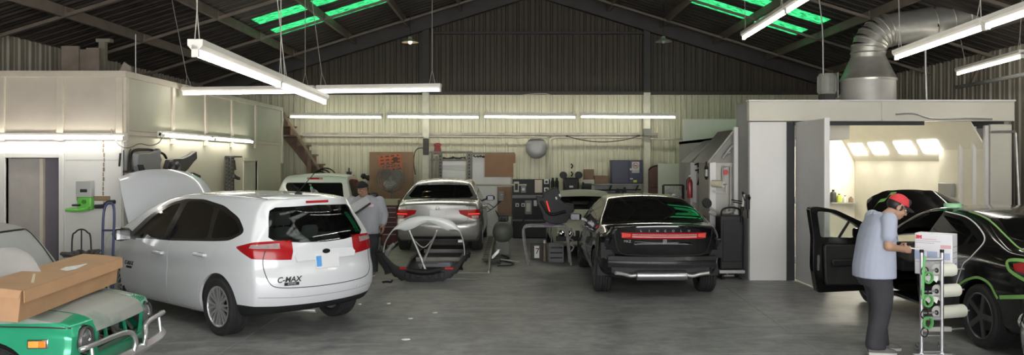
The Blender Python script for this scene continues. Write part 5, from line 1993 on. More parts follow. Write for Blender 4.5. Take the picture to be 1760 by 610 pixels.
# shell behind the front
MB().bx(BX0, BX0 + .08, BY0 + .08, LY, 0, BZ).bx(BX0, BX0 + .08, LY, BY1, 0, LZ).bx(LX, LX + .05, LY + .05, BY1, LZ, BZ).bx(BX0, LX + .05, LY, LY + .05, LZ, BZ).build('side_wall', m_boothg, t)
MB().bx(BX1 - .08, BX1, BY0 + .08, BY1, 0, BZ).build('side_wall', m_boothg, t)
MB().bx(BX0 + .08, BX1 - .08, BY1 - .08, BY1, 0, BZ).build('back_wall', m_boothin, t)
rf = MB().bx(BX0, BX1, BY0 + .08, LY, BZ - .08, BZ).bx(LX, BX1, LY, BY1, BZ - .08, BZ).bx(BX0, LX, LY, BY1, LZ - .06, LZ)
rf.build('roof', m_boothg, t)
# lining with a sloped light panel along the right wall
xi = 8.12
MB().bx(xi, xi + .03, BY0 + .1, BY1 - .1, 0, 2.02).build('lining', m_boothin, t)
MB().bx(BX0 + .1, BX0 + .13, BY0 + .1, BY1 - .1, 0, LZ - .07).build('lining', m_boothin, t)
MB().bx(LX + .06, xi - .48, BY0 + .1, BY1 - .1, 2.86, 2.89).build('ceiling_lining', m_boothin, t)
MB().bx(BX0 + .1, LX + .05, LY - .014, LY - .003, LZ - .07, 2.9).bx(LX + .052, LX + .062, LY - .014, BY1 - .1, LZ - .07, 2.88).bx(BX0 + .1, LX + .05, LY, BY1 - .1, LZ - .075, LZ - .065).build('upper_lining', m_boothin, t)
hip = MB().prism([(xi, BY0 + .1, 2.0), (xi - .5, BY0 + .1, 2.87), (xi - .5, BY0 + .1, 2.89), (xi + .03, BY0 + .1, 2.02)], (0, BY1 - BY0 - .2, 0)).build('sloped_lining', m_boothin, t)
m_boothlamp = emission('booth_panel_lit', (1, .95, .82), 45)
for y in (18.75, 17.7, 16.5, 15.5):
    a, c = V(xi - .098, 0, 2.17), V(xi - .23, 0, 2.40)
    MB().prism([(a.x - .004, y - .36, a.z), (c.x - .004, y - .36, c.z), (c.x - .004, y + .36, c.z), (a.x - .004, y + .36, a.z)], (-.006, 0, -.004)).build('light_panel', m_boothlamp, t)
for y in (18.3, 17.4, 16.3, 15.3):
    MB().bx(xi - .42, xi - .36, y - .03, y + .03, 2.73, 2.80).build('rail_clip', m_dark, t)
MB().tube([(xi - .4, BY0 + .3, 2.78), (xi - .4, 19.2, 2.78)], .012, 8).build('air_line', m_steelp, t)
# left leaf, swung square to the front
lf = MB().bx(DX0 - .0, DX0 + .05, BY0 - 1.30, BY0 - .03, .03, DZ - .01).build('door_leaf', mat('booth_leaf_grey', (.52, .51, .5), .5, var=.1, scale=1.2), t, bevel=.006)
MB().bx(DX0 - .012, DX0 + .07, BY0 - 1.335, BY0 - 1.30, .03, DZ + .0).build('leaf_edge', m_booth, lf, bevel=.004)
for z in (.35, 1.35, 2.3):
    MB().cyl((DX0 - .01, BY0 - .06, z - .06), (DX0 - .01, BY0 - .06, z + .06), .014, n=10).build('hinge', m_steelp, lf)
# right leaf folded inwards, with upright stiffeners
rl = MB().bx(8.0, 8.04, BY0 + .1, BY0 + 1.6, .03, DZ - .1).build('door_leaf', m_boothin, t)
for y in (BY0 + .82, BY0 + .40, BY0 + .04):
    MB().bx(7.94, 8.0, y - .035, y + .035, .03, DZ - .06).build('stiffener', m_booth, rl, bevel=.004)
MB().bx(7.9, 7.98, BY0 + 1.0, BY0 + 1.45, 1.35, 1.6).build('control_box', m_boothg, rl, bevel=.01)

# shelf with bottles on the back wall, deep inside
sy = BY1 - .08
MB().bx(7.5, 8.1, sy - .22, sy, 1.0, 1.03).build('shelf', m_boothg, t)
bot = [('dark grey spray gun cup, tallest vessel on the booth shelf', (.04, .04, .04), .07, .3), ('yellow-green bottle on the booth shelf', (.55, .62, .1), .055, .2), ('small white tin on the booth shelf', (.7, .7, .66), .05, .16),
       ('squat brown jar at the right end of the booth shelf', (.25, .18, .1), .055, .13)]
for i, (lb, colr, r, h) in enumerate(bot):
    p = V(7.57 + .14 * i, sy - .12, 1.031)
    o = thing('bottle', lb, 'bottle', p, 0, 'bottles on the booth shelf')
    MB().lathe([(.0001, 0), (r, 0), (r, h * .68), (r * .85, h * .78), (r * .38, h * .86), (r * .38, h * .92), (.0001, h * .92)], p, n=20).build('vessel', mat('bottle_%d' % i, colr, .4), o)
    MB().cyl(p + V(0, 0, h * .9), p + V(0, 0, h), r * .42, n=16).build('cap', m_black, o)
hs = thing('air_hose', 'black hose loop hanging inside the spray booth behind the open car door', 'hose', (7.4, sy - .05, .4))
MB().tube(cr([(7.42, sy - .04, 1.35), (7.4, sy - .05, .8), (7.36, sy - .05, .42), (7.3, sy - .05, .5), (7.28, sy - .05, .95)], 8), .025, 8).build('hose', m_black, hs)
MB().cyl((7.42, sy - .04, 1.33), (7.42, sy - .04, 1.42), .03, n=12).build('coupling', m_steelp, hs)

# exhaust duct on the roof
DY = 14.35
q = [V((u - CX) * DY / F, DY, CH - (v - HY) * DY / F) for u, v in ((1492, 176), (1492, 138), (1492, 101))]
bz = BZ + .028
t = thing('exhaust_duct', 'round silver metal duct rising from the spray booth roof and bending right', 'duct', (q[0].x, DY, bz))
m_duct = mat('duct_metal', (.5, .49, .44), .36, metal=.65, var=.18, scale=5, stretch=(1, 1, 2))
x0 = q[0].x
MB().lathe([(.455, 0), (.455, q[1].z - bz)], (x0, DY, bz), n=40).build('base_ring', mat('duct_base', (.42, .41, .38), .5, metal=.4, var=.15), t)
MB().lathe([(.47, -.02), (.475, .015), (.46, .03), (.3, q[2].z - q[1].z), (.3, q[2].z - q[1].z + .02)], (x0, DY, q[1].z), n=40).build('cone', m_duct, t)
PR = .285
path = []
# elbow made of straight gores, then the long run, then a second elbow up
c0 = V(x0, DY, q[2].z)
Re = .40
ex = V(1, -.09, .16).normalized()
for i in range(7):
    a = R(90 * i / 6 * .90)
    path.append(c0 + V(Re * (1 - math.cos(a)), -.02 * i / 6, .10 + Re * math.sin(a)))
path.insert(0, c0)
e0 = path[-1]
e1 = e0 + ex * 1.45
gores = MB()
for i in range(len(path) - 1):
    gores.cyl(path[i], path[i + 1] + (path[i + 1] - path[i]).normalized() * .03, PR + .004 * (i % 2), n=32, cap=False)
gores.build('elbow', m_duct, t, angle=25)
for i in range(1, len(path)):
    d = (path[i] - path[i - 1])
    MB().torus(path[i], d, PR + .004, .012, 32, 8).build('seam_ring', m_duct, t)
MB().cyl(e0, e1, PR, n=36, cap=False).build('straight_run', m_duct, t)
for f in (.52, .72, .9):
    MB().torus(e0.lerp(e1, f), ex, PR + .003, .012, 32, 8).build('seam_ring', m_duct, t)
path2 = [e1]
for i in range(1, 6):
    a = R(80 * i / 5)
    path2.append(e1 + ex * (.38 * math.sin(a)) + V(0, 0, 1) * (.38 * (1 - math.cos(a))))
path2.append(path2[-1] + V(.04, 0, 1) * .8)
g2 = MB()
for i in range(len(path2) - 1):
    g2.cyl(path2[i], path2[i + 1] + (path2[i + 1] - path2[i]).normalized() * .03, PR + .004 * (i % 2), n=32, cap=False)
g2.build('upper_elbow', m_duct, t, angle=25)
for i in range(1, len(path2) - 1):
    MB().torus(path2[i], path2[i + 1] - path2[i - 1], PR + .004, .012, 32, 8).build('seam_ring', m_duct, t)
s0 = e0.lerp(e1, .5)
MB().tube([s0 + V(0, -PR, -.1), s0 + V(-.02, -PR * .6, .3), s0 + V(-.04, -.1, .9)], .012, 6).build('strap', m_framed, t)
# fan motor beside it
p = P(1421, 155, 14.5)
t = thing('fan_motor', 'small grey electric motor on the booth roof left of the duct', 'motor', (p.x, 14.5, bz))
MB().bx(p.x - .2, p.x + .1, 14.3, 14.7, bz, bz + .05).bx(p.x - .1, p.x + .1, 14.35, 14.65, bz + .05, bz + .16).build('mount', m_framed, t, bevel=.01)
mz = bz + .36
mo = MB().lathe([(.0001, 0), (.14, 0), (.15, .02), (.15, .33), (.12, .37), (.0001, .38)], (p.x, 14.5, bz + .16), n=28).build('motor_body', mat('motor_grey', (.3, .3, .27), .5), t)
for k in range(12):
    a = 2 * math.pi * k / 12
    MB().beam((p.x + .155 * math.cos(a), 14.5 + .155 * math.sin(a), bz + .2), (p.x + .155 * math.cos(a), 14.5 + .155 * math.sin(a), bz + .48), .012, .02, (math.cos(a), math.sin(a), 0)).build('cooling_rib', MATS['motor_grey'], mo)
MB().bx(p.x + .155, p.x + .175, 14.4, 14.6, bz + .1, bz + .54).build('belt_guard', MATS['motor_grey'], t, bevel=.01)
MB().tube(cr([(p.x - .1, 14.4, bz + .5), (p.x - .12, 14.4, 4.4), (p.x - .22, 14.4, roof_z(p.x - .22) - .1)], 4), .012, 6).build('conduit', m_steelp, t)

# pipes and braces on the right
for nm, lb, pts, r in (('conduit_pipe', 'vertical steel pipe rising behind the booth roof, right of the duct', [P(1593, 186.5, 15.5), P(1591, 118, 15.5), P(1590, 40, 15.5)], .022),
                       ('conduit_pipe', 'long pale pipe running level under the right-hand strip light', [P(1643, 150, 16.2), P(1672, 145, 15.4), P(1775, 125, 13.0)], .035),
                       ('conduit_pipe', 'grey pipe bent down the wall at the far right edge, beside the booth', [P(1702, 227, 13.5), P(1744, 226, 13.5), P(1746, 229, 13.5), P(1752, 358, 13.5), P(1752, 480, 13.5)], .022)):
    tag(MB().tube(pts, r, 8).build(nm, m_steelp), lb, 'pipe')
struct(MB().beam(P(1670, 145, 15.4), P(1690, 95, 15.4), .05, .05), 'beam_brace', m_frame)

# two lean-to filter bays against the booth's left side
m_bay = mat('bay_sheet_grey', (.42, .41, .38), .5, metal=.2, var=.12)
for k, (y0, y1, zt, lb) in enumerate(((14.43, 15.6, 2.56, 'nearer grey sheet-metal filter bay on the booth side, paper roll hanging on its face'), (15.95, 16.75, 2.42, 'farther grey sheet-metal filter bay on the booth side, tools hanging on its face'))):
    xa, xb = 3.52, BX0 - .035
    t = thing('filter_bay', lb, 'filter bay', ((xa + xb) / 2, y0, 0), 0, 'filter bays beside the booth')
    MB().bx(xa + .06, xb, y0 + .02, y1, 0, 1.97).build('cabinet', m_bay, t)
    MB().bx(xa - .02, xa + .09, y0 - .02, y0 + .07, 0, 1.98).build('corner_post', m_booth, t, bevel=.005)
    ho = MB().prism([(xa - .06, y0 - .02, 1.97), (xb, y0 - .02, zt), (xb, y0 - .02, zt - .05), (xa + .02, y0 - .02, 1.97)], (0, y1 - y0 + .04, 0))
    ho.prism([(xa, y0, 1.97), (xb, y0, 1.97), (xb, y0, zt - .03)], (0, .02, 0))
    hoo = ho.build('sloped_hood', mat('hood_metal', (.2, .195, .17), .5, metal=.3, var=.2, scale=3), t)
    MB().tube([(xa - .04, y0 - .03, 1.985), (xb, y0 - .03, zt + .015)], .018, 8).build('hood_rim', m_bay, hoo)
    MB().cyl((xa + .22, y0 - .0, 2.10), (xa + .34, y0 - .0, 2.16), .03).tube(cr([(xa + .2, y0 - .04, 2.05), (xa + .3, y0 - .07, 2.2), (xa + .4, y0 - .05, 2.3)], 5), .025, 8).build('vent_pipe', m_steelp, hoo)
# white end post between the booth corner and the bays
struct(MB().bx(3.9, 3.97, 14.3, 14.4, 0, 2.6), 'trim_10', m_booth)
# ================================================================ green vintage car in the foreground
m_green = mat('car_paint_green', (.03, .40, .21), .25, metal=.25, coat=.6, var=.12, scale=3)
m_primer = mat('sanded_grey_primer', (.33, .34, .315), .75, scale=3.5, dirt=(.2, .27, .225), dirt_amt=.22)
m_primer2 = mat('dusty_grey_primer', (.31, .30, .285), .8, var=.1, scale=3)
m_dusty = mat('dusty_glass', (.33, .345, .335), .65, var=.12, scale=2.5)
m_tube_al = mat('bright_tube', (.62, .62, .62), .28, metal=.85, var=.08)


def make_green():
    hd = R(1.5)
    t = thing('vintage_car', 'green vintage car with sanded grey bonnet and missing grille, at lower left', 'car', (-6.379, 6.779, 0), hd)
    c, sh = sedan(t, m_green,
                  [(-.8, .9), (-.4, .95), (-.1, 1.0), (.3, 1.3), (.6, 1.40), (1.1, 1.445), (1.7, 1.455), (1.98, 1.41), (2.12, 1.25), (2.31, .95), (2.42, .865), (2.75, .825), (3.02, .77), (3.08, .745)],
                  [(-.84, .34), (-.3, .27), (.5, .25), (2.2, .25), (2.9, .28), (3.08, .34)],
                  [(.34, -.84), (.55, -.9), (.75, -.86), (.9, -.8)], [(.34, 3.08), (.5, 3.1), (.65, 3.11), (.75, 3.08)], .75,
                  [(-.9, .86), (.6, .9), (1.9, .85), (2.6, .785), (3.1, .715)], 1.4, .76, [(-.9, .95), (0, 1), (2.4, 1), (2.9, .985), (3.12, .97)], 2.42, .3, .18,
                  [(2.22, .93), (1, .93), (.05, .95), (.25, 1.12), (.6, 1.34), (1.8, 1.385), (1.98, 1.3)], [[(2.14, .95), (.95, .95), (.92, 1.34), (1.74, 1.355), (1.92, 1.28)], [(.86, .95), (.15, .97), (.28, 1.12), (.52, 1.29), (.86, 1.31)]],
                  [[(2.05, .55), (1.9, .3), (.95, .28), (.88, 1.38), (1.82, 1.40), (2.24, .92)]], [(-.5, 1.04), (.5, 1.04), (.46, 1.3), (-.46, 1.3)], lat=.64, wd=.17, rw_x=(-.6, .6), bulge_f=.07, tint=G_TINT, nu=120, deck=.014)
    ws = end_prism(rpoly([(-.6, 1.0), (.6, 1.0), (.53, 1.385), (-.53, 1.385)], 4, .1), 1.7, 2.6)
    c.piece('windscreen', ws, m_dusty, th=.006)
    # roof and pillars in primer, bonnet in sanded primer
    me = boolean(c.body, MB().bx(-.6, 2.34, -1, 1, .985, 1.6).mesh(), 'INTERSECT')
    finish(me)
    link('primed_roof', me, [m_primer2, m_cabin], t, local=True)
    c.cut(MB().bx(-.6, 2.34, -1, 1, .985, 1.6).mesh())
    hp = rpoly([(2.36, -.56), (2.98, -.44), (3.3, -.42), (3.3, .42), (2.98, .44), (2.36, .56)], 3, .04)
    c.piece('bonnet', top_prism(inset_poly(hp, .004), .66, 1.2), [m_primer, m_cabin], cut=top_prism(hp, .66, 1.2))
    for s_ in (1, -1):
        fp = [(2.36, s_ * .57), (2.98, s_ * .46), (3.0, s_ * .9), (2.36, s_ * .9)]
        pr = boolean(top_prism(fp, .775, 1.2), MB().bx(2.36, 2.93, -1, 1, .7, 1.2).mesh(), 'INTERSECT')
        c.piece('wing_top', pr, mat('primer_on_green', (.30, .335, .3), .7, scale=4, dirt=(.03, .27, .14), dirt_amt=.42), th=.031)
    # nose opening and lamp sockets
    c.cut(end_prism(rpoly([(-.41, .48), (.41, .48), (.41, .735), (-.41, .735)], 3, .05), 2.9, 3.4))
    for s_ in (1, -1):
        c.cut(MB().cyl((2.85, s_ * .545, .615), (3.5, s_ * .545, .615), .115, n=32).mesh())
        o = V(3.06, s_ * .545, .615)
        h = MB().lathe([(.06, -.08), (.1, -.03), (.108, .01), (.104, .022), (.094, .018), (.09, .0), (.06, -.06)], o, (1, 0, 0), 32, closed=True).build('headlamp_ring', mat('lamp_ring_grey', (.14, .14, .14), .4, metal=.6), t, local=True)
        MB().lathe([(.0001, .035), (.04, .03), (.075, .018), (.094, .0), (.08, -.02), (.0001, -.03)], o, (1, 0, 0), 32).build('headlamp_lens', mat('lamp_glass_grey', (.2, .205, .21), .12, metal=.4, coat=.6, var=.4, scale=30), h, local=True)
        MB().sph(o + V(.03, 0, 0), (.014, .018, .018)).build('bulb_cap', m_chrome, h, local=True)
    MB().bx(2.72, 2.76, -.62, .62, .34, .76).build('radiator_panel', mat('grimy_black', (.03, .03, .028), .8), t, local=True)
    ho = MB()
    for y, r in ((-.22, .075), (.12, .085)):
        MB().lathe([(.0001, 0), (r * .3, 0), (r, .04), (r, .055), (r * .8, .06), (r * .3, .03), (.0001, .035)], (2.93, y, .6), (1, .15, .1), 24).build('horn', mat('horn_grey', (.16, .16, .15), .5, metal=.5), t, local=True)
    for y in (-.05, .3):
        MB().beam((3.0, y, .46), (2.97, y - .03, .755), .03, .018).build('front_strut', m_green, t, local=True)
    for i in range(6):
        y = -.36 + .14 * i
        MB().tube(cr([(2.8, y, .5 + .04 * (i % 3)), (2.93, y + .05, .54 + .05 * (i % 2)), (2.98, y + .12, .5)], 4), .012 + .004 * (i % 2), 7).build('hose_or_cable', mat('grimy_grey', (.12, .118, .11), .6, var=.4), t, local=True)
    MB().beam((3.03, -.6, .475), (3.03, .6, .475), .03, .05).build('lower_crossbar', mat('grimy_green', (.1, .16, .125), .7, var=.3), t, local=True)
    # amber side marker in a bright frame
    M = c.stick((2.80, 0, .625), (0, 1, 0))
    f = MB().add(*_box(.155, .07, .016), M=M @ Matrix.Translation((0, 0, .006))).build('side_marker', m_chrome, t, local=True, bevel=.006)
    MB().add(*_box(.075, .05, .012), M=M @ Matrix.Translation((-.03, 0, .014))).build('amber_lens', mat('lamp_amber_bright', (.9, .45, .08), .2, coat=.5), f, local=True, bevel=.004)  # brighter amber than the lens beside it
    MB().add(*_box(.05, .05, .012), M=M @ Matrix.Translation((.035, 0, .014))).build('orange_lens', m_amber, f, local=True, bevel=.004)
    c.ribbon('wing_seam', [(3.05, -2, .73), (2.8, -2, .745), (2.4, -2, .76), (2.0, -2, .775)], (0, 1, 0), .012, m_seam, off=.0)
    # bumper: bright blade with overrider hoops
    blade = MB()
    rows = []
    for v in np.linspace(-1, 1, 17):
        x = 3.235 - .10 * abs(v) ** 3
        rows.append([V(x, v * .76, .37), V(x + .03, v * .76, .41), V(x, v * .76, .45)])
    bl = blade.sheet(rows, (-.012, 0, 0)).build('bumper_blade', mat('bumper_bright', (.66, .66, .66), .3, metal=.75, var=.06), t, local=True, angle=50)
    for a, b_ in ((-.76, -.1), (.1, .74)):
        MB().tube(cr([(3.24, a if a > 0 else b_, .42), (3.25, a if a > 0 else b_, .52), (3.22, (a + .1) if a > 0 else (b_ - .1), .60), (3.17, (b_ - .08) if a > 0 else (a + .08), .60), (3.12, b_ if a > 0 else a, .585)], 7), .021, 10).build('overrider_bar', m_tube_al, bl, local=True)
        MB().tube([(3.15, (b_ - .12) if a > 0 else (a + .12), .60), (3.17, (b_ - .12) if a > 0 else (a + .12), .43)], .016, 8).build('overrider_post', m_tube_al, bl, local=True)
    for y in (-.35, .35):
        MB().beam((3.0, y, .42), (3.22, y, .41), .05, .03).build('bumper_bracket', m_dark, bl, local=True)
    # black rubber round the windscreen
    c.ribbon('windscreen_seal', [(3, -.585, 1.02), (3, -.56, 1.2), (3, -.52, 1.37), (3, -.4, 1.39), (3, 0, 1.395), (3, .4, 1.39), (3, .52, 1.37), (3, .56, 1.2), (3, .585, 1.02)], (-1, 0, 0), .018, m_black, off=.002)
    c.finish_body('body')


make_green()

# curved primed panel leaning on the bonnet against the windscreen
p0 = V(-4.03, 6.38, .965)
rows = []
for i in range(11):
    v = -1 + i / 5
    row = []
    for j in range(9):
        q = j / 8
        w_ = .27 * math.sqrt(max(0, 1 - (q * .98) ** 2.6)) + .02
        row.append(p0 + V(v * w_ + .08 - .10 * q, .06 * (1 - v * v) * -1 + .12 * q, .35 * q))
    rows.append(row)
tag(MB().sheet(rows, (0, .012, 0)).build('wing_panel', m_primer2, angle=50), 'small domed grey primed panel leaning on the green car, at the left edge', 'car part')

# long carton lying across the bonnet
m_card = mat('cardboard', (.46, .27, .145), .8, var=.1, scale=6)
m_card_shade = mat('cardboard_shade', (.40, .24, .13), .85, var=.1)  # darker copy of the cardboard, paints shade on the lid
A, B = V(-3.47, 5.72, .868), V(-3.62, 7.45, .888)
ax = (B - A).normalized()
sd = V(0, 0, 1).cross(ax).normalized()        # towards -x, lifted where the bonnet rises
sd = (sd + V(0, 0, .11)).normalized()
up = ax.cross(sd).normalized()
W_, H_, L_ = .34, .215, (B - A).length
t = thing('cardboard_box', 'long brown cardboard carton lying across the bonnet of the green car', 'box', A)


def cq(u, v, w_):
    return A + ax * u + sd * v + up * w_


MB().loft([[cq(u, 0, 0), cq(u, W_, 0), cq(u, W_, H_), cq(u, 0, H_)] for u in (0, L_)]).build('carton', m_card, t, angle=20)
MB().sheet([[cq(u, -.004 - .012 * k, H_ + .006 - .085 * k) for k in (0, .5, 1)] for u in (.02, L_ * .5, L_ + .06)], sd * -.005).build('side_flap', mat('cardboard_lit', (.52, .31, .17), .8, var=.08), t, angle=20)  # lighter cardboard copy paints this side as lit
MB().sheet([[cq(u, v, H_ + .004 + .006 * (1 - abs(2 * v / W_ - 1))) for v in (-.006, W_ * .5, W_ + .006)] for u in (-.004, L_ * .5, L_ + .07)], up * .006).build('lid', m_card_shade, t, angle=20)
MB().sheet([[cq(-.004 - .02 * k, v, H_ + .004 - .05 * k) for k in (0, 1)] for v in (0, W_)], up * .004).build('end_flap', m_card, t)
tp = MB()
for (u, v, du, dv) in ((1.0, .1, .14, .05), (1.16, .09, .1, .02)):
    tp.loft([[cq(u + du * a_, v + dv * b_, H_ + .0155 + z) for a_, b_ in ((-1, -.6), (-.2, -1), (.9, -.7), (1, .3), (.1, 1), (-.8, .7))] for z in (0, .003)])
    tp.build('torn_label', mat('label_white', (.72, .71, .68), .6, var=.2, scale=30), t)
    tp = MB()
MB().loft([[cq(u, v, H_ + .0155 + z) for u, v in ((.28, .05), (.62, .2), (.61, .215), (.27, .066))] for z in (0, .002)]).build('tape_scrap', mat('tape_tan', (.6, .5, .36), .5), t)
la = MB().loft([[cq(-.003 - z, v, w_) for v, w_ in ((.17, .06), (.3, .06), (.3, .16), (.17, .16))] for z in (0, .003)]).build('shipping_label', MATS['label_white'], t)
MB().loft([[cq(-.007 - z, v, w_) for v, w_ in ((.17, .13), (.3, .13), (.3, .158), (.17, .158))] for z in (0, .002)]).build('red_band', mat('label_red', (.6, .03, .05), .6), la)
MB().loft([[cq(-.007 - z, v, w_) for v, w_ in ((.185, .07), (.285, .07), (.285, .085), (.185, .085))] for z in (0, .002)]).build('blue_mark', mat('label_blue', (.12, .25, .5), .6), la)
# ================================================================ left side: wall and floor things
def one(name, label, cat, mb, m, group=None, bevel=0, angle=38):
    return tag(mb.build(name, m, bevel=bevel, angle=angle), label, cat, group)


WY = OY - .022      # face of the office front
# green dispenser with a clear hopper on a brown board
p = P(150, 350, WY)
bo = P(161, 341, WY)
one('mounting_board', 'brown wooden board on the office wall behind the green dispenser', 'board', MB().bx(bo.x - .24, bo.x + .24, WY - .015, WY + .018, bo.z - .035, bo.z + .035), m_wood, bevel=.004)
t = thing('soap_dispenser', 'bright green wall dispenser with a clear hopper', 'dispenser', (p.x, WY - .07, p.z - .1))
m_lime = mat('plastic_green', (.16, .55, .09), .4, var=.06)
x, z = p.x, p.z
MB().bx(x - .09, x + .12, WY - .12, WY - .02, z - .09, z + .1).build('housing', m_lime, t, bevel=.025, seg=3)
tr = MB().loft([[V(xx, yy, zz) for yy, zz in ((WY - .2, z - .1 + s_), (WY - .02, z - .1 + s_), (WY - .02, z - .05 + s_), (WY - .2, z - .06 + s_))] for xx, s_ in ((x - .22, 0), (x - .1, -.01), (x + .05, 0), (x + .11, .03))]).build('drip_tray', m_lime, t, bevel=.012)
MB().bx(x - .15, x - .03, WY - .15, WY - .06, z - .03, z + .0).build('nozzle', m_dark, t, bevel=.01)
MB().cyl((x + .02, WY - .125, z + .035), (x + .02, WY - .14, z + .035), .03, n=20).build('push_knob', mat('plastic_green_dark', (.06, .25, .05), .4), t)
ho = MB().loft([[V(x - .1 * k, WY - .12, zz), V(x + .12 * k, WY - .12, zz), V(x + .12 * k, WY - .03, zz), V(x - .1 * k, WY - .03, zz)] for zz, k in ((z + .1, .95), (z + .12, 1), (z + .33, 1), (z + .335, .97))]).build('hopper', mat('hopper_clear', (.5, .51, .49), .25, var=.05), t, bevel=.012)
MB().bx(x - .04, x + .06, WY - .124, WY - .121, z + .17, z + .215).build('hopper_label', m_dark, ho)
one('support_arm', 'grey bracket arm reaching right from the green dispenser', 'bracket', MB().tube(cr([(x + .14, WY - .05, z - .04), (x + .26, WY - .05, z - .03), (x + .33, WY - .06, z + .02), (x + .43, WY - .06, z + .03)], 5), .03, 8), m_dark)
# blue hand truck
HY_ = 10.3
xa, xb = P(171, 0, HY_).x, P(189, 0, HY_).x
t = thing('hand_truck', 'dark blue tubular hand truck standing against the office wall', 'hand truck', ((xa + xb) / 2, HY_, 0))
m_blue = mat('paint_navy', (.035, .045, .13), .45, var=.2)
MB().tube(cr([(xa, HY_ + .05, .05), (xa, HY_ + .07, .7), (xa, HY_ + .11, 1.35), ((xa + xb) / 2, HY_ + .13, 1.46), (xb, HY_ + .11, 1.35), (xb, HY_ + .07, .7), (xb, HY_ + .05, .05)], 6), .016, 8).build('frame_tube', m_blue, t)
for z in (.35, .75, 1.12):
    MB().tube([(xa, HY_ + .07, z), (xb, HY_ + .07, z)], .013, 8).build('crossbar', m_blue, t)
MB().bx(xa - .05, xb + .05, HY_ - .17, HY_ + .05, .02, .035).build('toe_plate', m_blue, t)
for s_, x in ((-1, xa), (1, xb)):
    MB().lathe([(.05, -.025), (.1, -.025), (.11, 0), (.1, .025), (.05, .025)], (x + s_ * .05, HY_ + .13, .11), (1, 0, 0), 24, closed=True).build('wheel', m_rubber, t)
# wire hoop stand with a tangle of masking scraps
p = P(140, 0, 11.2)
t = thing('hoop_stand', 'black wire hoop stand wrapped in crumpled grey masking scraps', 'stand', (p.x, 11.2, 0))
hz = P(140, 394, 11.2).z
MB().tube(cr([(p.x - .13, 11.2, .02), (p.x - .13, 11.2, hz - .18), (p.x - .08, 11.2, hz - .04), (p.x, 11.2, hz), (p.x + .08, 11.2, hz - .04), (p.x + .13, 11.2, hz - .18), (p.x + .13, 11.2, .02)], 6), .011, 8).build('hoop', m_wire, t)
MB().tube([(p.x, 11.2, hz), (p.x, 11.2, .03)], .01, 8).build('centre_rod', m_wire, t)
MB().torus((p.x, 11.2, .02), (0, 0, 1), .18, .014).build('base_ring', m_wire, t)
cm = mat('scrap_grey', (.13, .125, .12), .85, var=.5, scale=12)
r2 = random.Random(3)
for k in range(10):
    a = r2.uniform(0, 6.28)
    c = V(p.x + .17 * math.cos(a), 11.2 + .06 * math.sin(a), .70 + .04 * r2.random())
    pts = [c + V(r2.uniform(-.09, .09), r2.uniform(-.05, .05), r2.uniform(-.035, .04)) for _ in range(6)]
    MB().tube(cr(pts, 4), .016 + .012 * r2.random(), 6).build('scrap', cm, t, angle=15)
# leads and sticks on the corner
one('power_lead', 'grey lead swooping from the front strip light round the office corner', 'cable', MB().tube(cr([P(191, 222, WY - .05), P(196, 236, WY - .05), P(206, 250, WY - .05), P(222, 254, WY - .06), P(240, 247, 12.05), P(258, 250, 12.4), P(272, 246, 12.7), P(279, 236, 12.85)], 7), .009, 6), mat('lead_grey', (.2, .18, .14), .6))
one('squeegee_stick', 'short black bar hanging on the office wall near the corner', 'bar', MB().beam(P(207, 263, WY - .02), P(205, 286, WY - .02), .03, .02), m_dark, bevel=.004)
one('hanging_rod', 'thin vertical rod hanging beside the office corner', 'rod', MB().tube([P(212.5, 258, WY - .03), P(212.5, 309, WY - .03)], .008, 6).tube(cr([P(212.5, 301, WY - .03), P(217, 303, WY - .03), P(219, 309, WY - .03)], 4), .008, 6), m_wire)
t = thing('spray_gun', 'small spray gun with a tan cup hanging at the office corner', 'spray gun', P(219, 307, WY - .06))
g = P(219, 300, WY - .06)
MB().cyl(g + V(0, 0, -.06), g + V(0, 0, .02), .035, n=16).build('cup', mat('tan_plastic', (.45, .28, .14), .5), t)
MB().tube(cr([g + V(0, 0, .02), g + V(0, 0, .08), g + V(.02, 0, .3), g + V(.05, 0, .37)], 5), .008, 6).beam(g + V(-.06, 0, .04), g + V(.07, 0, .05), .03, .03).build('gun_body', m_dark, t)

# grey wing and black bumper hung along the office side wall
sx = OX + .03


def wallp(px, py, off=.0):
    """point on the office side wall plane (moved off into the room)"""
    X = sx + off
    Y = X * F / (px - CX)
    return V(X, Y, CH - (py - HY) * Y / F)


m_gwing = mat('wing_grey', (.2, .2, .205), .45, var=.08)


def wall_panel(name, label, outline, m, bulge, holes=(), th=.015):
    t = thing(name, label, 'car part', wallp(outline[0][0], outline[0][1]))
    pts = [wallp(u, v, .06) for u, v in outline]
    me = MB().prism(pts, (.10, 0, 0)).mesh()
    for h in holes:
        me = boolean(me, MB().prism([wallp(u, v, -.2) for u, v in h], (.8, 0, 0)).mesh())
    finish(me, 30)
    o = link('panel', me, m, t, bevel=.03, seg=3)
    return t


t = wall_panel('wing_panel', 'light grey car wing with a dark vent, hung on the office side wall', [(226, 263), (234, 262), (246, 262), (262, 259), (265, 254), (267, 260), (266, 267), (269, 274), (266, 282), (266, 291), (270, 295), (279, 294), (287, 289), (291, 283), (291, 290), (284, 302), (232, 303), (226, 285)], m_gwing, .1,
               holes=[[(245, 266), (254, 263), (255, 265), (246, 268)]])
MB().prism([wallp(u, v, .165) for u, v in ((236, 283), (245, 283), (251, 300), (241, 300))], (.012, 0, 0)).build('vent', m_black, t)
t = wall_panel('bumper_cover', 'dark torn bumper with an upswept pointed end, hung on the office side wall', [(283, 274), (292, 272), (306, 272), (318, 267), (329, 259), (330, 273), (324, 279), (314, 292), (305, 299), (288, 300), (280, 300), (284, 288), (278, 291)], mat('bumper_black_torn', (.03, .028, .03), .5, var=.3, scale=8), .1,
               holes=[[(312, 271), (319, 268), (320, 270), (314, 273)], [(325, 272), (329, 270), (328, 274), (325, 275)], [(300, 284), (303, 283), (302, 290), (300, 291)]])
m_inner = mat('inner_metal', (.12, .11, .11), .5, var=.3)
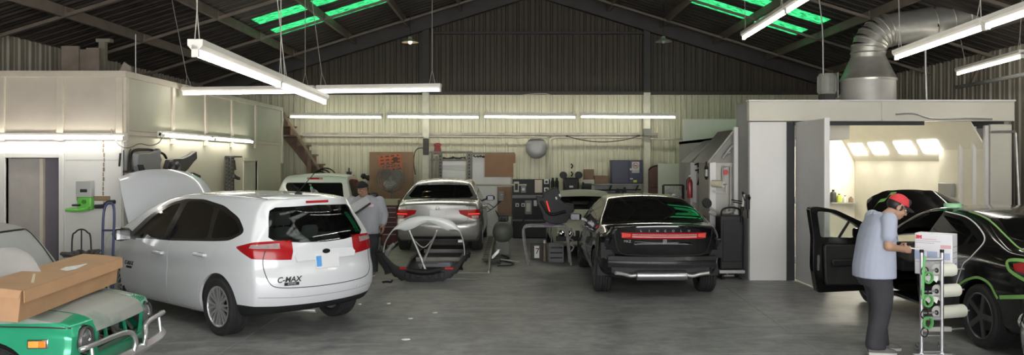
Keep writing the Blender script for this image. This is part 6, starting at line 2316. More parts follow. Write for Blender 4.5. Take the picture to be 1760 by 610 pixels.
MB().tube(cr([wallp(292, 299, .2), wallp(298, 286, .2), wallp(294, 276, .2)], 5), .03, 7).build('inner_rib', m_inner, t)
MB().tube(cr([wallp(304, 298, .2), wallp(308, 286, .2), wallp(304, 280, .2)], 5), .03, 7).build('inner_rib', m_inner, t)
one('bumper_trim', 'thin dark arched strip behind the grey wing on the wall', 'car part', MB().tube(cr([wallp(222, 295, .04), wallp(224, 270, .04), wallp(230, 259, .04), wallp(246, 257, .04), wallp(262, 258, .04), wallp(280, 264, .04), wallp(286, 272, .04)], 6), .02, 6), m_black)
one('wall_shelf_rail', 'thin rail with black tip sticking out below the hung bumper', 'rail', MB().tube([wallp(231, 304.5, .2), wallp(322, 303, .2)], .022, 8), mat('rail_olive', (.25, .24, .17), .6))
one('wall_bracket', 'dark L-shaped iron bracket on the office side wall', 'bracket', MB().beam(wallp(329, 326, .04), wallp(330, 299, .04), .08, .04).beam(wallp(330, 299, .04), wallp(342, 304, .04), .06, .05), m_framed)
# bundle of perforated steel straps
t = thing('steel_straps', 'bundle of perforated steel straps hung upright on the office side wall', 'steel straps', wallp(396, 325, .05))
MB().bx(OX + .002, OX + .2, wallp(396, 0).y - .25, wallp(396, 0).y + .2, wallp(390, 268).z - .03, wallp(390, 268).z).build('hook_bar', m_framed, t)
for k, (u, v0, m_) in enumerate(((389, 270, m_steelp), (394, 272, m_dark), (399, 268, m_steelp))):
    a, c = wallp(u, v0, .05 + .02 * k), wallp(u, 326, .05 + .02 * k)
    c.x = a.x
    c.y = a.y
    st = MB().bx(a.x - .01, a.x + .012, a.y - .09, a.y + .09, c.z - .2, a.z)
    sp = st.build('strap', mat('strap_grey', (.12, .115, .1), .5, metal=.4, var=.3), t)
    for j in range(11):
        zz = a.z - .08 - .075 * j
        MB().cyl((a.x + .012, a.y - .03, zz), (a.x + .016, a.y - .03, zz), .022, n=10).build('hole_rim', mat('strap_pale', (.36, .34, .28), .5), sp)
one('pipe_wrench', 'dark tool hanging beside the perforated straps', 'tool', MB().beam(wallp(402, 275, .16), wallp(404, 292, .16), .04, .03).beam(wallp(401, 303, .18), wallp(411, 307, .18), .05, .05).beam(wallp(402, 300, .16), wallp(408, 306, .16), .03, .03), m_framed)
# things on the loft
lz = OZ - .018
one('wall_boards', 'three weathered boards standing on the loft at upper left', 'boards', MB().bx(-7.75, -7.45, 14.0, 14.05, lz, 3.98).bx(-7.47, -7.3, 14.06, 14.1, lz, 3.93).bx(-7.32, -7.1, 14.0, 14.04, lz, 3.95), mat('weathered_board', (.3, .25, .2), .8, var=.3, scale=3))
one('loft_post', 'pale wooden post standing on the loft', 'post', MB().bx(-7.36, -7.25, 14.5, 14.6, lz, 4.18).bx(-7.4, -7.15, 14.48, 14.62, 4.12, 4.18), mat('post_pale', (.3, .27, .21), .7))
one('gable_offcut', 'small pointed offcut standing at the loft corner', 'offcut', MB().prism([(-5.98, 12.3, lz), (-5.76, 12.3, lz), (-5.76, 12.3, 3.43), (-5.86, 12.3, 3.5)], (0, .04, 0)), mat('offcut_grey', (.32, .28, .23), .7))
one('loft_rod', 'thin bright rod standing at the loft corner', 'rod', MB().tube([(-5.73, 12.4, lz), (-5.73, 12.4, 3.93)], .008, 6), m_steelp)

# ================================================================ stairs in the far left corner
t = thing('staircase', 'steep brown wooden staircase in the far left corner', 'stairs', (-5.2, 21.4, 0))
n = 13
for i in range(n):
    x, z = -6.2 + .19 * i, 3.18 - .25 * i
    MB().bx(x, x + .27, 21.26, 21.76, z - .04, z).bx(x + .2, x + .22, 21.28, 21.74, z - .25, z - .04).build('tread', m_brownpaint, t)
for y in (21.76,):
    MB().prism([(-6.2, y, 3.2), (-3.7, y, 0), (-4.0, y, 0), (-6.2, y, 2.75)], (0, .04, 0)).build('stringer', m_brownpaint, t)
MB().beam((-6.02, 21.19, 3.36), (-4.80, 21.19, 1.46), .05, .085, (0, 1, 0)).build('handrail', mat('rail_wood', (.24, .185, .12), .6, var=.3), t)
MB().bx(-5.32, -5.22, 21.16, 21.22, .0, 2.28).build('post', m_brownpaint, t)

# ================================================================ back wall, left to right
BYW = YB - .06
t = thing('hose_reel', 'black hose coiled upright on a stand behind the white pickup', 'hose', (-4.95, 21.07, 0))
c = V(-4.98, 21.07, 1.52)
for k, r in enumerate((.22, .26, .3)):
    MB().torus(c + V(.08 * k, .0, 0), (.1, 1, 0), r, .016, 30, 8).build('coil', m_black, t)
MB().cyl((c.x, 21.07, 0), (c.x, 21.07, 1.3), .03, n=12).build('stand_pole', m_framed, t)
MB().bx(c.x - .2, c.x + .2, 21.0, 21.12, 0, .03).build('stand_foot', m_framed, t)
one('wall_valve', 'small dark valve fitting on the back wall above the pickup', 'valve', MB().bx(-4.42, -4.3, BYW - .1, BYW, 1.62, 1.72).cyl((-4.36, BYW - .05, 1.72), (-4.36, BYW - .05, 1.82), .02).bx(-4.5, -4.22, BYW - .08, BYW - .03, 1.58, 1.63), m_framed)
one('draped_cloth', 'dark cloth bundle draped along the back wall behind the pickup cab', 'cloth', MB().tube(cr([(-4.02, BYW - .1, 1.62), (-3.85, BYW - .12, 1.56), (-3.66, BYW - .12, 1.52), (-3.5, BYW - .12, 1.6), (-3.4, BYW - .12, 1.78)], 6), .07, 8, rs=[.05 + .03 * math.sin(i * .7) ** 2 for i in range(25)]), mat('cloth_black', (.025, .023, .022), .9))
m_ply = mat('plywood_brown', (.26, .155, .095), .7, var=.2, scale=2.5)
pa, pb = P(635, 261, 21.6), P(711, 380, 21.6)
one('plywood_sheet', 'large brown plywood sheet standing against the back wall', 'board', MB().bx(pa.x, pb.x, 21.58, 21.6, 0.02, pa.z), m_ply)
# orange notice pinned on it
pc, pd_ = P(651, 266, 21.56), P(691, 300, 21.56)
t = thing('orange_notice', 'orange notice with rows of dark print, pinned to the plywood sheet', 'notice', ((pc.x + pd_.x) / 2, 21.57, pd_.z))
MB().box(((pc.x + pd_.x) / 2, 21.578, (pc.z + pd_.z) / 2), (pd_.x - pc.x, .006, pc.z - pd_.z), (0, R(-7), 0)).build('sheet', mat('notice_orange', (.48, .14, .06), .7, var=.15), t)
for r_ in range(5):
    for q in range(4):
        MB().box((pc.x + .08 + .14 * q + .008 * r_, 21.566, pc.z - .06 - .09 * r_ + .016 * q), (.1 if (q + r_) % 3 else .06, .004, .035), (0, R(-7), 0)).build('print_line', mat('notice_print', (.12, .05, .035), .7), t)
MB().box((pc.x + .44, 21.566, pc.z - .13), (.12, .004, .14), (0, R(-7), 0)).build('print_block', MATS['notice_print'], t)
# big pedestal fan in front of it
fc = P(672, 306, 20.2)
t = thing('pedestal_fan', 'big round grey pedestal fan in front of the plywood sheet', 'fan', (fc.x, 20.2, 0))
m_fan = mat('fan_guard_grey', (.2, .19, .17), .5, metal=.3)
gd = MB().torus(fc, (0, 1, 0), .35, .014, 40, 8).build('guard_rim', m_fan, t)
for k in range(6):
    MB().torus(fc + V(0, -.09 + .005 * k, 0), (0, 1, 0), .05 + .052 * k, .0055, 32, 6).build('guard_ring', m_fan, gd)
for k in range(14):
    a = 2 * math.pi * k / 14
    MB().tube(cr([fc + V(.05 * math.cos(a), -.1, .05 * math.sin(a)), fc + V(.25 * math.cos(a), -.085, .25 * math.sin(a)), fc + V(.345 * math.cos(a), 0, .345 * math.sin(a))], 4), .005, 5).build('guard_spoke', m_fan, gd)
for k in range(3):
    a = 2 * math.pi * k / 3 + .4
    e, s_ = V(math.cos(a), 0, math.sin(a)), V(-math.sin(a), 0, math.cos(a))
    MB().sheet([[fc + e * (.05 + .26 * q) + s_ * (w_ * (.05 + .12 * math.sin(math.pi * min(1, q + .12)))) + V(0, .04 * w_, 0) for w_ in (-1, 0, 1)] for q in (0, .25, .5, .75, 1)], (0, .006, 0)).build('blade', mat('fan_blade_grey', (.24, .23, .21), .4, metal=.4), t, angle=60)
MB().cyl(fc + V(0, -.03, 0), fc + V(0, .16, 0), .06, n=20).sph(fc + V(0, .16, 0), (.09, .1, .09)).build('motor', m_fan, t)
MB().cyl((fc.x, 20.32, .05), (fc.x, 20.32, fc.z - .05), .022, n=12).build('pole', m_fan, t)
MB().lathe([(.0001, .05), (.05, .05), (.26, .03), (.28, 0), (.0001, 0)], (fc.x, 20.32, 0), n=28).build('base', m_fan, t)
# red tool cabinet with cream top
ca, cb = P(655, 343, 18.6), P(683, 353, 18.6)
t = thing('tool_cabinet', 'red tool cabinet with drawers and a cream top, behind the man in the beanie', 'cabinet', ((ca.x + cb.x) / 2, 18.6, 0))
m_redcab = mat('cabinet_red', (.13, .035, .03), .4, var=.15)
MB().bx(ca.x, cb.x, 18.6, 19.0, .08, cb.z).build('body', m_redcab, t, bevel=.01)
MB().bx(ca.x - .02, cb.x + .02, 18.57, 19.02, cb.z, ca.z).build('top_tray', mat('cabinet_cream', (.5, .46, .3), .5, var=.1), t, bevel=.01)
zz = cb.z - .03
k = 0
while zz > .2:
    h = .11 if k < 4 else .17
    d = MB().bx(ca.x + .02, cb.x - .02, 18.585, 18.61, zz - h + .012, zz).build('drawer', m_redcab, t, bevel=.004)
    MB().bx(ca.x + .03, cb.x - .03, 18.565, 18.585, zz - .03, zz - .01).build('handle', m_chrome, d)
    zz -= h
    k += 1
for xx in (ca.x + .06, cb.x - .06):
    for yy in (18.66, 18.94):
        MB().cyl((xx - .015, yy, .04), (xx + .015, yy, .04), .04, n=16).build('caster', m_rubber, t)

# steel rack of perforated uprights with white boards behind, brown board in front
t = thing('perforated_rack', 'grey perforated steel rack frame on the back wall behind the silver sedan', 'rack', P(790, 400, 21.5))
m_perf = mat('perforated_steel', (.17, .16, .14), .55, metal=.4, var=.35, scale=9)
for (u0, u1, v0) in ((741, 744, 262), (748, 752, 268), (754, 760, 262), (802, 811, 260)):
    a, c = P(u0, v0, 21.45), P(u1, v0, 21.45)
    up_ = MB().bx(a.x, c.x, 21.42, 21.48, .0, a.z).build('upright', m_perf, t)
    for j in range(9 if u1 - u0 > 4 else 0):
        zz = a.z - .1 - .085 * j
        MB().cyl(((a.x + c.x) / 2, 21.415, zz), ((a.x + c.x) / 2, 21.42, zz), .022, n=10).build('slot', m_black, up_)
for (u0, u1, v) in ((738, 812, 262), (812, 885, 264), (740, 803, 275)):
    a, c = P(u0, v, 21.45), P(u1, v, 21.45)
    MB().bx(a.x, c.x, 21.44, 21.47, a.z - .025, a.z + .03).build('crossbar', m_perf, t)
a, c = P(740, 340, 21.45), P(900, 340, 21.45)
one('white_board', 'white board with torn dark top edge, left one behind the silver sedan', 'board', MB().bx(P(760, 0, 21.55).x, P(800, 0, 21.55).x, 21.54, 21.56, .01, P(0, 272, 21.55).z), m_white, 'torn white boards on the back wall')
one('white_board', 'wide white board behind the brown board on the back wall', 'board', MB().bx(P(812, 0, 21.55).x, P(878, 0, 21.55).x, 21.54, 21.56, .01, P(0, 267, 21.55).z), m_white, 'torn white boards on the back wall')
tt = MB()
r2 = random.Random(5)
for u0, u1, v, lb in ((761, 800, 271, 'torn dark strip along the top of the left white board'), (813, 836, 268, 'torn dark strip along the top of the wide white board')):
    pts = []
    for k in range(14):
        q = k / 13
        pts.append(P(u0 + (u1 - u0) * q, v + r2.uniform(-.6, 1.6), 21.53))
    one('torn_strip', lb, 'strip', MB().tube(pts, .03, 6, rs=[.015 + .03 * r2.random() for _ in pts]), mat('torn_black', (.05, .045, .035), .9))
a, c = P(833, 264, 21.40), P(882, 304, 21.40)
one('brown_board', 'plain brown board fixed on the back wall right of the silver sedan roof', 'board', MB().bx(a.x, c.x, 21.40, 21.437, c.z, a.z - .02).bx(P(836, 0, 21.38).x, P(886, 0, 21.38).x, 21.405, 21.437, a.z - .25, a.z - .0), mat('hardboard_brown', (.27, .15, .08), .7, var=.1))
one('wall_pipe', 'thin pipe along the wall right of the silver sedan', 'pipe', MB().tube([P(800, 317, 21.35), P(905, 318, 21.35)], .025, 8), mat('pipe_cream', (.5, .48, .38), .5))
a, c = P(855, 321, 21.42), P(880, 372, 21.42)
one('card_panel', 'brown panel on the wall below the thin pipe', 'panel', MB().bx(a.x, c.x, 21.4, 21.42, c.z, a.z), m_ply)
t = thing('switch_box', 'grey switch box beside the brown panel, wires trailing', 'switch box', P(861, 345, 21.35))
a, c = P(856, 329, 21.36), P(866, 345, 21.36)
MB().bx(a.x, c.x, 21.31, 21.38, c.z, a.z).build('box', mat('switch_grey', (.2, .2, .18), .5), t, bevel=.008)
MB().sph(((a.x + c.x) / 2 + .02, 21.305, (a.z + c.z) / 2 + .04), (.015, .012, .015)).build('button', m_chrome, t)
for k in range(3):
    MB().tube(cr([P(858 + 2 * k, 345, 21.34), P(850 - 6 * k, 356 + 4 * k, 21.3), P(838 - 4 * k, 350 + 2 * k, 21.3), P(830, 362 + 5 * k, 21.3)], 6), .009, 6).build('wire', m_wire, t)
# column mounted things
t = thing('lead_reel', 'black box with a curved hose on the left steel column', 'box', P(733, 265, 21.6))
a, c = P(728, 238, 21.65), P(737, 266, 21.65)
MB().bx(a.x, c.x, 21.5, 21.67, c.z, a.z).build('case', m_framed, t, bevel=.01)
MB().tube(cr([P(728, 254, 21.6), P(719, 255, 21.6), P(713, 262, 21.6), P(711, 280, 21.6), P(714, 300, 21.6)], 6), .013, 6).build('hose', m_wire, t)
a = P(752, 252, 21.55)
one('red_rag', 'crumpled red rag hung on top of the steel rack', 'rag', MB().loft([[a + V(x * k, -.03 + .05 * y, z) for x, y in ((-.09, 0), (-.03, -.8), (.05, -.6), (.1, .1), (.03, .7), (-.05, .6))] for z, k in ((-.2, 1.1), (-.1, 1), (0, .8), (.06, 1.1), (.1, .5))], True), mat('rag_red', (.3, .06, .06), .85, var=.3), angle=25)
one('wall_disc', 'round grey metal disc hung on the back wall', 'disc', MB().lathe([(.0001, .045), (.12, .04), (.25, .02), (.29, 0), (.285, -.01), (.0001, -.01)], P(922, 254, 21.72), (0, -1, 0), 40), mat('disc_metal', (.26, .26, .25), .45, metal=.5, var=.25, scale=3), angle=60)
# conduits and junction box
one('conduit_pipe', 'pale conduit running along the back wall and bending down', 'pipe', MB().tube(cr([P(940, 312, 21.6), P(943, 290, 21.6), P(945, 262, 21.6), P(945.5, 244, 21.6), P(949, 238, 21.6), P(958, 236.5, 21.6)], 5) + [P(1105, 236.5, 21.6)], .028, 8), mat('conduit_pale', (.5, .48, .4), .5))
one('conduit_pipe', 'second conduit running along the back wall at the right, past the junction box', 'pipe', MB().tube([P(1118, 239, 21.6), P(1255, 239, 21.6)], .024, 8).bx(4.2, 4.24, 21.6, 21.88, 2.56, 2.6).bx(5.2, 5.24, 21.6, 21.88, 2.56, 2.6), MATS['conduit_pale'])
one('conduit_pipe', 'horizontal grey conduit left of the steel column on the back wall', 'pipe', MB().tube([P(482, 233, 21.62), P(728, 234.5, 21.62)], .024, 8), MATS['conduit_pale'])
one('conduit_pipe', 'conduit right of the left steel column, over the rack', 'pipe', MB().tube([P(737, 234.5, 21.62), P(940, 236, 21.62)], .02, 8), MATS['conduit_pale'])
one('thin_pipe', 'thin square-bent pipe on the back wall above the filter bays', 'pipe', MB().tube([P(1187, 240, 21.6), P(1187, 223, 21.6), P(1262, 221, 21.6)], .014, 6), m_framed)
a, c = P(1106, 221, 21.55), P(1120, 234, 21.55)
one('junction_box', 'grey junction box on the right steel column', 'box', MB().bx(a.x, c.x, 21.5, 21.69, c.z, a.z), mat('junction_grey', (.16, .16, .14), .5), bevel=.01)
one('sagging_cable', 'dark cable sagging below the conduit on the back wall', 'cable', chain(MB(), P(975, 234, 21.5), P(1100, 233, 21.5), .16, .014, 16).bx(1.44, 1.48, 21.48, 21.88, 2.64, 2.68).bx(3.34, 3.38, 21.48, 21.88, 2.65, 2.69), m_framed)
one('upper_cable', 'thin cable bowed at the foot of the dark gable wall', 'cable', MB().tube(cr([P(880, 165, 21.6), P(925, 161, 21.6), P(945, 163, 21.6), P(950, 172, 21.6), P(950, 236, 21.6)], 6), .011, 6), MATS['conduit_pale'])
for u, v0, v1, lb in ((982, 282, 289, 'upper small dark hook on the back wall above the compressor'), (982, 295, 303, 'lower small dark hook on the back wall above the compressor')):
    a = P(u, (v0 + v1) / 2, 21.7)
    one('wall_hook', lb, 'hook', MB().tube(cr([a + V(0, .04, .05), a + V(.0, -.03, .05), a + V(.03, -.04, 0), a + V(-.01, -.03, -.06)], 4), .018, 6), m_black)
# ================================================================ wall panel and bench, centre of the back wall
Y0 = 21.35
a, c = P(881, 308, Y0), P(945, 372, Y0)
t = thing('meter_panel', 'black panel of meters and switches above a dark cabinet on the back wall', 'panel', ((a.x + c.x) / 2, Y0, 0))
MB().bx(a.x, c.x, Y0, Y0 + .03, c.z - .1, a.z).build('back_board', m_black, t)
MB().bx(a.x - .02, c.x + .02, Y0 - .22, Y0 + .0, P(0, 340, Y0).z, P(0, 335, Y0).z).build('shelf', mat('shelf_grey', (.16, .165, .165), .5), t, bevel=.005)
MB().bx(a.x, c.x, Y0 - .24, Y0 + .0, .02, c.z - .1).build('cabinet', m_dark, t, bevel=.01)
MB().bx(a.x - .02, c.x + .02, Y0 - .26, Y0, c.z - .1, c.z - .07).build('counter', MATS['shelf_grey'], t)


def device(name, u0, v0, u1, v1, m, face=None, fm=None):
    a_, c_ = P(u0, v0, Y0), P(u1, v1, Y0)
    o = MB().bx(a_.x, c_.x, Y0 - .07, Y0 - .002, c_.z, a_.z).build(name, m, t, bevel=.008)
    if face == 'dial':
        MB().cyl(((a_.x + c_.x) / 2, Y0 - .078, (a_.z * .45 + c_.z * .55)), ((a_.x + c_.x) / 2, Y0 - .07, (a_.z * .45 + c_.z * .55)), (c_.x - a_.x) * .28, n=20).build('dial', fm, o)
    elif face:
        dx, dz_ = (c_.x - a_.x) * .22, (a_.z - c_.z) * .2
        MB().bx(a_.x + dx, c_.x - dx, Y0 - .078, Y0 - .07, c_.z + dz_, a_.z - dz_).build('window', fm, o)
    return o


m_bone = mat('device_bone', (.5, .47, .4), .5)
m_dev = mat('device_grey', (.2, .2, .2), .5)
m_wh = mat('device_white', (.66, .66, .64), .5)
device('meter', 883, 312, 892, 330, m_bone, 'win', m_dark)
device('gauge', 895, 318, 904, 331, m_dev, 'dial', m_wh)
device('pale_cover', 919, 309, 932, 331, mat('cover_pink', (.62, .52, .44), .6))
device('socket', 935, 308, 943, 316, m_wh, 'dial', m_dark)
device('socket', 935, 322, 943, 329, m_wh, 'dial', m_dark)
device('switch', 886, 349, 892, 355, m_wh, 'dial', m_dark)
device('switch', 896, 349, 902, 355, m_wh, 'dial', m_dark)
device('breaker_box', 902, 344, 914, 368, m_dev, 'win', m_bone)
device('paper_tag', 917, 344, 923, 354, m_wh)
one('floor_lead', 'dark hose looping below the black meter panel to the floor', 'hose', MB().tube(cr([P(905, 372, 21.0), P(893, 385, 20.9), P(876, 392, 20.8), P(862, 380, 20.8), P(852, 362, 20.9)], 7), .016, 6), m_wire)

# bench and wall shelf
YB2 = 20.95
bz_ = 1.17
t = thing('workbench', 'long grey workbench against the back wall, behind the black sedan', 'workbench', (2.2, YB2, 0))
m_bench = mat('bench_grey', (.34, .34, .31), .6, var=.2, scale=3)
MB().bx(1.0, 3.42, YB2, 21.75, bz_ - .05, bz_).build('worktop', m_bench, t, bevel=.004)
for x in (1.06, 3.36):
    for y in (YB2 + .05, 21.68):
        MB().bx(x - .035, x + .035, y - .035, y + .035, 0, bz_ - .05).build('leg', m_bench, t)
MB().bx(1.03, 3.4, 21.7, 21.74, .5, bz_ - .05).build('back_sheet', mat('bench_sheet', (.45, .45, .42), .5, var=.15), t)
t = thing('wall_shelf', 'grey wall shelf over the bench, carrying the boxes and dark blue cabinet', 'shelf', (2.6, 21.4, 1.36))
sz = P(0, 316, 21.3).z
MB().bx(1.75, 3.42, 21.2, 21.8, sz - .03, sz).build('board', m_bench, t)
MB().bx(1.75, 3.42, 21.76, 21.79, bz_ + .01, sz - .03).build('splash_sheet', mat('bench_sheet', (.45, .45, .42), .5), t)
for x in (1.85, 2.6, 3.3):
    MB().beam((x, 21.74, bz_ + .05), (x, 21.3, sz - .035), .03, .03).build('bracket', m_dark, t)
MB().tube([(1.8, 21.5, bz_ + .06), (3.4, 21.5, bz_ + .08)], .018, 6).build('rail', m_dark, t)


def carton(label, u0, v0, u1, v1, Y, d, m, grp='brown cartons on the wall shelf'):
    a_, c_ = P(u0, v0, Y), P(u1, v1, Y)
    tt = thing('cardboard_box', label, 'box', ((a_.x + c_.x) / 2, Y + d / 2, sz), 0, grp)
    MB().bx(a_.x, c_.x, Y, Y + d, sz + .001, a_.z).build('carton', m, tt, bevel=.006)
    MB().bx(a_.x + .01, c_.x - .01, Y + d * .42, Y + d * .58, a_.z, a_.z + .004).build('tape', mat('tape_tan', (.6, .5, .36), .5), tt)


carton('taller brown carton on the wall shelf', 1004, 291, 1021, 308, 21.3, .3, mat('carton_dull', (.24, .155, .1), .8, var=.15))
carton('flat brown carton on the wall shelf beside the taller one', 1022, 302, 1045, 315, 21.28, .3, MATS['carton_dull'])
a, c = P(1002, 309, 21.1), P(1022, 331, 21.1)
one('cream_panel', 'small cream panel leaning on the bench right of the compressor', 'panel', MB().bx(a.x, c.x, 21.2, 21.23, bz_ + .001, a.z), MATS['conduit_pale'], bevel=.004)
# black compressor with a white label
p = P(982, 331, 21.0)
p.z = bz_
t = thing('compressor', 'black compressor with twin round caps and a white label, on the bench', 'compressor', p)
MB().bx(p.x - .2, p.x + .2, 21.02, 21.35, bz_ + .06, bz_ + .4).build('block', m_black, t, bevel=.03, seg=3)
MB().bx(p.x - .05, p.x + .05, 21.005, 21.02, bz_ + .15, bz_ + .2).build('label_plate', m_wh, t)
for s_ in (-1, 1):
    MB().cyl((p.x + s_ * .2, 21.0, bz_ + .47), (p.x + s_ * .2, 21.3, bz_ + .47), .09, n=20).build('cap', m_dark, t, bevel=.01)
    MB().beam((p.x + s_ * .12, 21.01, bz_ + .15), (p.x + s_ * .2, 21.01, bz_ + .42), .05, .03).build('arm', m_dark, t)
for x in (-.15, .15):
    MB().bx(p.x + x - .03, p.x + x + .03, 21.05, 21.3, bz_, bz_ + .06).build('foot', m_dark, t)
t = thing('bench_grinder', 'dark bench grinder with a round wheel, right of the compressor', 'grinder', (p.x + .42, 21.05, bz_))
MB().cyl((p.x + .33, 21.08, bz_ + .17), (p.x + .52, 21.08, bz_ + .17), .085, n=20).build('motor', m_dark, t, bevel=.01)
MB().cyl((p.x + .29, 21.08, bz_ + .17), (p.x + .33, 21.08, bz_ + .17), .12, n=24).build('wheel', m_black, t)
MB().bx(p.x + .36, p.x + .5, 21.03, 21.13, bz_, bz_ + .09).build('base', m_dark, t)
for i, (u, lb) in enumerate(((950, 'black spray can on the bench, left of the compressor'), (957, 'second black spray can on the bench, nearest the compressor'))):
    q = P(u, 331, 21.1)
    tt = thing('spray_can', lb, 'can', (q.x, 21.1, bz_), 0, 'spray cans on the bench')
    MB().lathe([(.0001, 0), (.05, 0), (.05, .3), (.03, .34), (.0001, .34)], (q.x, 21.1, bz_ + .001), n=18).build('can', m_black, tt)
    MB().cyl((q.x, 21.1, bz_ + .34), (q.x, 21.1, bz_ + .40), .03, n=14).build('cap', m_dark, tt)
q = P(1062, 330, 21.1)
for i, (du, lb, s_) in enumerate(((0, 'small dark clutter piece on the bench right of the long rail', 1), (9, 'dark round clutter piece on the bench beside the first', 1.3))):
    one('bench_clamp', lb, 'clamp', MB().bx(q.x + du * .02 - .05, q.x + du * .02 + .04, 21.1, 21.2, bz_ + .001, bz_ + .06 * s_).cyl((q.x + du * .02, 21.12, bz_ + .05), (q.x + du * .02, 21.12, bz_ + .12 * s_), .03), m_dark)
# dark blue cabinet with a no-smoking sign
a, c = P(1051, 275, 21.3), P(1105, 314.5, 21.3)
t = thing('wall_cabinet', 'dark blue metal cabinet with a no-smoking sign, on the wall shelf', 'cabinet', ((a.x + c.x) / 2, 21.4, sz))
m_navy = mat('cabinet_navy', (.028, .032, .075), .4, var=.15)
MB().bx(a.x, c.x, 21.3, 21.7, sz + .001, a.z).build('body', m_navy, t, bevel=.008)
mx_ = (a.x + c.x) / 2 + .05
for x0_, x1_ in ((a.x + .02, mx_ - .006), (mx_ + .006, c.x - .02)):
    MB().bx(x0_, x1_, 21.285, 21.3, sz + .025, a.z - .02).build('door', m_navy, t, bevel=.004)
MB().cyl((mx_ + .04, 21.27, (a.z + sz) / 2 + .07), (mx_ + .04, 21.285, (a.z + sz) / 2 + .07), .03, n=18).build('lock', m_steelp, t)
MB().bx(mx_ + .02, mx_ + .1, 21.275, 21.285, sz + .12, sz + .15).build('handle', m_steelp, t)
MB().bx(mx_ + .11, mx_ + .2, 21.28, 21.285, sz + .04, sz + .1).build('yellow_sticker', mat('sticker_yellow', (.6, .6, .06), .6), t)
s0, s1 = P(1086, 278, 21.28), P(1099, 297, 21.28)
so = MB().bx(s0.x, s1.x, 21.278, 21.285, s1.z, s0.z).build('no_smoking_sign', m_wh, t)
sc = V((s0.x + s1.x) / 2, 21.274, s0.z - .1)
m_sred = mat('sign_red', (.5, .03, .03), .6)
MB().torus(sc, (0, 1, 0), .068, .008, 32, 6).build('red_ring', m_sred, so)
MB().beam(sc + V(-.05, 0, .05), sc + V(.05, 0, -.05), .014, .006).build('red_slash', m_sred, so)
MB().bx(sc.x - .04, sc.x + .035, 21.273, 21.277, sc.z - .012, sc.z + .008).build('cigarette', m_dark, so)
text('sign_text', 'NO SMOKING', .03, WM[t.name].inverted() @ Matrix.Translation((sc.x, 21.275, s1.z + .045)) @ Matrix.Rotation(R(90), 4, 'X'), m_dark, so)
# right of the right column
a, c = P(1116, 286, 21.5), P(1130, 330, 21.5)
t = thing('arched_cabinet', 'brown arch-topped cabinet between the steel column and the white board', 'cabinet', ((a.x + c.x) / 2 + .25, 21.5, 0))
ac = [V(a.x, 21.5, 0), V(a.x + .6, 21.5, 0)] + [V(a.x + .3 + .3 * math.cos(k), 21.5, a.z - .1 + .13 * math.sin(k)) for k in np.linspace(0, math.pi, 13)]
MB().prism(ac, (0, .2, 0)).build('body', mat('cabinet_brown', (.13, .06, .04), .5, var=.2), t)
MB().tube(ac[2:], .02, 6).build('arch_trim', m_black, t)
MB().bx(a.x + .03, a.x + .57, 21.485, 21.5, 1.3, 1.32).build('shelf_edge', m_dark, t)
a, c = P(1131, 281, 21.25), P(1173, 340, 21.25)
one('plasterboard', 'tall cream panel standing left of the filter bays', 'board', MB().bx(a.x, c.x, 21.25, 21.29, 0.0, a.z), mat('panel_cream', (.68, .68, .58), .5, var=.05), bevel=.006)

# square fan in a black frame
a, c = P(1140, 318, 16.62), P(1174, 368, 16.62)
t = thing('box_fan', 'square fan in a black frame, right of the black sedan roof', 'fan', ((a.x + c.x) / 2, 16.62, 0))
cx_, hw_ = (a.x + c.x) / 2, (c.x - a.x) / 2
z1, z0 = a.z, a.z - 2 * hw_ - .05
zc = (z0 + z1) / 2
fr = MB()
for s_ in (-1, 1):
    fr.beam((cx_ + s_ * hw_, 16.62, z0), (cx_ + s_ * hw_, 16.62, z1), .03, .05).beam((cx_ - hw_, 16.62, zc + s_ * (z1 - z0) / 2), (cx_ + hw_, 16.62, zc + s_ * (z1 - z0) / 2), .05, .03)
fr.build('frame', m_black, t)
for k in range(5):
    MB().tube([(cx_ - hw_ + .07 * (k + 1), 16.60, z0), (cx_ - hw_ + .07 * (k + 1), 16.60, z1)], .004, 5).build('guard_wire', m_steelp, t)
for k in range(4):
    aa = 2 * math.pi * k / 4 + .5
    e, s_ = V(math.cos(aa), 0, math.sin(aa)), V(-math.sin(aa), 0, math.cos(aa))
    MB().sheet([[V(cx_, 16.64, zc) + e * (.03 + .15 * q) + s_ * (w_ * (.03 + .05 * q)) + V(0, .025 * w_, 0) for w_ in (-1, 0, 1)] for q in (0, .4, .8, 1)], (0, .005, 0)).build('blade', mat('fan_blade_pale', (.33, .33, .31), .4), t, angle=60)
MB().cyl((cx_, 16.59, zc), (cx_, 16.70, zc), .05, n=20).build('hub', m_steelp, t)
for s_ in (-1, 1):
    MB().beam((cx_ + s_ * hw_ * .9, 16.62, z0), (cx_ + s_ * hw_ * 1.0, 16.62, 0), .03, .03).build('stand_leg', m_black, t)
for s_ in (-1, 1):
    MB().beam((cx_ + s_ * hw_, 16.5, .015), (cx_ + s_ * hw_, 16.76, .015), .03, .03).build('stand_foot', m_black, t)

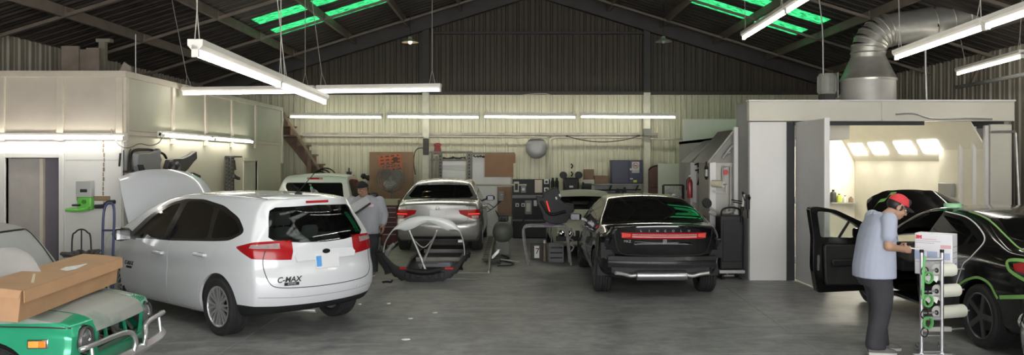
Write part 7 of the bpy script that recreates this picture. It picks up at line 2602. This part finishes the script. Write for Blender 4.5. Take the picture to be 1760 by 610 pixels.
# ================================================================ ramp rack under the silver sedan
m_rack = mat('rack_grey', (.3, .29, .26), .55, metal=.3, var=.25, scale=4)
t = thing('ramp_rack', 'low grey steel ramp rack carrying the silver sedan', 'ramp', (-1.46, 15.2, 0))
for s_, nm in ((-1, 'left'), (1, 'right')):
    x0_, x1_ = sorted((-1.46 + s_ * .47, -1.46 + s_ * 1.03))
    ru = MB().prism([(x0_, 14.55, .0), (x0_, 14.55, .012), (x0_, 15.55, .165), (x0_, 20.0, .165), (x0_, 20.0, .1), (x0_, 15.6, .1), (x0_, 14.8, .0)], (x1_ - x0_, 0, 0)).build('runway', m_rack, t, bevel=.004)
    xo = -1.46 + s_ * 1.03
    MB().prism([(xo, 14.55, .0), (xo, 14.55, .05), (xo, 15.5, .24), (xo, 19.9, .24), (xo, 19.9, .0)], (s_ * .03, 0, 0)).build('side_rail', m_rack, t)
    for k in range(14):
        y = 15.2 + .34 * k
        MB().bx(xo - s_ * .002 - .13, xo - s_ * .002 - .01 if s_ > 0 else xo + .0, y, y + .17, .166, .169).build('slot', m_black, ru) if s_ > 0 else None
for y in (16.1, 17.6, 19.3):
    MB().bx(-1.9, -1.02, y, y + .12, .02, .1).build('cross_member', m_rack, t)
t2 = one('floor_sheet', 'flat pale metal sheet lying in front of the ramp rack, under the bumper', 'sheet', MB().box((-1.5, 14.15, .004), (1.8, .7, .006), (0, 0, .03)), mat('sheet_grey', (.25, .245, .23), .5, var=.2))
t = thing('floor_jack', 'flat grey trolley lying between the runways of the ramp rack', 'trolley', (-1.42, 15.2, 0))
MB().bx(-1.72, -1.12, 14.9, 15.35, .06, .12).build('deck', mat('trolley_grey', (.2, .2, .22), .5), t, bevel=.01)
MB().bx(-1.35, -1.14, 14.92, 15.3, .12, .135).build('pad', mat('pad_lilac', (.26, .25, .32), .6), t)
for x in (-1.68, -1.16):
    for y in (14.95, 15.3):
        MB().cyl((x - .02, y, .03), (x + .02, y, .03), .03, n=14).build('caster', m_rubber, t)

# ================================================================ bumper cover on a cross-legged stand
BY = 13.42


def q3(u, v, dy=0):
    return P(u, v, BY) + V(0, dy, 0)


t = thing('bumper_cover', 'white bumper cover with a black skirt, stood in front of the silver sedan', 'car part', q3(727, 484))
arch = [(655, 436), (659, 419), (668, 403), (680, 389), (695, 379), (712, 373), (730, 371), (748, 372), (764, 375), (777, 381), (787, 391), (794, 406), (798, 424), (799, 444)]
ap = cr([q3(u, v) for u, v in arch], 4)
cen = q3(727, 432)
rows = []
k = len(ap)
for i, p in enumerate(ap):
    q = abs(i / (k - 1) * 2 - 1)
    inw = (cen - p)
    inw = V(inw.x, 0, inw.z).normalized()
    ss = min(1, max(0, (.62 - q) / .14))
    wd_ = .022 + .125 * ss * ss * (3 - 2 * ss) * (1 - .25 * math.cos(q * 9))
    y_ = .12 * q ** 2
    rows.append([p + V(0, y_ + .02, 0) + inw * .0, p + V(0, y_ - .01, 0) + inw * wd_ * .25, p + V(0, y_ - .02, 0) + inw * wd_ * .6, p + V(0, y_ + .03, 0) + inw * wd_, p + V(0, y_ + .05, 0) + inw * (wd_ - .02)])
MB().sheet(rows, (0, .008, 0)).build('cover_skin', mat('bumper_white', (.70, .72, .71), .3, coat=.5, var=.05), t, angle=60)
rows = []
for i, p in enumerate(ap[2:-2]):
    q = abs(i / (k - 5) * 2 - 1)
    inw = (cen - p)
    inw = V(inw.x, 0, inw.z).normalized()
    rows.append([p + V(0, .03 + .12 * q * q, 0) + inw * .008, p + V(0, .085 + .1 * q * q, 0) + inw * .01])
MB().sheet(rows, (0, .006, -.004)).build('inner_flange', m_dark, t, angle=60)
sk = [(650, 430), (655, 440), (664, 452), (676, 464), (690, 471), (712, 474), (735, 475), (757, 473), (774, 468), (787, 459), (796, 448), (806, 437)]
sp = cr([q3(u, v) for u, v in sk], 4)
r2 = random.Random(11)
rows = []
k = len(sp)
for i, p in enumerate(sp):
    q = abs(i / (k - 1) * 2 - 1)
    h = .10 + .11 * (1 - q)
    low = max(.012, p.z - h * .55 + .014 * math.sin(i * 1.9))
    rows.append([V(p.x, p.y + .14 * q * q + .06, p.z + h * .55), V(p.x, p.y + .14 * q * q - .01, p.z + h * .5), V(p.x, p.y + .14 * q * q - .035, p.z), V(p.x, p.y + .14 * q * q - .02, low)])
MB().sheet(rows, (0, .012, 0)).build('black_skirt', m_clad, t, angle=45)
MB().tube(cr([q3(700, 463, -.04), q3(716, 466, -.07), q3(737, 467, -.07), q3(758, 463, -.04)], 6), .045, 8).build('centre_moulding', m_black, t)
for u, v, du, dv in ((652, 436, -6, -8), (664, 455, -5, 6), (803, 441, 5, -7), (790, 460, 5, 4)):
    MB().cyl(q3(u, v, .03), q3(u + du, v + dv, .05), .05, .012, n=6).build('torn_lug', m_black, t)
for i in range(7):
    MB().box(q3(700 + 10 * i, 472 + 2 * (i % 2), -.03), (.07, .03, .09)).build('skirt_rib', m_black, t, bevel=.006)
for u in (694, 772):
    MB().box(q3(u, 461, .0), (.15, .05, .04)).build('reflector', m_red, t, bevel=.008)
one('torn_clip', 'small black clip lying on the floor left of the bumper cover', 'clip', MB().tube(cr([V(-2.12, 13.35, .02), V(-2.05, 13.33, .03), V(-1.99, 13.36, .02), V(-1.96, 13.32, .05)], 4), .018, 6), m_black)
MB().tube(cr([q3(648, 432, .05), q3(654, 446, .02), q3(664, 461, 0), q3(667, 470, -.02)], 5), .05, 8).build('corner_bracket', m_black, t)
MB().tube(cr([q3(662, 440, .1), q3(668, 428, .1), q3(676, 420, .12)], 5), .035, 7).build('corner_lining', mat('lining_speckle', (.2, .2, .2), .6, var=.7, scale=20), t)
t = thing('folding_stand', 'bright tubular X-legged stand inside the bumper cover', 'stand', q3(727, 465, .35))
for dy in (.2, .55):
    Yt = BY + dy
    for (u0, v0, u1, v1) in ((703, 396, 737, 461), (752, 396, 716, 461)):
        a_, c_ = P(u0, v0, Yt), P(u1, v1, Yt)
        c_.z = .012
        MB().tube(cr([a_, a_.lerp(c_, .5) + V(0, 0, .03), c_], 6), .014, 8).build('leg', m_tube_al, t)
for u, v in ((704, 397), (751, 397)):
    MB().tube([P(u, v, BY + .2), P(u, v, BY + .55) + V(0, 0, .0)], .014, 8).build('top_bar', m_tube_al, t)
MB().tube(cr([P(711, 412, BY + .2), P(728, 425, BY + .18), P(743, 412, BY + .2)], 8), .007, 6).build('strap', m_rope, t)

# ================================================================ tube stand with the black bumper on it
SYs = 15.7
t = thing('trestle', 'grey bent-tube trestle left of the black sedan', 'trestle', (P(940, 455, SYs).x, SYs, 0))
for dy, dv in ((0, 0), (.42, 0)):
    xa_, xb_ = P(899, 0, SYs).x + dy * .05, P(976, 0, SYs).x
    zt_ = .745
    MB().tube(cr([(xa_ + .1, SYs + dy, .0), (xa_ + .03, SYs + dy, .35), (xa_, SYs + dy, zt_ - .1), (xa_ + .04, SYs + dy, zt_ - .02), (xa_ + .13, SYs + dy, zt_)], 5) + [V(xb_ - .08, SYs + dy, zt_)] + cr([(xb_ - .02, SYs + dy, zt_ - .03), (xb_, SYs + dy, zt_ - .12), (xb_ + .06, SYs + dy, .0)], 5), .022, 8).build('tube_frame', mat('trestle_tube', (.34, .33, .34), .45, metal=.4, var=.35, scale=12), t)
    MB().cyl((P(935, 0, SYs).x, SYs + dy, zt_), (P(950, 0, SYs).x, SYs + dy, zt_), .026, n=12).build('tape_wrap', mat('tape_purple', (.22, .17, .26), .6), t)
for x in (P(905, 0, SYs).x, P(972, 0, SYs).x):
    MB().tube([(x, SYs, .74), (x, SYs + .42, .74)], .016, 8).build('cross_tube', MATS['trestle_tube'], t)
t = thing('bumper_cover', 'black bumper cover with a thin red reflector, standing on the grey trestle', 'car part', (P(950, 390, 15.9).x, 15.9, .77))


def q4(u, v, dy=0):
    return P(u, v, 15.85) + V(0, dy, 0)


outl = [(921, 341), (933, 344), (935, 336), (948, 329), (958, 326), (962, 334), (963, 347), (972, 354), (987, 356), (987, 366), (982, 376), (973, 387), (958, 390), (944, 388), (934, 383), (932, 372), (924, 356)]
lo = [q4(u, v) for u, v in outl]
zmin = min(p.z for p in lo)
sh_ = .772 - zmin
lo = [p + V(0, 0, sh_) for p in lo]
me = MB().prism(lo, (0, .26, 0)).mesh()
finish(me, 30)
link('cover', me, m_black, t, bevel=.012, seg=2)
MB().box(q4(942, 359, -.012) + V(0, 0, sh_), (.022, .02, .22), (0, R(-16), 0)).build('red_reflector', emission('reflector_glow', (1, .05, .04), 1.2), t, bevel=.005)  # plain reflector made emissive, its shine painted in; no lamp here
for u, v in ((956, 345), (962, 340)):
    MB().box(q4(u, v, -.01) + V(0, 0, sh_), (.03, .02, .05), (0, R(-15), 0)).build('bright_clip', m_wh, t)
MB().tube(cr([q4(930, 350, -.02) + V(0, 0, sh_), q4(945, 372, -.05) + V(0, 0, sh_), q4(972, 368, -.02) + V(0, 0, sh_)], 6), .03, 8).build('moulding', m_black, t)
# things under the trestle
a, c = P(915, 408, 16.6), P(932, 428, 16.6)
t = thing('carton', 'small dark carton marked with a white 7 under the trestle', 'box', ((a.x + c.x) / 2, 16.6, 0))
MB().bx(a.x - .03, c.x + .05, 16.6, 16.85, 0.001, a.z - .14).build('carton', mat('carton_dark', (.07, .06, .05), .7), t, bevel=.006)
pl = MB().bx(a.x + .04, c.x - .06, 16.592, 16.6, .03, a.z - .17).build('front_label', m_wh, t)
text('digit', '7', .17, WM[t.name].inverted() @ Matrix.Translation(((a.x + c.x) / 2, 16.589, (a.z - .14) / 2 + .01)) @ Matrix.Rotation(R(90), 4, 'X'), m_black, pl)
p = P(936, 425, 16.3)
t = thing('spray_bottle', 'brown bottle with a white cap under the trestle', 'bottle', (p.x, 16.3, 0))
MB().lathe([(.0001, 0), (.05, 0), (.055, .2), (.03, .32), (.02, .36), (.0001, .36)], (p.x, 16.3, 0), n=18).build('bottle', mat('bottle_brown', (.1, .07, .05), .4), t)
MB().cyl((p.x, 16.3, .36), (p.x, 16.3, .42), .024, n=14).build('cap', m_wh, t)
a = P(956, 430, 16.15)
t = thing('crate', 'small grey plastic crate under the right end of the trestle', 'crate', (a.x, 16.2, 0))
cr_ = MB()
for z in (.0, .1, .2, .3):
    for (x0_, x1_, y0_, y1_) in ((-.14, .14, -.11, -.1), (-.14, .14, .1, .11), (-.14, -.13, -.1, .1), (.13, .14, -.1, .1)):
        cr_.bx(a.x + x0_, a.x + x1_, 16.25 + y0_, 16.25 + y1_, z, z + .07)
cr_.bx(a.x - .14, a.x + .14, 16.14, 16.36, 0, .012)
for x in (-.135, .135):
    for y in (-.105, .105):
        cr_.bx(a.x + x - .012, a.x + x + .012, 16.25 + y - .012, 16.25 + y + .012, 0, .37)
cr_.build('body', mat('crate_grey', (.1, .1, .105), .6), t)
MB().bx(a.x - .12, a.x + .12, 16.18, 16.33, .015, .2).build('contents', m_black, t)
one('tangled_rope', 'tangle of grey rope hanging on the right leg of the trestle', 'rope', MB().tube(cr([P(981, 392, 15.6), P(984, 402, 15.58), P(979, 409, 15.6), P(985, 414, 15.57), P(980, 420, 15.6), P(986, 424, 15.58), P(982, 432, 15.6)], 6), .014, 6), mat('rope_grey', (.25, .25, .24), .8))

# ================================================================ right of the ramp: tank, lead and jack stand
p = P(858, 395, 17.6)
t = thing('air_tank', 'dull green horizontal air tank right of the silver sedan', 'tank', (p.x + .1, 17.6, 0))
m_tank = mat('tank_green_grey', (.11, .12, .095), .5, var=.25)
MB().lathe([(.0001, -.42), (.12, -.40), (.2, -.33), (.22, -.26), (.22, .26), (.2, .33), (.12, .40), (.0001, .42)], (p.x + .08, 17.7, .48), (0, 1, 0), n=32).build('shell', m_tank, t, angle=60)
for y in (17.45, 17.95):
    MB().bx(p.x - .05, p.x + .21, y - .03, y + .03, 0, .28).build('foot', m_tank, t)
MB().cyl((p.x + .08, 17.6, .70), (p.x + .08, 17.6, .78), .04, n=14).bx(p.x - .02, p.x + .2, 17.7, 17.95, .695, .82).build('motor', m_dark, t, bevel=.02)
p = P(848, 430, 16.0)
t = thing('floor_jack', 'small low jack on the floor right of the ramp rack', 'jack', (p.x, 16.0, 0))
MB().bx(p.x - .12, p.x + .14, 15.9, 16.1, .03, .09).build('frame', m_framed, t, bevel=.01)
MB().beam((p.x - .05, 16.0, .08), (p.x + .1, 16.0, .24), .06, .05).build('lift_arm', m_steelp, t)
MB().cyl((p.x + .1, 16.0, .24), (p.x + .1, 16.0, .27), .05, n=16).build('saddle', m_steelp, t)
MB().tube([(p.x + .1, 16.0, .08), (p.x + .52, 15.85, .04)], .013, 8).build('handle_bar', m_steelp, t)
for x in (-.1, .12):
    for y in (15.88, 16.12):
        MB().cyl((p.x + x, y - .015, .03), (p.x + x, y + .015, .03), .03, n=12).build('wheel', m_rubber, t)
one('floor_hose', 'black hose trailing over the floor right of the ramp rack', 'hose', MB().tube(cr([(-.22, 17.2, .02), (-.05, 16.6, .02), (-.2, 16.35, .02), (.02, 15.8, .02), (-.05, 15.5, .02), (-.28, 15.45, .02)], 8), .014, 6), m_wire)

# ================================================================ between the black sedan and the booth
t = thing('tool_cart', 'black rolling tool cart with a top handle beside the white booth wall', 'cart', (3.72, 13.92, 0))
MB().bx(3.52, 3.92, 13.78, 14.12, .16, 1.08).build('body', mat('cart_black', (.012, .012, .013), .5, var=.2), t, bevel=.03, seg=3)
MB().bx(3.56, 3.88, 13.765, 13.78, .3, 1.0).build('front_panel', m_dark, t, bevel=.01)
MB().tube(cr([(3.56, 13.86, 1.06), (3.57, 13.84, 1.17), (3.66, 13.84, 1.21), (3.78, 13.84, 1.21), (3.87, 13.84, 1.17), (3.88, 13.86, 1.06)], 5), .016, 8).build('handle', m_black, t)
MB().bx(3.5, 3.94, 13.76, 14.14, .1, .16).build('base_frame', m_steelp, t, bevel=.01)
for x in (3.57, 3.87):
    for y in (13.82, 14.06):
        MB().cyl((x - .02, y, .045), (x + .02, y, .045), .045, n=16).build('caster', m_rubber, t)
# tools on the near bay's face
FY = 14.40
t = thing('paper_roll_holder', 'cream roll of masking paper on a bracket, on the nearer filter bay', 'paper roll', P(1238, 318, FY - .1))
MB().cyl(P(1224, 315, 14.33), P(1243, 317, 14.2), .062, n=24).build('paper_roll', mat('paper_cream', (.55, .52, .38), .8), t)
MB().cyl(P(1243, 317, 14.2), P(1243.6, 317, 14.195), .055, n=24).build('roll_end', m_wh, t)
MB().cyl(P(1243, 317, 14.195), P(1250, 317, 14.16), .014, n=10).build('axle', m_steelp, t)
MB().beam(P(1226, 328, 14.33), P(1250, 333, 14.24), .04, .03).beam(P(1248, 317, 14.3), P(1248, 333, 14.3), .03, .03).build('bracket', m_bay, t)
t = thing('air_regulator', 'square pipe loop with a red dial on the nearer filter bay', 'regulator', P(1248, 300, FY))
MB().tube([P(1243, 316, FY - .02), P(1242, 288, FY - .02), P(1243, 286, FY - .02), P(1256, 286, FY - .02), P(1256, 400, FY - .02)], .018, 8).build('pipe_loop', m_bay, t)
MB().cyl(P(1247.5, 296, FY - .06), P(1247.5, 296, FY - .01), .045, n=20).build('red_dial', mat('dial_red', (.5, .04, .04), .5), t)
MB().tube([P(1261, 240, FY - .02), P(1261, 330, FY - .02)], .012, 6).build('side_pipe', m_bay, t)
t = thing('hanging_lamp', 'black caged work lamp hung on the corner post of the nearer filter bay', 'lamp', P(1214, 309, 14.36))
c = P(1214, 297, 14.34)
MB().cyl(c + V(0, 0, -.06), c + V(0, 0, .06), .032, n=16).build('lens', mat('lamp_glass_pale', (.35, .36, .33), .3), t)
MB().lathe([(.0001, .0), (.035, .0), (.03, .05), (.012, .07), (.012, .14), (.0001, .14)], c + V(0, 0, .06), n=16).build('cap', m_black, t)
MB().lathe([(.0001, 0), (.012, .0), (.03, .04), (.035, .06), (.0001, .06)], c + V(0, 0, -.12), n=16).build('base', m_black, t)
for k in range(4):
    e = V(math.cos(k * 1.57 + .78), math.sin(k * 1.57 + .78), 0) * .036
    MB().tube([c + e + V(0, 0, -.06), c + e + V(0, 0, .06)], .004, 5).build('cage_wire', m_black, t)
t = thing('spray_arm_stand', 'grey tubular stand with a round pad, in front of the nearer filter bay', 'stand', (3.45, 14.2, 0))
a = P(1215, 349, 14.15)
MB().lathe([(.0001, -.025), (.085, -.02), (.09, 0), (.085, .02), (.0001, .025)], a, (.3, -1, .4), 24).build('round_pad', m_dark, t)
MB().tube(cr([a, P(1222, 358, 14.15), P(1232, 363, 14.15), P(1248, 366, 14.2), P(1262, 362, 14.25)], 6), .022, 8).build('arm', m_bay, t)
MB().tube(cr([P(1218, 364, 14.15), P(1232, 371, 14.15), P(1250, 372, 14.2)], 6), .022, 8).build('lower_arm', m_bay, t)
MB().tube([P(1250, 352, 14.22), V(P(1250, 372, 14.22).x, 14.22, .0)], .022, 8).build('post', m_bay, t)
MB().sph(P(1258, 358, 14.24), (.07, .05, .06)).build('clamp_head', m_bay, t)
MB().bx(3.6, 3.9, 14.17, 14.27, 0, .02).build('foot', m_bay, t)
# tools on the far bay's face
FY2 = 15.92
for i, (pts, lb) in enumerate((([(1194, 283), (1206, 279)], 'uppermost black clamp hung on the farther filter bay'), ([(1195, 293), (1206, 290)], 'second black clamp hung on the farther filter bay, below the uppermost'),
                              ([(1199, 318), (1204, 300)], 'black pistol-shaped clamp pointing down on the farther filter bay'))):
    a_, c_ = [P(u, v, FY2 - .05) for u, v in pts]
    one('bar_clamp', lb, 'clamp', MB().beam(a_, c_, .035, .03).beam(c_, c_ + V(.0, 0, -.1), .03, .03).beam(a_.lerp(c_, .4), a_.lerp(c_, .4) + V(.02, 0, -.07), .025, .025), m_dark, 'clamps on the farther filter bay')
one('clamp_rail', 'upright brown rail the black clamps hang on', 'rail', MB().beam(P(1206, 275, FY2 + .01), P(1205, 315, FY2 + .01), .06, .06), mat('rail_rust', (.12, .07, .055), .7), bevel=.005)
p = P(1186, 340, 15.84)
t = thing('fire_extinguisher', 'red fire extinguisher hung on the farther filter bay corner', 'fire extinguisher', (p.x, 15.86, p.z))
m_fe = mat('extinguisher_red', (.33, .03, .03), .35, coat=.4)
MB().lathe([(.0001, 0), (.05, 0), (.055, .02), (.055, .30), (.04, .35), (.018, .37), (.018, .40), (.0001, .40)], (p.x, 15.86, p.z), n=20).build('cylinder', m_fe, t)
MB().beam((p.x - .02, 15.86, p.z + .42), (p.x + .07, 15.84, p.z + .45), .02, .03).build('valve_handle', m_wh, t)
MB().tube(cr([(p.x, 15.82, p.z + .4), (p.x - .07, 15.8, p.z + .34), (p.x - .075, 15.8, p.z + .15)], 5), .01, 6).build('hose', m_black, t)
MB().beam((p.x, 15.88, p.z + .25), (p.x + .02, 15.97, p.z + .25), .04, .02).build('wall_bracket', m_dark, t)
one('tool_board', 'jumble rail of dark tools low on the farther filter bay', 'tools', MB().beam(P(1190, 351, FY2 - .0), P(1212, 358, FY2 - .0), .05, .1).beam(P(1192, 358, FY2 - .03), P(1210, 366, FY2 - .03), .04, .1).tube([P(1211, 348, FY2 - .05), P(1211, 372, FY2 - .05)], .015, 6), m_bay)
# caulking gun on the booth's corner
t = thing('caulking_gun', 'black and white applicator gun hung on the booth corner above the cart', 'tool', (3.93, 14.0, 1.45))
a, c = P(1282, 334, 13.72), P(1275, 383, 13.72)
for k in range(2):
    pass
g0, g1 = V(3.915, 13.74, P(0, 334, 13.74).z), V(3.86, 13.72, P(0, 372, 13.74).z)
MB().cyl(g0, g0.lerp(g1, .55), .022, n=14).build('white_barrel', m_wh, t)
MB().tube(cr([g0 + V(0, 0, .01), g0 + V(-.03, 0, .03), g0.lerp(g1, .3) + V(.02, -.02, 0)], 4), .012, 6).build('hook', m_black, t)
MB().cyl(g0.lerp(g1, .55), g0.lerp(g1, .72), .03, n=14).build('collar', m_black, t)
MB().cyl(g0.lerp(g1, .72), g1 + V(0, 0, -.1), .012, n=10).build('nozzle', m_black, t)
for z, L in ((.33, .2), (.42, .17)):
    MB().beam(g0.lerp(g1, z) + V(.0, 0, 0), g0.lerp(g1, z) + V(-L, -.02, .03), .028, .02).build('trigger', m_black, t)
t = thing('work_gun', 'dark cordless gun hung on the white booth corner, right of the applicator', 'tool', (3.96, 13.6, 1.2))
MB().cyl((3.93, 13.58, 1.44), (3.93, 13.58, 1.20), .035, n=14).build('barrel', m_dark, t)
MB().beam((3.93, 13.58, 1.42), (3.94, 13.5, 1.38), .03, .05).build('grip', m_black, t)
MB().cyl((3.93, 13.58, 1.2), (3.93, 13.58, 1.05), .012, n=10).build('nozzle', m_black, t)
# work stand with a red tray behind the black sedan
t = thing('work_stand', 'black wire-topped work stand right of the black sedan', 'stand', (3.27, 14.35, 0))
MB().tube(cr([(3.14, 14.3, .9), (3.15, 14.3, 1.02), (3.25, 14.3, 1.05), (3.38, 14.3, 1.02), (3.39, 14.3, .9)], 5), .014, 8).build('hoop', m_black, t)
MB().bx(3.13, 3.42, 14.28, 14.62, .84, .87).build('top', m_black, t)
for x in (3.16, 3.39):
    for y in (14.31, 14.59):
        MB().tube([(x, y, 0), (x, y, .85)], .014, 8).build('leg', m_black, t)
one('red_tray', 'dark red plastic tray on the black work stand', 'tray', MB().loft([[V(3.27 + sx_ * k, 14.45 + sy_ * k, z) for sx_, sy_ in ((-.12, -.14), (.12, -.14), (.12, .14), (-.12, .14))] for z, k in ((.872, .8), (.98, 1), (.98, .92), (.885, .74))]), mat('tray_red', (.2, .02, .025), .45), bevel=.006)

# ================================================================ masking stand in front
RY = 8.15
t = thing('masking_stand', 'silver tube stand on casters beside the man in the red cap', 'masking stand', (4.2, RY, 0))
xa, xb = P(1584, 0, RY).x, P(1619, 0, RY).x
zt = P(0, 434, RY).z
m_st = mat('stand_silver', (.6, .6, .62), .3, metal=.8, var=.06)
for x in (xa, xb):
    MB().cyl((x, RY, .09), (x, RY, zt), .018, n=14).build('upright', m_st, t)
    MB().cyl((x, RY, zt), (x, RY, zt + .03), .02, n=14).build('end_cap', m_black, t)
    MB().tube([(x + .2, RY + .38, .09), (x + .2, RY + .38, .80)], .012, 10).build('rear_upright', m_st, t)
    MB().beam((x - .05, RY - .1, .09), (x + .23, RY + .45, .09), .03, .03).build('base_rail', m_st, t)
MB().tube([(xa, RY, zt - .07), (xb, RY, zt - .07)], .02, 8).build('top_bar', m_st, t)
for z in (.09, P(0, 548, RY).z, .86):
    MB().tube([(xa + (.2 if z > .8 else 0), RY + (.38 if z > .8 else 0), min(z, .79)), (xb + (.2 if z > .8 else 0), RY + (.38 if z > .8 else 0), min(z, .79))], .014, 8).build('cross_bar', m_st, t)
MB().prism([(xa + .02, RY + .03, .80), (xb + .02, RY + .03, .80), (xb + .33, RY + .62, .80), (xa + .29, RY + .62, .80)], (0, 0, .014)).build('shelf', m_st, t)
for x in (xa, xb):
    MB().tube([(x, RY, .79), (x + .2, RY + .38, .79)], .012, 8).build('shelf_rail', m_st, t)
for k, (v, L) in enumerate(((466, .20), (502, .26), (539, .335), (570, 0))):
    z = P(0, v, RY).z
    x0_ = P(1616, 0, RY).x
    MB().cyl((xa + .02, RY + .02, z), (x0_ + max(L, .28) + .05, RY + .17, z + .0), .009, n=10).build('axle', m_st, t)
    MB().bx(xa + .01, xa + .2, RY + .0, RY + .05, z - .045, z - .035).build('cutter_bar', m_st, t, bevel=.003)
    if v == 570:
        MB().bx(xa + .02, xb + .1, RY + .0, RY + .06, z + .0, z + .045).build('cutter_guard', m_bay, t, bevel=.004)
    MB().torus((xa + .015, RY - .03, z), (.35, -1, 0), .045, .006, 24, 6).build('tape_hub', m_black, t)
for k, (v, L) in enumerate(((466, .20), (502, .26), (539, .335))):
    z = P(0, v, RY).z
    x0_ = P(1616, 0, RY).x
    lb = ('shortest roll of white masking paper, top level of the silver stand', 'medium roll of white masking paper, middle level of the silver stand', 'longest roll of white masking paper, lowest on the silver stand')[k]
    d = V(1, .35, 0).normalized()
    o0 = V(x0_, RY + .06, z)
    tt = thing('paper_roll', lb, 'paper roll', o0, 0, 'masking paper rolls on the silver stand')
    MB().lathe([(.016, 0), (.066, 0), (.066, L), (.016, L)], o0, d, 28, closed=True).build('paper', mat('masking_paper', (.72, .72, .62), .8, var=.04), tt)
    MB().lathe([(.010, -.004), (.062, -.004), (.062, .001), (.010, .001)], o0, d, 28, closed=True).build('end_face', mat('paper_end', (.78, .77, .74), .8), tt)
    MB().lathe([(.012, -.008), (.024, -.008), (.024, L + .006), (.012, L + .006)], o0, d, 16, closed=True).build('core', m_dark, tt)
    z2 = P(0, (475, 515, 552)[k], RY).z
    lb = ('uppermost roll of green tape on the silver stand', 'middle roll of green tape on the silver stand', 'lowest roll of green tape on the silver stand')[k]
    o1 = V(P(1588.5, 0, RY).x, RY - .075, z2)
    one('tape_roll', lb, 'tape', MB().lathe([(.046, -.012), (.062, -.012), (.062, .012), (.046, .012)], o1, (.35, -1, 0), 30, closed=True), mat('tape_roll_green', (.13, .42, .13), .5), 'green tape rolls on the silver stand')
    if k < 2:
        sh = MB()
        rows = [[V(xa + .04 + .02 * i, RY + .05, z - .03), V(xa + .04 + .022 * i, RY + .01 + .01 * math.sin(i), z - .075 - .02 * ((i * 7) % 3))] for i in range(9)]
        one('torn_paper', ('torn paper edge hanging at the top level of the silver stand', 'torn paper edge hanging at the middle level of the silver stand')[k], 'paper', sh.sheet(rows, (0, .002, 0)), MATS['paper_end'], angle=20)
one('tape_strip', 'green tape strip running from the top bar to the upper tape roll', 'tape', MB().sheet([[P(1590, 440, RY - .1) + V(-.012, .0, 0), P(1590, 440, RY - .1) + V(.012, 0, 0)], [P(1588, 470, RY - .1) + V(-.02, 0, 0), P(1588, 470, RY - .1) + V(.006, 0, 0)], [P(1586.5, 514, RY - .1) + V(-.015, 0, 0), P(1586.5, 514, RY - .1) + V(.01, 0, 0)]], (0, .002, 0)), MATS['tape_roll_green'])
for i, (x, y) in enumerate(((xa - .13, RY - .1), (xb + .06, RY - .1), (xa + .2, RY + .47), (xb + .24, RY + .47))):
    MB().lathe([(.02, -.018), (.042, -.018), (.046, 0), (.042, .018), (.02, .018)], (x, y, .046), (1, .3, 0), 24, closed=True).build('caster_wheel', m_dev, t)
    MB().tube([(x, y, .045), (x + (.0 if i > 1 else .02), y + .01, .09)], .014, 6).build('caster_fork', m_st, t)
MB().beam((xa - .13, RY - .09, .088), (xb + .06, RY - .09, .088), .025, .02).build('base_bar', m_st, t)
# white printed box on its shelf
th_ = R(-42)
bc = V(4.455, RY + .41, .8145)
t = thing('printed_box', 'white printed carton with a small red logo, on the silver stand', 'box', bc, th_)
m_pb = mat('box_white', (.74, .73, .76), .5, var=.03)
W = WM[t.name]
bw, bd, bh = .36, .2, .43
MB().box((0, 0, bh / 2), (bw, bd, bh)).build('carton', m_pb, t, local=True, bevel=.006)
fx = Matrix.Translation((0, -bd / 2 - .001, 0)) @ Matrix.Rotation(R(90), 4, 'X')
text('red_logo', '3M', .045, fx @ Matrix.Translation((-.14, bh - .04, 0)), mat('logo_red', (.6, .02, .04), .5), t, bold=.003)
m_ink = mat('ink_grey', (.45, .45, .5), .6)
m_inkb = mat('ink_blue', (.42, .48, .66), .6)
m_inkr = mat('ink_rose', (.7, .42, .46), .6)
for x, z, w_, h_, mm in ((-.07, .37, .2, .008, m_inkr), (-.05, .35, .24, .006, m_ink), (-.08, .33, .18, .006, m_ink), (.12, .30, .1, .035, m_inkr), (-.13, .2, .1, .09, m_inkb), (-.01, .2, .1, .09, m_inkb), (.11, .2, .1, .07, m_inkb), (-.1, .13, .14, .006, m_ink), (.08, .13, .14, .006, m_ink)):
    MB().box((x, -bd / 2 - .0015, z), (w_, .002, h_)).build('print_block', mm, t, local=True)
for z in (.3, .24, .18, .12):
    MB().box((bw / 2 + .0012, .0, z), (.002, .14, .01)).build('print_line', m_ink, t, local=True)
# small green tape roll on the masked car's roof
one('tape_roll', 'green tape roll lying on the roof of the masked black sedan', 'tape', MB().lathe([(.06, 0), (.1, 0), (.1, .045), (.06, .045)], (P(1632, 350, 9.95).x + .04, 9.95, 1.437), (0, 0, 1), 28, closed=True), mat('tape_pale_green', (.3, .6, .35), .5))
# paper scraps on the floor
for i, (u, v, lb) in enumerate(((697, 584, 'largest white paper scrap on the floor, in front'), (618, 523, 'white scrap on the floor right of the white hatchback'), (747, 538, 'pale scrap on the open floor, centre left'), (668, 522, 'tiny white scrap on the floor in front of the bumper cover'), (706, 548, 'tiny pale scrap on the floor between two others'))):
    Yf = F * CH / (v - HY)
    c = V((u - CX) * Yf / F, Yf, .004)
    r2 = random.Random(i)
    one('paper_scrap', lb, 'scrap', MB().loft([[c + V((.035 if i else .05) * math.cos(k * .9) * r2.uniform(.6, 1.2), .03 * math.sin(k * .9) * r2.uniform(.6, 1.2), z) for k in range(7)] for z in (-.002, .006)]), MATS['label_white'], 'paper scraps on the floor')
